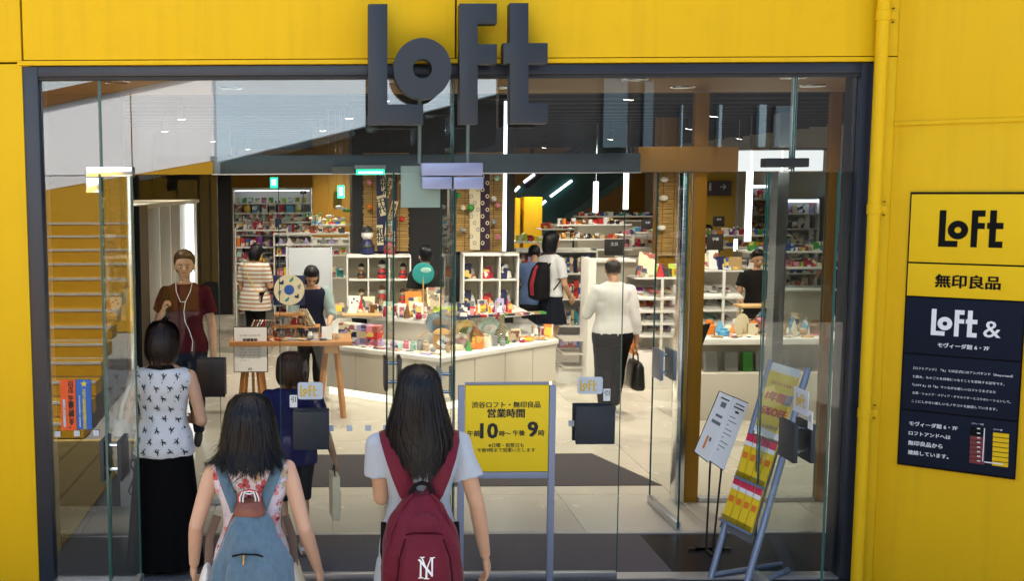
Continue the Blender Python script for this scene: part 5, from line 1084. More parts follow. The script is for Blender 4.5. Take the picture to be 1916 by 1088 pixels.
class Fig:
    def __init__(s, label, x, y, h, heading=0, lean=0, nod=0, turn=0, sw=1.0, bw=1.0, hk=1.0, skin=None, z=0, arms=None, legs=None, vox=.012, child=False):
        s.h = h; s.lean = math.radians(lean); s.nod = math.radians(nod); s.turn = math.radians(turn); s.sw = sw; s.bw = bw; s.hk = hk; s.vox = vox
        s.root = thing('person', label, 'person', (x, y, z), rot=(0, 0, math.radians(heading))); s.skin = skin or SKIN
        s.arms = {1: dict(e=(.025, -.012, -.17), w=(.03, .03, -.315), curl=.5), -1: dict(e=(.025, -.012, -.17), w=(.03, .03, -.315), curl=.5)}
        for k, v in (arms or {}).items(): s.arms[k].update(v)
        s.legs = {1: dict(k=(.052, .01, .28), a=(.05, -.012, .05), t=(.055, .085, .018)), -1: dict(k=(.052, .01, .28), a=(.05, -.012, .05), t=(.055, .085, .018))}
        for k, v in (legs or {}).items(): s.legs[k].update(v)
        s.R = Matrix.Rotation(-s.lean, 3, 'X'); s.RH = Matrix.Rotation(s.turn, 3, 'Z') @ Matrix.Rotation(-s.nod, 3, 'X')
    def U(s, p):
        """fraction of height -> metres, leaning the trunk about the hips"""
        p = Vector(p) * s.h; pv = Vector((0, 0, .52 * s.h))
        if p.z > pv.z: p = s.R @ (p - pv) + pv
        return p
    def H(s, p):
        pv = Vector((0, .0, .845)); q = s.RH @ (Vector(p) - pv) + pv; return s.U(q)
    def secs(s, z0, z1, inf=0.0, flare=0.0):
        base = [(.44, .088, .058, 0), (.50, .093, .064, -.004), (.55, .089, .060, -.002), (.60, .076, .052, .002), (.64, .072, .050, .004), (.70, .082, .056, .002), (.75, .092, .058, -.002), (.79, .098, .052, -.004), (.812, .088, .042, -.004), (.828, .055, .034, -.003), (.845, .034, .031, -.001)]
        def q(z):
            for a, b in zip(base, base[1:]):
                if a[0] <= z <= b[0]:
                    t = (z - a[0]) / (b[0] - a[0]); return [a[i] + (b[i] - a[i]) * t for i in range(4)]
            return list(base[0] if z < base[0][0] else base[-1])
        n = 16; out = []
        for i in range(n + 1):
            z = z0 + (z1 - z0) * i / n; _, hw, hd, cy = q(z); k = s.sw if z > .7 else s.bw
            if z < .44: z_ = .44
            fl = flare * max(0, (.62 - z)) / .2
            out.append((z, hw * k + inf + fl, hd * s.bw + inf + fl * .7, 0, cy))
        return out
    def loft(s, mb, secs, n=22, pw=2.3):
        t = MB().loft(secs, n, pw); mb.add([s.U(v) for v in t.v], t.f); return mb
    def sh(s, sd): return s.U((sd * .098 * s.sw, -.004, .788))
    def limb(s, sd, inf=0.0):
        S = s.sh(sd); a = s.arms[sd]
        if 'E' in a: E = Vector(a['E']) * s.h; Wp = Vector(a['W']) * s.h
        else:
            E = S + Vector((a['e'][0] * sd, a['e'][1], a['e'][2])) * s.h; Wp = S + Vector((a['w'][0] * sd, a['w'][1], a['w'][2])) * s.h
        return S, E, Wp
    def arm(s, mb, sd, inf=0.0, upto=2.0, r=None):
        """upto 1 = elbow, 2 = wrist"""
        S, E, Wp = s.limb(sd); h = s.h; rr = [.0225, .025, .0235, .021, .0215, .019, .0145]
        pts = [S + (E - S) * t for t in (-.02, .22, .6, 1)] + [E + (Wp - E) * t for t in (.22, .6, 1)]
        rr = [(q + inf) * h * (s.bw * .5 + .5) for q in rr]
        if upto < 2:
            n = 7; f = upto * 3 if upto <= 1 else 3 + (upto - 1) * 3; k = int(f); pt = pts[:k + 1]; rq = rr[:k + 1]
            if f > k: pt.append(pts[k].lerp(pts[k + 1], f - k)); rq.append(rr[k] + (rr[k + 1] - rr[k]) * (f - k))
            if r: rq[-1] = r * h
            pts, rr = pt, rq
        mb.tube(pts, rr, 14); mb.ell(pts[0], rr[0], 12, 8); mb.ell(E, rr[3] if len(rr) > 3 else rr[-1] * .9, 12, 8) if upto > 1 else None
        return mb
    def hand(s, mb, sd):
        S, E, Wp = s.limb(sd); d = (Wp - E).normalized(); h = s.h; a = s.arms[sd]
        if 'hd' in a: d = Vector(a['hd']).normalized()
        side = Vector(a.get('palm', (-sd, .2, 0))).normalized(); side = (side - d * side.dot(d)).normalized(); fw = d.cross(side).normalized()
        if fw.y < 0: fw = -fw
        pc = Wp + d * .028 * h; M = Matrix((fw, side, d)).transposed()
        mb.tube([Wp, Wp + d * .012 * h, Wp + d * .03 * h, Wp + d * .052 * h], [.0145 * h, .0155 * h, .0185 * h, .017 * h], 12, flat=.6) if False else mb.ell(pc, (.0240 * h, .0110 * h, .032 * h), 12, 8, M)
        cu = a['curl']
        for k, L in enumerate((.041, .046, .043, .034)):
            b = Wp + d * .05 * h + fw * (.0175 - .0122 * k) * h; p = [b - d * .012 * h, b]
            ang = 0; q = b
            for t in (.42, .33, .25):
                ang += cu * .85; q = q + (d * math.cos(ang) + side * math.sin(ang)) * L * t * h; p.append(q)
            mb.tube(p, [.0052 * h, .0052 * h, .0048 * h, .0044 * h, .0034 * h], 8)
        b = Wp + d * .014 * h + fw * .016 * h; q = b + (fw * .7 + d * .8 + side * .25).normalized() * .022 * h; r = q + (d * .9 + side * (.2 + cu * .4)).normalized() * .02 * h
        mb.tube([b - fw * .006 * h, b, q, r], [.0075 * h, .0075 * h, .0062 * h, .0045 * h], 8)
        return mb
    def leg(s, mb, sd, inf=0.0, upto=2.0, foot=False, rh=.05):
        h = s.h; a = s.legs[sd]; Hp = Vector((sd * .048, -.002, .49)) * h; K = Vector((sd * a['k'][0], a['k'][1], a['k'][2])) * h; A = Vector((sd * a['a'][0], a['a'][1], a['a'][2])) * h
        pts = [Hp + (K - Hp) * t for t in (0, .3, .7, 1)] + [K + (A - K) * t for t in (.3, .7, 1)]; rr = [rh, .046, .034, .029, .031, .021, .017]
        rr = [(q + inf) * h * (.6 + .4 * s.bw) for q in rr]
        if upto < 2:
            k = int(upto * 3); pts = pts[:k + 1]; rr = rr[:k + 1]
        mb.tube(pts, rr, 14)
        if foot: s.foot(mb, sd, inf)
        return mb
    def foot(s, mb, sd, inf=0):
        h = s.h; a = s.legs[sd]; A = Vector((sd * a['a'][0], a['a'][1], a['a'][2])) * h; T = Vector((sd * a['t'][0], a['t'][1], a['t'][2])) * h
        d = (T - A); d.normalize(); he = A + Vector((0, -.02, -.03)) * h if a['a'][2] < .09 else A - d * .03 * h
        mb.tube([he, A.lerp(T, .15) + Vector((0, 0, -.012 * h)), A.lerp(T, .55) + Vector((0, 0, -.008 * h)), T, T + d * .014 * h], [(.017 + inf) * h, (.024 + inf) * h, (.024 + inf) * h, (.02 + inf) * h, (.01 + inf) * h], 12, flat=.8)
        return mb
    def head(s, mb):
        k = s.hk; h = s.h
        def el(c, r): t = MB().ell(c, r, 20, 14); mb.add([s.H(v) for v in t.v], t.f)
        el((0, -.004, .938), (.0455 * k, .057 * k, .060 * k)); el((0, .016, .905), (.034 * k, .036 * k, .038 * k)); el((0, .028, .885), (.018 * k, .018 * k, .014 * k))
        t = MB().tube([(0, .050 * k, .925), (0, .061 * k, .908), (0, .052 * k, .902)], [.004, .0085, .006], 8); mb.add([s.H(v) for v in t.v], t.f)
        for sd in (-1, 1):
            el((sd * .0475 * k, -.004, .917), (.006, .011, .018)); el((sd * .019, .046 * k, .915), (.012, .008, .009))
        el((0, .049 * k, .893), (.014, .008, .006))
        n = MB().tube([(0, -.012, .80), (0, -.006, .85), (0, -.004, .89)], [.033, .028, .029], 14); mb.add([s.H(v) if v[2] > .845 else s.U(v) for v in n.v], n.f)
        return mb
    def face(s):
        k = s.hk
        def part(name, shapes, m):
            mb = MB()
            for c, r in shapes: t = MB().ell(c, r, 10, 6); mb.add([s.H(v) for v in t.v], t.f)
            mb.done(name, m, s.root, smooth=60)
        EYW = mat('eye_white', (.7, .68, .65), .3); DK = mat('eye_dark', (.01, .008, .007), .25)
        for sd in (-1, 1):
            part('eye', [((sd * .0185, .0475 * k, .920), (.0075, .0055, .0028))], mat('eye_tone', (.30, .24, .21), .4)); part('iris', [((sd * .0185, .0525 * k, .920), (.0038, .002, .0040))], DK)
            part('eyebrow', [((sd * .0195, .0535 * k, .934), (.0125, .004, .0022))], HAIR)
        part('lips', [((0, .0575 * k, .893), (.0125, .0035, .0035))], mat('lips', (.42, .14, .12), .45))
    def body(s, arms=(2, 2), legs=True, hands=(True, True), feet=True, torso=True):
        mb = MB(); s.head(mb)
        if torso: s.loft(mb, s.secs(.475, .845, -.004))
        for sd, on in ((-1, hands[0]), (1, hands[1])):
            s.arm(mb, sd)
            if on: s.hand(mb, sd)
        if legs:
            for sd in (-1, 1): s.leg(mb, sd, foot=feet)
        me = remesh(mb, s.vox * .62, 2); mlink('body', me, s.skin, s.root); s.bvh = None
        return s
    def top(s, name, m, z0=.5, z1=.83, inf=.008, flare=.0, sleeve=.5, sr=None, disp=(.006, 11, .5), ssd=(-1, 1), z1r=None, vox=None):
        mb = MB(); s.loft(mb, s.secs(z0, z1, inf, flare))
        if sleeve:
            for sd in ssd: s.arm(mb, sd, inf + .001, sleeve, r=sr)
        me = remesh(mb, vox or s.vox, 3, disp); o = mlink(name, me, m, s.root)
        s.tm = me; s.bvh = BVHTree.FromPolygons([v.co for v in me.vertices], [tuple(p.vertices) for p in me.polygons]); return o
    def trousers(s, name, m, inf=.008, upto=2.0, ztop=.56, disp=(.006, 9, .5), vox=None):
        mb = MB(); s.loft(mb, s.secs(.455, ztop, inf))
        for sd in (-1, 1): s.leg(mb, sd, inf + .003, upto, rh=.05)
        return mlink(name, remesh(mb, vox or s.vox, 3, disp), m, s.root)
    def shoes(s, m, inf=.004, name='shoe'):
        for sd in (-1, 1): mlink(name, remesh(s.foot(MB(), sd, inf), .01 if s.vox < .014 else .014, 2), m, s.root)
    def skirt(s, name, m, z0, z1, w0, w1, folds=9, amp=.05, seed=1.0, cy=0):
        rs = []; n = 96; h = s.h
        for i in range(25):
            t = i / 24; z = z1 + (z0 - z1) * t; w = w1 + (w0 - w1) * (t ** .8)
            rs.append([s.U((w * (1 + amp * t * math.sin(folds * a + seed + t) + .5 * amp * t * math.sin(folds * 2.3 * a + seed * 3)) * math.cos(a), cy + w * .72 * (1 + amp * t * math.sin(folds * a + seed + t)) * math.sin(a), z)) for a in [2 * PI * k / n for k in range(n)]])
        return MB().rings(rs, cap=True).done(name, m, s.root, smooth=80)
    # hair as sections (drop below crown, half width, back, front, x shift), in fractions of the height
    ST = {'short': [(.010, .012, .012, .010), (.003, .032, .034, .034), (-.012, .044, .053, .050), (-.03, .0505, .064, .056), (-.05, .0525, .067, .040), (-.07, .051, .065, .010), (-.09, .046, .058, -.012), (-.108, .036, .046, -.015)],
          'bob': [(.010, .012, .012, .010), (.003, .034, .036, .036), (-.012, .047, .056, .052), (-.03, .054, .068, .057), (-.055, .058, .073, .040), (-.085, .060, .075, .020), (-.115, .060, .073, .012), (-.14, .055, .066, .006), (-.155, .048, .056, .0)],
          'long': [(.010, .012, .012, .010), (.003, .034, .036, .036), (-.012, .047, .056, .052), (-.03, .054, .068, .057), (-.055, .058, .073, .040), (-.085, .060, .074, .025), (-.12, .062, .070, .015), (-.16, .066, .068, -.01), (-.21, .066, .066, -.02), (-.26, .056, .064, -.03)]}
    def ring(s, q, n, k=1.0, bias=0.0):
        dz, hw, yb, yf = q[:4]; cx = q[4] if len(q) > 4 else 0; kk = s.hk * k; out = []
        for i in range(n):
            a = 2 * PI * i / n; y = math.sin(a); out.append(s.hp(q, a, k))
        return out
    def hp(s, q, a, k=1.0):
        dz, hw, yb, yf = q[:4]; cx = q[4] if len(q) > 4 else 0; y = math.sin(a); kk = s.hk * k
        p = (cx + hw * kk * math.cos(a), -.006 + (yf * y if y > 0 else yb * y) * kk, .998 + dz)
        return s.H(p) if dz > -.16 else s.H((p[0], p[1], p[2]))
    def hair(s, style='short', m=None, strands=0, width=.0045, ends=None, name='hair', seed=3, spread=.012, flick=0.0):
        st = s.ST[style] if isinstance(style, str) else style; m = m or HAIR
        n = 28; b = MB().rings([s.ring(q, n, .97 if strands else 1.0) for q in (st[:-1] if strands and len(st) > 8 else st)])
        me = b.mesh('hair', m, 70)
        for v in me.vertices: v.co += v.normal * .0035 * noise.noise(Vector((v.co.x * 60, v.co.y * 60, v.co.z * 8)))
        base = link(name, me, s.root)
        if strands:
            R = random.Random(seed); vs = []; fs = []; N = len(st) - 1
            def P(u, a, k):
                u = min(max(u, 0), N); i = min(int(u), N - 1); t = u - i; A, B = st[i], st[i + 1]
                q = [A[j] + (B[j] - A[j]) * t for j in range(4)] + [(A[4] if len(A) > 4 else 0) * (1 - t) + (B[4] if len(B) > 4 else 0) * t]
                return s.hp(q, a, k)
            NC = 46; cl = [(R.uniform(PI - .38, 2 * PI + .38), R.gauss(0, .55), R.uniform(-.035, .045), R.uniform(-.6, 1.8), R.uniform(-.12, .12)) for _ in range(NC)]
            for _ in range(strands):
                ca, ce, ck, cf, cs = R.choice(cl); a = ca + R.gauss(0, .10)
                if R.random() < .3: a = R.uniform(PI - .38, 2 * PI + .38)
                a0 = a; e = (ends(math.cos(a)) if ends else 1.0) * N + ce + R.gauss(0, .22); u0 = R.choice((0, 0, 0, .5, 1.5, 3, 4)) * R.random(); k = 1.0 + ck * .7 + R.uniform(-.02, .02)
                if R.random() < .06: k += R.uniform(.0, .07); e += R.uniform(0, .5)
                w = width * R.uniform(.4, 1.15); ph = R.uniform(0, 6.28); am = R.uniform(.0, .02); seg = 16; b0 = len(vs); pts = []
                for j in range(seg + 1):
                    t = j / seg; u = u0 + (e - u0) * t; q = P(min(u, N), a0 + cs * t * t + (ca - a0) * .55 * t ** 3 + am * math.sin(3 * t + ph) + spread * R.uniform(-.15, .15), k)
                    if u > N: q = q + Vector((0, 0, -(u - N) * .03 * s.h))
                    ft = max(0, t - .72) / .28
                    q = q + Vector((math.cos(a0) * flick * ft * ft * cf, -abs(math.sin(a0)) * flick * .4 * ft * ft, 0))
                    pts.append(q)
                for j, q in enumerate(pts):
                    t = j / seg; d = (pts[min(j + 1, seg)] - pts[max(j - 1, 0)]).normalized(); o = Vector((q.x, q.y + .006 * s.h, 0)); o = o.normalized() if o.length > 1e-4 else Vector((0, -1, 0))
                    sd = d.cross(o).normalized() * w * (1 if t < .6 else 1 - (t - .6) / .4 * .85); vs += [q - sd, q + sd]
                fs += [(b0 + 2 * j, b0 + 2 * j + 1, b0 + 2 * j + 3, b0 + 2 * j + 2) for j in range(seg)]
            me = bpy.data.meshes.new('hair_strands'); me.from_pydata(vs, [], fs); me.materials.append(m); me.polygons.foreach_set('use_smooth', [True] * len(fs)); me.update()
            link('hair_strands', me, base, kind='stuff')
        return base
    def decals(s, name, shapes, m, bvh=None, off=.0025, parent=None, frm=-1.0):
        """flat print laid onto the cloth: shapes are polygons of local (x, z), cast onto the back of the figure"""
        bvh = bvh or s.bvh; mb = MB(); ok = 0
        for poly in shapes:
            pts = []
            for x, z in poly:
                hit = bvh.ray_cast(Vector((x, frm, z)), Vector((0, -math.copysign(1, frm), 0)))
                if hit[0] is None: break
                pts.append(hit[0] + Vector((0, math.copysign(off, frm), 0)))
            if len(pts) == len(poly): mb.add(pts, [tuple(range(len(pts)))])
        return mb.done(name, m, parent or s.root, kind='stuff') if mb.v else None
def xform(poly, c, sc, a): return [(c[0] + sc * (x * math.cos(a) - z * math.sin(a)), c[1] + sc * (x * math.sin(a) + z * math.cos(a))) for x, z in poly]
def mesh_bvh(o): return BVHTree.FromPolygons([v.co for v in o.data.vertices], [tuple(p.vertices) for p in o.data.polygons])
def ribbon(pts, w, th, n=8): return MB().tube(pts, w, n, flat=th / w)

# ---------- girl with the maroon backpack (nearest, right of the middle)
g1 = Fig('girl with long black hair in a pale grey dress carrying a maroon backpack, seen from behind', X(783, 4.55, 900), 4.55, 1.655, 0, sw=1.12, bw=1.0, hk=1.06, vox=.0072,
         arms={1: dict(e=(.045, -.02, -.16), w=(.075, .02, -.315)), -1: dict(e=(-.01, .02, -.15), w=(-.04, .13, -.14))})
g1.body()
JER = fabric('grey_jersey', (.43, .475, .54), .85, .06, .3, 260)
g1.top('tshirt_dress', JER, .40, .832, .010, .012, .62, .042, (.011, 9, .45))
g1.skirt('dress_skirt', JER, .28, .47, .135, .112, 7, .07)
g1.shoes(fabric('canvas_shoe', (.6, .6, .58)))
L1 = [(.010, .012, .012, .010), (.003, .032, .034, .036), (-.010, .044, .053, .052), (-.03, .0515, .066, .057), (-.055, .0555, .072, .042), (-.085, .062, .076, .03), (-.12, .070, .080, .02), (-.16, .082, .083, .0), (-.20, .086, .084, -.01, .004), (-.23, .076, .082, -.03, .006), (-.255, .054, .080, -.04, .004), (-.275, .034, .078, -.04, .004)]
g1.hair(L1, HAIR, 3000, .0034, lambda c: 1.0 - .10 * abs(c) ** 2 + .02 * c, seed=5, spread=.01, flick=.03)
MAR = fabric('maroon_nylon', (.125, .004, .018), .6, .12, .6, 34, .1)
BKW = fabric('black_webbing', (.007, .007, .008), .7)
def place(f, name, label, cat): return thing(name, label, cat, f.root.location, rot=f.root.rotation_euler)
bp1 = place(g1, 'backpack', 'maroon nylon backpack with white interlaced letters on the girl in the grey dress', 'backpack')
by0 = -.100
def bagloft(secs, n=40, pw=2.6, disp=None, vox=.008):
    mb = MB().loft(secs, n, pw); return remesh(mb, vox, 3, disp)
b1 = mlink('bag_body', bagloft([(.70, .15, .06, 0, by0 - .07), (.72, .168, .082, 0, by0 - .085), (.80, .176, .10, 0, by0 - .095), (.90, .170, .098, 0, by0 - .092), (.98, .150, .088, 0, by0 - .08), (1.05, .118, .07, 0, by0 - .066), (1.10, .075, .05, 0, by0 - .05), (1.125, .045, .034, 0, by0 - .038)], disp=(.014, 12, .45)), MAR, bp1)
bv = mesh_bvh(b1)
pk = mlink('front_pocket', bagloft([(.68, .10, .03, 0, by0 - .17), (.72, .112, .05, 0, by0 - .175), (.84, .112, .05, 0, by0 - .18), (.93, .102, .04, 0, by0 - .167), (.985, .075, .022, 0, by0 - .15)], disp=(.004, 16, .6), vox=.007), MAR, bp1)
mlink('pocket_flap', remesh(MB().loft([(.985, .07, .018, 0, by0 - .152), (1.0, .072, .020, 0, by0 - .148), (1.04, .06, .018, 0, by0 - .135), (1.06, .035, .012, 0, by0 - .12)], 24, 2.6), .006, 2, (.003, 20, 1)), MAR, bp1)
for sd in (-1, 1):
    ribbon([(sd * .155, by0 - .13, .72), (sd * .158, by0 - .145, .85), (sd * .135, by0 - .13, .98), (sd * .085, by0 - .10, 1.09), (sd * .04, by0 - .07, 1.13)], .006, .004).done('piping', MAR, bp1, smooth=60)
    h_ = g1.h
    ribbon([(sd * .105, .075, 1.20), (sd * .125, .068, 1.28), (sd * .135, .035, 1.345), (sd * .138, -.015, 1.372), (sd * .134, -.07, 1.345), (sd * .115, -.112, 1.28), (sd * .088, -.127, 1.20), (sd * .06, -.130, 1.13), (sd * .042, -.125, 1.10)], .040, .009, 10).done('shoulder_strap', MAR, bp1, smooth=60)
    ribbon([(sd * .16, by0 + .01, .98), (sd * .165, by0 + .0, .85), (sd * .15, by0 - .02, .76)], .012, .004).done('lower_strap', BKW, bp1, smooth=60)
ribbon([(-.046, by0 - .05, 1.095), (-.045, by0 - .065, 1.14), (-.026, by0 - .07, 1.172), (0, by0 - .07, 1.180), (.026, by0 - .07, 1.172), (.045, by0 - .065, 1.14), (.048, by0 - .05, 1.095)], .011, .005, 8).done('carry_handle', BKW, bp1, smooth=60)
pkb = mesh_bvh(pk)
for sd in (-1, 1): ribbon([(sd * .112, by0 - .205, .70), (sd * .116, by0 - .232, .80), (sd * .106, by0 - .228, .90), (sd * .08, by0 - .20, .975)], .004, .003).done('pocket_piping', fabric('dark_maroon', (.05, .002, .008)), bp1, smooth=60)
ribbon([(-.078, by0 - .19, .99), (-.04, by0 - .195, 1.0), (.04, by0 - .195, 1.0), (.078, by0 - .19, .99)], .004, .003).done('zip', fabric('dark_maroon', (.05, .002, .008)), bp1, smooth=60)
def stroke(a, b, w0, w1=None):
    w1 = w1 or w0; a, b = Vector(a), Vector(b); d = (b - a).normalized(); n = Vector((-d.y, d.x)); out = []
    N = 6
    for i in range(N):
        p, q = a.lerp(b, i / N), a.lerp(b, (i + 1) / N); u, v = w0 + (w1 - w0) * i / N, w0 + (w1 - w0) * (i + 1) / N
        out.append([tuple(p - n * u / 2), tuple(q - n * v / 2), tuple(q + n * v / 2), tuple(p + n * u / 2)])
    return out
ny = []
for a, b, w0, w1 in (((.20, .06), (.22, .80), .10, .07), ((.14, .90), (.82, .16), .10, .12), ((.80, .10), (.82, .96), .07, .10), ((.08, .02), (.34, .04), .05, .05), ((.70, .97), (.97, .99), .05, .05), ((.08, .90), (.20, .84), .05, .07),
                     ((.50, .0), (.51, .46), .12, .09), ((.51, .44), (.28, 1.0), .08, .07), ((.51, .44), (.74, .93), .08, .05), ((.36, .0), (.66, .0), .06, .06), ((.18, 1.0), (.42, 1.02), .05, .05)): ny += stroke(a, b, w0, w1)
g1.decals('emblem', [[(.006 + (x - .5) * .080, .858 + (z - .5) * .086) for x, z in p] for p in ny], mat('thread_white', (.8, .8, .8), .6), pkb, .0035, bp1)
# ---------- girl with the denim backpack
g2 = Fig('girl with shoulder-length black hair in a sleeveless floral blouse carrying a denim backpack', X(470, 4.5, 950), 4.5, 1.54, 0, sw=1.10, bw=1.0, hk=1.12, vox=.0072, skin=mat('skin_light', (.62, .37, .25), .5, var=.07, vscale=18, spec=.35),
         arms={-1: dict(e=(.046, -.035, -.155), w=(.066, .05, -.30), curl=.45), 1: dict(e=(.046, -.035, -.165), w=(.082, .04, -.31), curl=.4)})
g2.body()
FLO = fabric('floral_blouse', (.72, .62, .68), .8, .12, .25, 200)
g2.top('blouse', FLO, .42, .825, .010, .022, 0, None, (.010, 9, .5))
for sd in (-1, 1): pass
g2.skirt('white_skirt', fabric('white_cotton', (.72, .74, .76)), .34, .46, .145, .12, 8, .08)
g2.shoes(fabric('canvas_shoe', (.6, .6, .58)))
L2 = [(.012, .012, .012, .010), (.004, .036, .038, .036), (-.012, .049, .058, .052), (-.03, .056, .070, .057), (-.055, .061, .076, .042), (-.085, .067, .080, .026), (-.115, .071, .083, .018), (-.145, .075, .086, .006), (-.172, .076, .088, .0), (-.19, .068, .086, -.01)]
g2.hair(L2, HAIR, 2600, .0038, lambda c: .99 - .03 * abs(c), seed=9, spread=.02, flick=.055)
R = random.Random(4); petals = {}; 
PC = {'print_rose': (.55, .10, .10), 'print_pink': (.78, .28, .28), 'print_teal': (.10, .38, .38), 'print_tan': (.55, .40, .25), 'print_wine': (.25, .03, .05), 'print_sky': (.35, .60, .75)}
sh = {k: [] for k in PC}
pos = [(-.155, 1.13), (-.135, 1.05), (-.165, .98), (-.12, .95), (-.15, .88), (-.17, .80), (.11, 1.14), (.14, 1.07), (.165, 1.15), (.12, 1.0), (.155, .97), (.17, .90), (.15, .83), (-.02, 1.17), (.03, 1.2), (0, 1.12), (.06, 1.16), (-.06, 1.14), (-.1, 1.17), (.175, 1.02), (-.13, .84), (.13, .90), (-.155, 1.2), (.165, 1.21)]
for i, (x, z) in enumerate(pos):
    s_ = R.uniform(.016, .025); col = ['print_pink', 'print_rose', 'print_tan'][i % 3]
    for k in range(5):
        a = k * 2 * PI / 5 + R.random(); c = (x + math.cos(a) * s_ * .75, z + math.sin(a) * s_ * .75); sh[col].append(xform(ringpoly(0, 0, .62, .5, 8), c, s_, a))
    sh['print_wine'].append(xform(ringpoly(0, 0, .45, .45, 8), (x, z), s_ * .8, 0))
    for k in range(3):
        a = R.uniform(0, 6.28); sh[R.choice(['print_teal', 'print_sky', 'print_tan'])].append(xform([(0, -.3), (.9, -.05), (1.2, .0), (.9, .18), (0, .15)], (x + math.cos(a) * s_ * 1.5, z + math.sin(a) * s_ * 1.5), s_ * R.uniform(.5, .8), a + .4))
for i, (k, v) in enumerate(sh.items()): g2.decals('printed_flowers', v, mat(k, PC[k], .8), off=.002 + i * .0008)
DEN = mat('denim', (.085, .150, .205), .85, var=.35, vscale=60, bump=.7, bscale=60, sheen=.3, stretch=(1, 1, .3)); LEA = mat('brown_leather', (.20, .06, .035), .45, var=.2, vscale=20)
bp2 = place(g2, 'backpack', 'slouchy blue denim backpack with brown leather top on the girl in the floral blouse', 'backpack')
b2 = mlink('bag_body', bagloft([(.62, .12, .06, .02, by0 - .06), (.65, .16, .085, .02, by0 - .085), (.75, .172, .105, .02, by0 - .10), (.85, .158, .10, .018, by0 - .095), (.93, .130, .088, .014, by0 - .085), (1.0, .10, .07, .01, by0 - .07), (1.05, .072, .052, .006, by0 - .055), (1.075, .062, .044, .005, by0 - .05)], pw=2.3, disp=(.024, 12, .3)), DEN, bp2)
mlink('leather_top', remesh(MB().loft([(1.055, .070, .052, .006, by0 - .052), (1.085, .066, .05, .005, by0 - .048), (1.11, .055, .04, .005, by0 - .04), (1.118, .03, .02, .005, by0 - .03)], 28, 2.6), .006, 2, (.003, 25, 1)), LEA, bp2)
b2v = mesh_bvh(b2)
mlink('pocket', remesh(MB().loft([(.66, .115, .03, .02, by0 - .185), (.74, .120, .045, .02, by0 - .185), (.86, .108, .035, .02, by0 - .168), (.915, .085, .016, .018, by0 - .15)], 30, 2.5), .007, 3, (.007, 14, .5)), DEN, bp2)
ribbon([(-.06, by0 - .165, .91), (-.02, by0 - .185, .925), (.04, by0 - .188, .925), (.085, by0 - .16, .90), (.12, by0 - .14, .85)], .004, .004).done('pocket_zip', BKW, bp2, smooth=60)
MB().cyl((-.01, by0 - .195, .925), (-.012, by0 - .2, .885), .004, n=8).done('zip_pull', mat('brass', (.5, .32, .1), .3, metal=1), bp2, smooth=50)
for sd in (-1, 1):
    ribbon([(sd * .095, .07, 1.09), (sd * .12, .055, 1.19), (sd * .13, .02, 1.255), (sd * .132, -.03, 1.268), (sd * .122, -.08, 1.235), (sd * .10, -.112, 1.18), (sd * .075, -.13, 1.12), (sd * .055, -.128, 1.06)], .024, .008, 10).done('shoulder_strap', DEN, bp2, smooth=60)
    ribbon([(sd * .065 + .005, by0 - .05, 1.05), (sd * .10 + .01, by0 - .045, .98), (sd * .14 + .015, by0 - .05, .88), (sd * .165 + .02, by0 - .055, .76)], .009, .012).done('leather_edge', LEA, bp2, smooth=60)
for k, (c, q) in enumerate((('red', .047), ('white', .040), ('navy', .033), ('white', .027))):
    y_ = by0 - .052 - k * .0015; MB().tube([(.005 - q, y_, 1.085), (.005 - q, y_ - .008, 1.13), (.005 - q * .75, y_ - .01, 1.155), (.005, y_ - .01, 1.165 - (k * .006)), (.005 + q * .75, y_ - .01, 1.155), (.005 + q, y_ - .008, 1.13), (.005 + q, y_, 1.085)], .0042, 6).done('handle_band', cm(c), bp2, smooth=60)
for sd in (-1, 1): MB().cyl((.02 + sd * .16, by0 - .12, .74), (.02 + sd * .145, by0 - .16, .72), .012, n=8).done('red_tab', cm('red'), bp2, smooth=50)
# tote bags hanging at her sides
for sd, c, lb in ((-1, 'brown', 'brown and white tote bag hanging at the left side of the floral girl'), (1, 'white', 'white and orange tote bag hanging at the right side of the floral girl')):
    tt = place(g2, 'tote_bag', lb, 'bag')
    ribbon([(sd * .15, .0, 1.0), (sd * .185, -.02, .90), (sd * .19, -.03, .78)], .018, .006).done('bag_strap', fabric('taupe_webbing', (.20, .13, .10)), tt, smooth=50)
    mlink('bag_body', remesh(MB().loft([(.48, .04, .12, sd * .215, 0), (.55, .05, .13, sd * .215, 0), (.74, .03, .12, sd * .195, 0), (.80, .012, .09, sd * .19, 0)], 20), .01, 2, (.008, 10, .6)), cm('white' if sd < 0 else 'cream'), tt)
    MB().loft([(.56, .052, .05, sd * .217, -.09), (.72, .036, .045, sd * .2, -.09)], 14).done('printed_panel', cm('beige' if sd < 0 else 'orange'), tt, smooth=50)
# ---------- woman in the bird print top
g3 = Fig('woman with a dark bob in a white bird-print top and long black skirt, entering the shop', X(306, 6.52, 800), 6.52, 1.60, -4, sw=1.16, bw=1.14, hk=1.04, vox=.01, nod=12, skin=SKIN,
         arms={-1: dict(e=(.03, -.01, -.17), w=(.0, .12, -.20)), 1: dict(e=(.045, -.015, -.175), w=(-.01, .13, -.20))})
g3.body()
WTOP = fabric('white_print_top', (.70, .70, .71), .8, .05, .25, 180)
g3.top('sleeveless_top', WTOP, .475, .822, .010, .014, 0, None, (.011, 9, .8))
mlink('black_collar', remesh((lambda m_: g3.loft(m_, [(.812, .080, .050, 0, -.004), (.824, .066, .046, 0, -.003), (.838, .046, .040, 0, -.002)]))(MB()), .008, 2), BKW, g3.root)
g3.skirt('long_skirt', fabric('black_skirt', (.003, .003, .0035), .95), .022, .505, .150, .112, 11, .055, 2)
for sd in (-1, 1): mlink('sandal', remesh(g3.foot(MB(), sd, .003), .009, 2), fabric('tan_sandal', (.45, .25, .14)), g3.root)
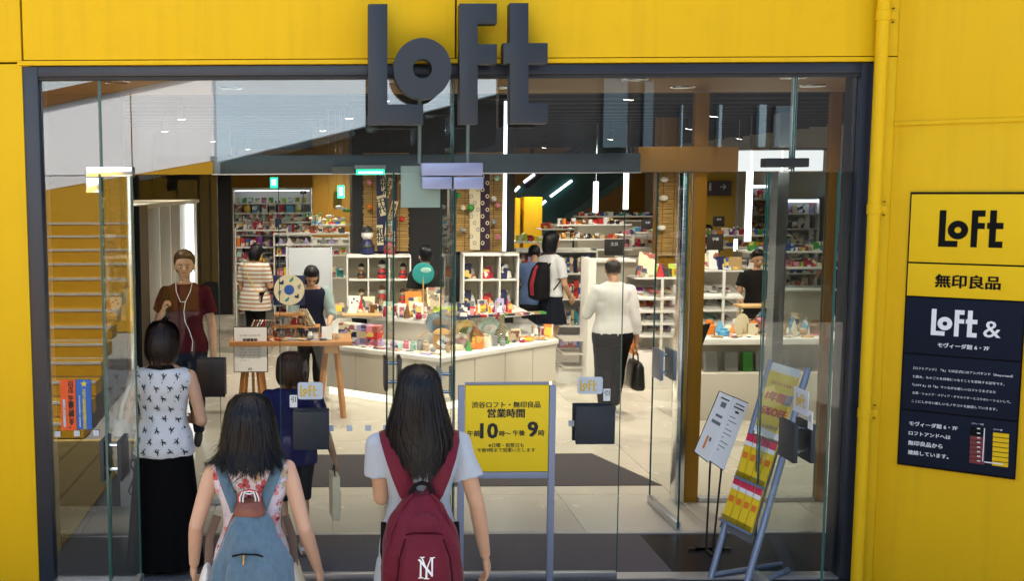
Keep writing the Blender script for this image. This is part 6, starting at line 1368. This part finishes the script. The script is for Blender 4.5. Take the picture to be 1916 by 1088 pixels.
L3 = [(.010, .012, .012, .010), (.003, .036, .038, .036), (-.012, .049, .058, .052), (-.03, .056, .070, .057), (-.055, .061, .076, .042), (-.085, .064, .078, .026), (-.115, .063, .075, .018), (-.135, .058, .066, .010), (-.150, .050, .056, .0)]
g3.hair(L3, hairmat('hair_dark_brown', (.022, .012, .010)), 1500, .004, None, seed=12, flick=-.015)
BIRD = [[(-1, .15), (-.45, .0), (.1, -.12), (.55, -.02), (.95, .12), (.6, .14), (.15, .1), (-.4, .2)], [(-.1, .0), (.15, .9), (.42, 1.0), (.35, .3), (.28, .0)], [(-.3, .05), (-.75, .75), (-.35, .6), (.05, .1)], [(.0, -.05), (.3, -.65), (.62, -.75), (.3, -.0)]]
bs_ = []; R = random.Random(8)
for r in range(8):
    for c in range(5):
        x = -.18 + c * .084 + (.042 if r % 2 else 0); z = .80 + r * .068
        a = R.choice((0, .5, -.4, 2.6, 3.4)) + R.uniform(-.3, .3); s_ = .0245
        for b_ in BIRD: bs_.append(xform(b_, (x, z), s_ * (1 if True else 1), a))
g3.decals('bird_print', bs_, mat('print_black_ink', (.01, .01, .012), .8))
g3.decals('dot_print', [xform(ringpoly(0, 0, .004, .006, 6), (-.16 + c * .074 + (.037 if r % 2 else 0), .82 + r * .06), 1, 0) for r in range(8) for c in range(5)], mat('print_grey_ink', (.2, .22, .26), .8), off=.003)
tg = place(g3, 'tote_bag', 'cream canvas tote bag with a black band on the shoulder of the woman in black skirt', 'bag')
CAN = fabric('canvas', (.55, .50, .40))
mlink('bag_body', remesh(MB().loft([(.62, .030, .08, -.255, -.02), (.68, .045, .11, -.262, -.02), (.86, .048, .125, -.262, -.02), (.99, .036, .12, -.255, -.02)], 24, 2.6), .009, 2, (.010, 9, .5)), CAN, tg)
MB().loft([(.865, .052, .130, -.262, -.02), (.900, .051, .130, -.262, -.02)], 30, 2.6).done('black_band', BKW, tg, smooth=50)
for dy in (-.09, .05): ribbon([(-.262, dy, .97), (-.235, dy, 1.1), (-.175, -.03 + dy * .4, 1.27), (-.155, .0, 1.315), (-.165, .03, 1.28)], .012, .006).done('bag_handle', CAN, tg, smooth=50)
# ---------- man in the burgundy T-shirt, facing the street
g4 = Fig('tall man in a burgundy T-shirt with white earphones walking out of the shop', X(347, 9.75, 600), 9.75, 1.86, 180, sw=1.0, bw=1.08, vox=.012, turn=6,
         arms={1: dict(e=(.05, -.03, -.165), w=(.0, .09, -.085), hd=(-.3, .2, 1), curl=1.4, palm=(-1, 0, .2)), -1: dict(e=(.035, -.01, -.175), w=(.045, .03, -.335))},
         legs={1: dict(k=(.05, .05, .28), a=(.05, .05, .05), t=(.055, .14, .02)), -1: dict(k=(.05, -.01, .28), a=(.05, -.06, .06), t=(.055, .03, .018))})
g4.body(); g4.face(); g4.hair('short', HAIRB, 500, .004, None, seed=2)
g4.top('tshirt', fabric('burgundy_cotton', (.065, .007, .012)), .49, .838, .012, .008, .66, .045, (.012, 8, .5))
g4.trousers('jeans', fabric('dark_jeans', (.015, .018, .03))); g4.shoes(fabric('dark_shoe', (.03, .03, .03)))
h_ = g4.h
def Hm(p): return g4.H(p)
c0 = g4.bvh
def onfront(x, z, bvh=None):
    hit = (bvh or g4.bvh).ray_cast(Vector((x, 1, z)), Vector((0, -1, 0))); return (hit[0] if hit[0] else Vector((x, .1, z))) + Vector((0, .006, 0))
ep = place(g4, 'earphones', 'white earphone cord hanging down the front of the man in burgundy', 'earphones')
pts1 = [Hm((-.048, .0, .905)), Hm((-.045, .03, .87))] + [onfront(a * h_, b * h_) for a, b in ((-.035, .80), (-.012, .75), (-.004, .70), (-.008, .65), (-.03, .60), (-.045, .55), (-.04, .50))]
pts2 = [Hm((.048, .0, .905)), Hm((.045, .03, .87))] + [onfront(a * h_, b * h_) for a, b in ((.035, .80), (.012, .75))] + [pts1[3]]
MB().tube(pts1, .0035, 6).done('cord', WHITEP, ep, smooth=60); MB().tube(pts2, .0035, 6).done('cord', WHITEP, ep, smooth=60)
for p in (pts1[0], pts2[0]): MB().ell(p, .008, 8, 6).done('ear_bud', WHITEP, ep, smooth=60)
sb = place(g4, 'shoulder_bag', 'dark bag strap and bag on the right shoulder of the man in burgundy', 'bag')
ribbon([(.15, -.10, 1.2), (.15, -.06, 1.47), (.145, .0, 1.52), (.15, .08, 1.46), (.17, .12, 1.3), (.19, .10, 1.15)], .028, .008).done('strap', BKW, sb, smooth=50)
mlink('bag_body', remesh(MB().loft([(.95, .09, .13, .20, -.14), (1.05, .11, .15, .2, -.16), (1.25, .10, .14, .18, -.16), (1.32, .06, .1, .16, -.14)], 24, 2.8), .012, 2), BKW, sb)
# ---------- child in navy behind the girls
g5 = Fig('short-haired child in a navy top walking in just behind the glass door', X(546, 6.75, 800), 6.75, 1.37, 8, sw=1.12, bw=1.08, hk=1.22, vox=.011, skin=SKIN2,
         arms={1: dict(e=(.05, -.01, -.17), w=(.10, .03, -.315)), -1: dict(e=(.03, .0, -.17), w=(.02, .1, -.25))})
g5.body(); g5.hair('bob', hairmat('hair_auburn', (.035, .014, .008)), 900, .0045, lambda c: .86, seed=21)
g5.top('navy_top', fabric('navy_cotton', (.014, .016, .075)), .46, .832, .012, .02, .62, .045); g5.trousers('shorts', fabric('black_cotton', (.012, .012, .014)), upto=1.0); g5.shoes(fabric('canvas_shoe', (.6, .6, .58)))
cb = place(g5, 'paper_bag', 'small white and orange bag held in the right hand of the child', 'bag')
S_, E_, W_ = g5.limb(1); MB().box(W_.x - .02, W_.x + .03, W_.y - .06, W_.y + .12, W_.z - .42, W_.z - .12).done('bag_body', cm('cream'), cb, bevel=.004); MB().box(W_.x + .031, W_.x + .034, W_.y - .05, W_.y + .11, W_.z - .36, W_.z - .22).done('printed_panel', cm('orange'), cb)
MB().tube([(W_.x, W_.y - .03, W_.z - .12), (W_.x, W_.y + .03, W_.z - .06), (W_.x, W_.y + .09, W_.z - .12)], .004, 6).done('bag_handle', BKW, cb)
# ---------- woman in the striped tee
g6 = Fig('woman in a loose multicolour striped T-shirt browsing at the back left shelves', X(477, 15.3, 560), 15.3, 1.62, -30, sw=1.2, bw=1.25, nod=25, vox=.016, arms={1: dict(e=(.03, .02, -.17), w=(-.01, .14, -.17))})
g6.body(); g6.hair('bob')
ST_ = mat('striped_jersey', (.7, .68, .6), .85); nt = ST_.node_tree; wv = nt.nodes.new('ShaderNodeTexWave'); wv.bands_direction = 'Z'; wv.inputs['Scale'].default_value = 5.2; tcn = nt.nodes.new('ShaderNodeTexCoord')
cr = nt.nodes.new('ShaderNodeValToRGB'); cr.color_ramp.interpolation = 'CONSTANT'; e = cr.color_ramp.elements; e[0].position = 0; e[0].color = (.72, .70, .62, 1); e[1].position = .62; e[1].color = (.10, .12, .28, 1)
e2 = cr.color_ramp.elements.new(.8); e2.color = (.55, .30, .12, 1)
nt.links.new(tcn.outputs['Object'], wv.inputs['Vector']); nt.links.new(wv.outputs['Fac'], cr.inputs[0]); nt.links.new(cr.outputs[0], nt.nodes['Principled BSDF'].inputs[0])
g6.top('striped_tshirt', ST_, .40, .835, .02, .03, .8, .05); g6.trousers('trousers', BKW); g6.shoes(fabric('dark_shoe', (.03, .03, .03)))
xb = place(g6, 'crossbody_bag', 'small black phone bag on a yellow cord across the striped woman', 'bag')
MB().tube([g6.U((-.06, -.075, .82)), g6.U((.0, -.10, .70)), g6.U((.09, -.09, .58)), g6.U((.13, -.04, .54))], .006, 6).done('cord', cm('yellow'), xb, smooth=50)
MB().box(.17, .21, -.14, -.02, .78, .93).done('pouch', BKW, xb, bevel=.006); MB().box(.18, .2, -.146, -.141, .80, .88).done('phone', cm('grey'), xb)
# ---------- woman behind the table
g7 = Fig('woman with short dark hair in a navy and pale green top looking down behind the oak table', X(581, 12.0, 560), 12.0, 1.58, 186, nod=30, lean=8, sw=1.14, bw=1.1, vox=.014, arms={1: dict(e=(.03, .05, -.16), w=(-.02, .15, -.22)), -1: dict(e=(.035, .05, -.16), w=(.0, .16, -.22))})
g7.body(); g7.face(); g7.hair('bob', HAIR)
g7.top('top', fabric('navy_knit', (.012, .014, .035)), .48, .82, .012, .01, 0); mb = MB(); [g7.arm(mb, sd, .018, 1.3, r=.045) for sd in (-1, 1)]; mlink('pale_sleeves', remesh(mb, .014, 2, (.008, 9, .5)), fabric('pale_green_cotton', (.30, .40, .40)), g7.root)
g7.trousers('trousers', BKW); g7.shoes(BKW)
# ---------- older man in the white shirt
g8 = Fig('bald-crowned man in a white shirt and black trousers holding a black briefcase, seen from behind', X(1146, 11.0, 600), 11.0, 1.70, 0, sw=1.06, bw=1.2, nod=18, vox=.012, skin=SKIN2,
         arms={1: dict(e=(.035, -.01, -.175), w=(.055, .02, -.33), curl=1.2), -1: dict(e=(.05, .03, -.15), w=(.0, .14, -.09))}, legs={1: dict(k=(.045, .05, .285), a=(.04, .09, .05), t=(.045, .18, .018)), -1: dict(k=(.05, .01, .28), a=(.06, -.09, .075), t=(.06, -.01, .02))})
g8.body()
g8.hair([(-.028, .036, .050, .0), (-.045, .0485, .0605, .0), (-.065, .0500, .0625, -.0), (-.085, .0475, .059, -.01), (-.105, .038, .048, -.015)], hairmat('hair_greying', (.03, .025, .024)))
g8.top('white_shirt', fabric('white_shirt', (.62, .62, .60), .8, .04, .25), .515, .842, .012, .006, 1.7, .024, (.007, 13, .5))
MB().box(-.165, .165, -.105, -.1, .872, .876).done('shirt_seam', fabric('white_shirt', (.62, .62, .60)), g8.root)
g8.trousers('trousers', fabric('black_trousers', (.005, .005, .006)), .017, ztop=.53); g8.shoes(mat('black_leather', (.01, .01, .01), .3))
bc = place(g8, 'briefcase', 'black soft briefcase in the right hand of the man in the white shirt', 'briefcase')
S_, E_, W_ = g8.limb(1); p = W_ + Vector((0, .0, -.10))
mlink('case_body', remesh(MB().loft([(p.z - .40, .06, .19, p.x, p.y + .02), (p.z - .37, .07, .2, p.x, p.y + .02), (p.z - .15, .055, .19, p.x, p.y + .02), (p.z - .10, .03, .17, p.x, p.y + .02)], 24, 4), .012, 2), mat('black_leather', (.01, .01, .01), .3), bc)
MB().tube([p + Vector((0, -.08, -.12)), p + Vector((0, -.06, -.02)), p + Vector((0, .02, .01)), p + Vector((0, .1, -.02)), p + Vector((0, .12, -.12))], .009, 8).done('case_handle', mat('black_leather', (.01, .01, .01), .3), bc, smooth=60)
put('shopping_folder', cbox(.03, .2, .3, cm('orange')), (g8.root.location.x + .30, 11.25, .62), 'orange and purple bag just right of the man in the white shirt', 'bag')
# ---------- student with the backpack
g9 = Fig('student with black hair in a white shirt and navy skirt carrying a black and red backpack', X(1030, 13.9, 600), 13.9, 1.84, -62, sw=1.02, bw=.98, vox=.013, nod=4,
         arms={-1: dict(e=(.02, .03, -.16), w=(.0, .17, -.10), hd=(0, .5, 1), curl=1.3), 1: dict(e=(.02, .03, -.165), w=(.0, .1, -.26))}, legs={-1: dict(k=(.05, .01, .28)), 1: dict(k=(.05, .0, .28), a=(.05, -.15, .16), t=(.05, -.13, .07))})
g9.body(); g9.hair('bob')
g9.top('white_shirt', fabric('school_shirt', (.68, .70, .74)), .53, .838, .010, .006, .75, .036); g9.skirt('navy_skirt', fabric('navy_pleats', (.010, .012, .022)), .335, .54, .135, .085, 16, .04)
for sd in (-1, 1): mlink('sock', remesh((lambda m_: g9.leg(m_, sd, .003))(MB()), .012, 1), cm('white'), g9.root) if False else None
g9.shoes(mat('black_leather', (.01, .01, .01), .3))
bk = place(g9, 'backpack', 'black backpack with a red stripe on the student in the white shirt', 'backpack')
mlink('bag_body', remesh(MB().loft([(.93, .12, .07, 0, -.17), (.97, .15, .11, 0, -.20), (1.15, .155, .12, 0, -.21), (1.35, .13, .09, 0, -.18), (1.44, .08, .05, 0, -.15)], 26, 2.8), .013, 3), BKW, bk)
mlink('red_panel', remesh(MB().loft([(1.0, .035, .03, 0, -.31), (1.15, .04, .035, 0, -.32), (1.32, .03, .03, 0, -.275), (1.4, .02, .02, 0, -.24)], 16), .01, 2), fabric('red_nylon', (.30, .015, .03)), bk)
for sd in (-1, 1): ribbon([(sd * .10, -.14, 1.38), (sd * .105, -.05, 1.50), (sd * .105, .03, 1.49), (sd * .115, .085, 1.38), (sd * .14, .05, 1.2), (sd * .15, -.08, 1.08)], .022, .008).done('shoulder_strap', BKW, bk, smooth=50)
# ---------- others
def extra(label, px, y, py_head, h, heading, top, tm, bot, hairs='short', hm=None, **k):
    f = Fig(label, X(px, y), y, h, heading, vox=.018, **k); f.body(); f.hair(hairs, hm or HAIR)
    f.top('shirt', fabric(top, tm), .48, .836, .013, .008, .62, .045); f.trousers('trousers', fabric(bot[0], bot[1])); f.shoes(BKW); return f
extra('person in a loose blue shirt bending over the shelf left of the student', 1000, 14.55, 470, 1.66, -10, 'blue_shirt', (.13, .20, .42), ('dark_trousers', (.02, .02, .025)), sw=1.25, bw=1.3, lean=14, nod=30)
f_ = extra('man in a brownish grey T-shirt and blue jeans reading far back at the left wall', 378, 21.2, 413, 1.76, -70, 'taupe_cotton', (.16, .12, .12), ('blue_jeans', (.07, .12, .18)), hm=HAIRB, sw=1.1, bw=1.1, nod=18, arms={-1: dict(e=(.02, .04, -.16), w=(.0, .16, -.14)), 1: dict(e=(.02, .04, -.16), w=(.0, .16, -.14))})
extra('boy in a white T-shirt bending over a book beside the man in grey', 352, 21.6, 430, 1.6, -80, 'white_tee', (.62, .64, .68), ('blue_jeans', (.07, .12, .18)), lean=18, nod=25)
extra('man in a white shirt bending his head at the far racks below the escalator', 993, 24.5, 407, 1.72, -60, 'white_tee', (.62, .64, .68), ('dark_trousers', (.02, .02, .025)), nod=30, lean=6, sw=1.1)
extra('dark-haired shopper behind the far rack under the escalator', 1064, 24.6, 412, 1.66, 0, 'navy_tee', (.03, .03, .06), ('dark_trousers', (.02, .02, .025)), 'bob', nod=15)
extra('dark-haired shopper just right of the yellow column, nearer one', 1320, 19.2, 420, 1.72, 10, 'black_tee', (.02, .02, .02), ('dark_trousers', (.02, .02, .025)), 'bob')
extra('dark-haired shopper right of the yellow column, farther one', 1331, 23.8, 397, 1.7, -20, 'grey_tee', (.1, .1, .1), ('dark_trousers', (.02, .02, .025)), 'bob')
extra('shopper in grey by the tall white shelf at the back right', 1421, 24.2, 380, 1.78, 60, 'mid_grey_tee', (.25, .27, .3), ('dark_trousers', (.02, .02, .025)), nod=10)
ga = extra('shop assistant with tied dark hair in a black top behind the right counter', 1417, 13.7, 475, 1.60, 150, 'black_top', (.012, .012, .014), ('dark_trousers', (.02, .02, .025)), nod=12, turn=25, sw=1.08, arms={1: dict(e=(.03, .03, -.17), w=(.0, .15, -.2)), -1: dict(e=(.03, .03, -.17), w=(.0, .15, -.2))}); ga.face()
gb = Fig('brown-haired woman in a black strappy top at the far right behind the glass', X(1563, 15.5), 15.5, 1.72, -20, sw=1.05, vox=.016, skin=SKIN, arms={-1: dict(e=(.03, .03, -.16), w=(.0, .15, -.18))})
gb.body(); gb.hair('bob', hairmat('hair_light_brown', (.14, .07, .03))); gb.top('strappy_top', BKW, .5, .77, .008, .0, 0); gb.trousers('trousers', fabric('dark_trousers', (.02, .02, .025))); gb.shoes(BKW)
extra('person in a white cap reading behind the open goods rack', 512, 19.5, 408, 1.62, 60, 'grey_tee', (.1, .1, .1), ('dark_trousers', (.02, .02, .025)), 'bob', HAIRB, nod=30)
extra('dark figure standing beside the black column near the centre glass door', 796, 12.9, 415, 1.72, 20, 'black_tee', (.02, .02, .02), ('dark_trousers', (.02, .02, .025)), 'short')
# ================================================================== NEAR OBJECTS
# yellow hours sign on a grey stand
HY = 5.9
hs = thing('hours_sign', 'yellow opening hours sign with black Japanese text on a grey metal stand', 'sign', (X(947, HY), HY, 0))
def hb(a, b, c, d_, y0, y1, name, m, bev=.002):
    return MB().box(X(a, HY, 800), X(b, HY, 800), y0, y1, Z(d_, HY, (a + b) / 2), Z(c, HY, (a + b) / 2)).done(name, m, hs, bevel=bev)
p0, p1 = at(857, 722, HY), at(1038, 722, HY)
SG = mat('stand_grey', srgb(140, 148, 168), .35, metal=.15, var=.05)
for a, b in ((857, 869), (1027, 1039)):
    x0, x1 = X(a, HY, 800), X(b, HY, 800); MB().box(x0, x1, HY - .012, HY + .022, 0, Z(722, HY, 947)).done('post', SG, hs, bevel=.004)
    MB().box((x0 + x1) / 2 - .025, (x0 + x1) / 2 + .025, HY - .2, HY + .2, 0, .025).done('base_foot', SG, hs, bevel=.005)
hb(869.5, 1026.5, 884, 896, HY - .008, HY + .018, 'cross_bar', SG); hb(869.5, 1026.5, 716.5, 720, HY - .008, HY + .018, 'cross_bar', SG, .001)
hb(870, 1026, 721, 883, HY - .006, HY + .012, 'sign_board', mat('hours_yellow', (.98, .66, .002), .55))
def ht(s, px, py, w, bold=.02, **k): put2d(MB(), text_geo(s, w=(X(px + w / 2, HY, py) - X(px - w / 2, HY, py)), bold=bold, **k), at(px, py, HY - .0075), (UX, UZ)).done('lettering', INK, hs)
ht('渋谷ロフト・無印良品', 947, 758, 128, .025); ht('営業時間', 947, 774, 69, .035)
ht('午前', 886, 812, 23, .03); ht('10', 915, 807, 31, .035, cw=.8); ht('時～', 945, 812, 21, .03); ht('午後', 971, 811, 22, .03); ht('9', 997, 804, 17, .04); ht('時', 1013, 811, 11, .03)
ht('※日曜・祝祭日も', 947, 834, 66, .02); ht('午後9時まで営業いたします', 947, 843, 108, .02)
# leaflet rack: two leaning side bars, a poster, two rows of leaflets
NY = 6.62
RB = mat('rack_blue_grey', srgb(120, 135, 160), .35, metal=.3, var=.06)
lr = thing('leaflet_rack', 'leaning grey metal rack with a yellow and red sale poster and leaflets', 'rack', gnd(1400, 1080))
A0, B0 = gnd(1330, 1083), gnd(1392, 1112)             # feet of the side bars
def rackpt(px, py, ref, dirv):                        # a point on the rack plane
    return None
At = at(1443, 672, 6.62); Bt = at(1513, 690, 6.30)
uu = (Bt - At); 
nrm = (At - A0).cross(B0 - A0).normalized()
if nrm.y > 0: nrm = -nrm
def onr(px, py, off=0.0):
    d = ray(px, py); o = Vector((0, 0, CAM_H)); t = (A0 - o).dot(nrm) / d.dot(nrm); return o + d * t + nrm * off
At, Bt = onr(1443, 674), onr(1512, 690)
def qpanel(q, name, m, off, par=lr, th=.004):
    a = [onr(x, y, off) for x, y in q]; b = [p - nrm * th for p in a]; n = len(a)
    return MB().add(a + b, [tuple(range(n))[::-1], tuple(range(n, 2 * n))] + [(i, (i + 1) % n, n + (i + 1) % n, n + i) for i in range(n)]).done(name, m, par)
MB().tube([A0, At], .02, 10).done('side_bar', RB, lr, smooth=50); MB().tube([B0, Bt], .02, 10).done('side_bar', RB, lr, smooth=50)
bk0 = gnd(1462, 1062); MB().tube([A0 + Vector((0, 0, .02)), Vector((bk0.x, bk0.y, .02))], .016, 8).done('foot_bar', RB, lr, smooth=50)
MB().tube([B0 + Vector((0, 0, .02)), Vector((bk0.x, bk0.y - .1, .02))], .016, 8).done('foot_bar', RB, lr, smooth=50)
SYE = mat('poster_yellow', (.86, .60, .02), .4); SRD = mat('poster_red', (.62, .03, .03), .4); MAG = mat('poster_magenta', (.70, .03, .10), .4)
qpanel([(1448, 679), (1502, 695), (1463, 829), (1412, 807)], 'poster', WHITEP, .012); qpanel([(1443, 694), (1498, 710), (1466, 818), (1416, 797)], 'poster_print', SYE, .0145)
def rtext(s, px, py, wpx, m, a=0, bold=.04, **k):
    c = onr(px, py, .0175); r = (onr(px + 10, py + 3, .0175) - c).normalized(); u = nrm.cross(r); u = u if u.z > 0 else -u; r = r if True else r
    w = (onr(px + wpx / 2, py + wpx * .15, .0175) - onr(px - wpx / 2, py - wpx * .15, .0175)).length
    put2d(MB(), text_geo(s, w=w, bold=bold, **k), c, (r, u)).done('lettering', m, lr)
rtext('1年間', 1455, 745, 34, SRD, bold=.06); rtext('5%OFF', 1451, 774, 46, SRD, bold=.06); rtext('ロフトカード会員', 1466, 722, 36, SRD); rtext('ご入会受付中', 1441, 801, 34, INKG); 
qpanel([(1474, 741), (1488, 745), (1482, 764), (1469, 760)], 'grey_photo', GREYM, .0175, th=.001)
def lerp2(a, b, t): return (a[0] + (b[0] - a[0]) * t, a[1] + (b[1] - a[1]) * t)
for r, (q0, q1, q2, q3) in enumerate((((1403, 812), (1460, 833), (1434, 915), (1381, 892)), ((1379, 893), (1433, 918), (1410, 1000), (1353, 972)))):
    for k in range(4):
        t0, t1 = k / 4 + .01, (k + 1) / 4 - .015; a, b, c, d_ = lerp2(q0, q1, t0), lerp2(q0, q1, t1), lerp2(q3, q2, t1), lerp2(q3, q2, t0)
        lf = thing('leaflet', f'yellow leaflet with a magenta top, {ORD[k]} from the left in the {["upper", "lower"][r]} row of the rack', 'leaflet', (lr.location.x, lr.location.y, lr.location.z), group='leaflets in the grey rack')
        qpanel([a, b, c, d_], 'sheet', SYE, .02 + .0 * k, lf, .012)
        e1, e2 = lerp2(a, d_, .17), lerp2(b, c, .17); f1, f2 = lerp2(a, d_, .27), lerp2(b, c, .27)
        qpanel([a, b, e2, e1], 'magenta_top', MAG, .0225, lf, .002); qpanel([e1, e2, f2, f1], 'white_band', WHITEP, .0225, lf, .002)
        g1_, g2_ = lerp2(a, d_, .42), lerp2(b, c, .42); h1_, h2_ = lerp2(a, d_, .56), lerp2(b, c, .56); i1, i2 = lerp2(g1_, g2_, .15), lerp2(g1_, g2_, .85); j1, j2 = lerp2(h1_, h2_, .15), lerp2(h1_, h2_, .8)
        qpanel([i1, i2, j2, j1], 'red_print', mat('poster_orange', (.80, .20, .02), .4), .0225, lf, .002)
    qpanel([lerp2(q3, q0, .12), lerp2(q2, q1, .12), q2, q3], 'clear_pocket', MATS['film'], .03, lr, .002)
    qpanel([q3, q2, (q2[0] - 1, q2[1] + 5), (q3[0] - 1, q3[1] + 5)], 'pocket_rail', RB, .034, lr, .02)
qpanel([(1402, 808), (1461, 830), (1410, 1004), (1351, 975)], 'back_plate', mat('rack_back', (.12, .12, .13), .5), .004, lr, .006)
qpanel([(1352, 976), (1409, 1003), (1404, 1018), (1348, 988)], 'lower_tray', mat('rack_back', (.12, .12, .13), .5), .01, lr, .03)
# two-sheet notice stand on thin black legs
NS = 7.0
ns = thing('notice_stand', 'pair of white notice sheets on a thin black stand beside the leaflet rack', 'notice', gnd(1330, 1046))
k0 = gnd(1328, 1046); yy = k0.y
for q, r in ((1331, 1040), (1357, 1052)):
    g = gnd(q, r); g.y = yy + .16; g.z = 0; MB().tube([g, at(q + 2, 790, g.y + .02)], .007, 8).done('leg', BLACK, ns, smooth=50); MB().box(g.x - .12, g.x + .12, g.y - .012, g.y + .012, 0, .012).done('foot_bar', BLACK, ns)
    MB().box(g.x - .012, g.x + .012, g.y - .12, g.y - .0125, 0, .012).done('foot_bar', BLACK, ns)
def nsheet(q, ya):
    vs = [at(x, y, yy - .03 + (.15 if y < 760 else 0)) for x, y in q]; b = [v + Vector((0, .006, .001)) for v in vs]
    o = MB().add(vs + b, [(3, 2, 1, 0), (4, 5, 6, 7)] + [(i, (i + 1) % 4, 4 + (i + 1) % 4, 4 + i) for i in range(4)]).done('sheet', WHITEP, ns)
    fr_ = MB().add([v + Vector((0, .008, 0)) for v in vs] + [v + Vector((0, .014, 0)) for v in vs], [(3, 2, 1, 0), (4, 5, 6, 7)] + [(i, (i + 1) % 4, 4 + (i + 1) % 4, 4 + i) for i in range(4)]); c = sum((Vector(v) for v in fr_.v), Vector()) / 8
    fr_.v = [tuple(c + (Vector(v) - c) * 1.025 + Vector((0, .002, 0))) for v in fr_.v]; fr_.done('sheet_frame', SB, ns); return vs
def nlines(vs, rows, n):
    for (u0_, u1_, t, th, m) in rows:
        def P(u, t): a = vs[0].lerp(vs[1], u); b = vs[3].lerp(vs[2], u); return a.lerp(b, t) + n
        MB().add([P(u0_, t), P(u1_, t), P(u1_, t + th), P(u0_, t + th)], [(3, 2, 1, 0)]).done('print_line', m, ns)
v1 = nsheet([(1347, 734), (1373, 745), (1326, 866), (1300, 846)], 0); v2 = nsheet([(1374, 745), (1401, 757), (1355, 881), (1327, 862)], 0); dn = Vector((0, -.004, 0))
nlines(v1, [(.2, .8, .06, .02, INK), (.35, .7, .12, .08, INKG), (.3, .75, .32, .04, INKG), (.2, .8, .42, .05, INKG), (.3, .42, .68, .2, cm('orange')), (.5, .62, .68, .06, INKG)], dn)
nlines(v2, [(.2, .8, .06, .015, INK), (.15, .85, .11, .02, INK), (.35, .6, .17, .03, INK)] + [(.15, .15 + .6 * (.6 + .4 * math.sin(k * 2.2)), .27 + k * .065, .012, INKG) for k in range(9)], dn)
# cable box near the left door
cbx = thing('cable_box', 'low white power box with loose dark cables behind the woman in the long skirt', 'box', gnd(250, 950)); g = gnd(250, 950)
MB().box(g.x - .1, g.x + .12, g.y, g.y + .15, 0, .35).done('box_shell', WHITE, cbx, bevel=.005)
for k in range(3): MB().tube([(g.x + .02 * k, g.y - .01, .6), (g.x + .06 - .03 * k, g.y - .06, .35), (g.x - .02 + .05 * k, g.y - .08, .15), (g.x + .05, g.y - .03, .02)], .006, 6).done('cable', BLACK, cbx, smooth=50)
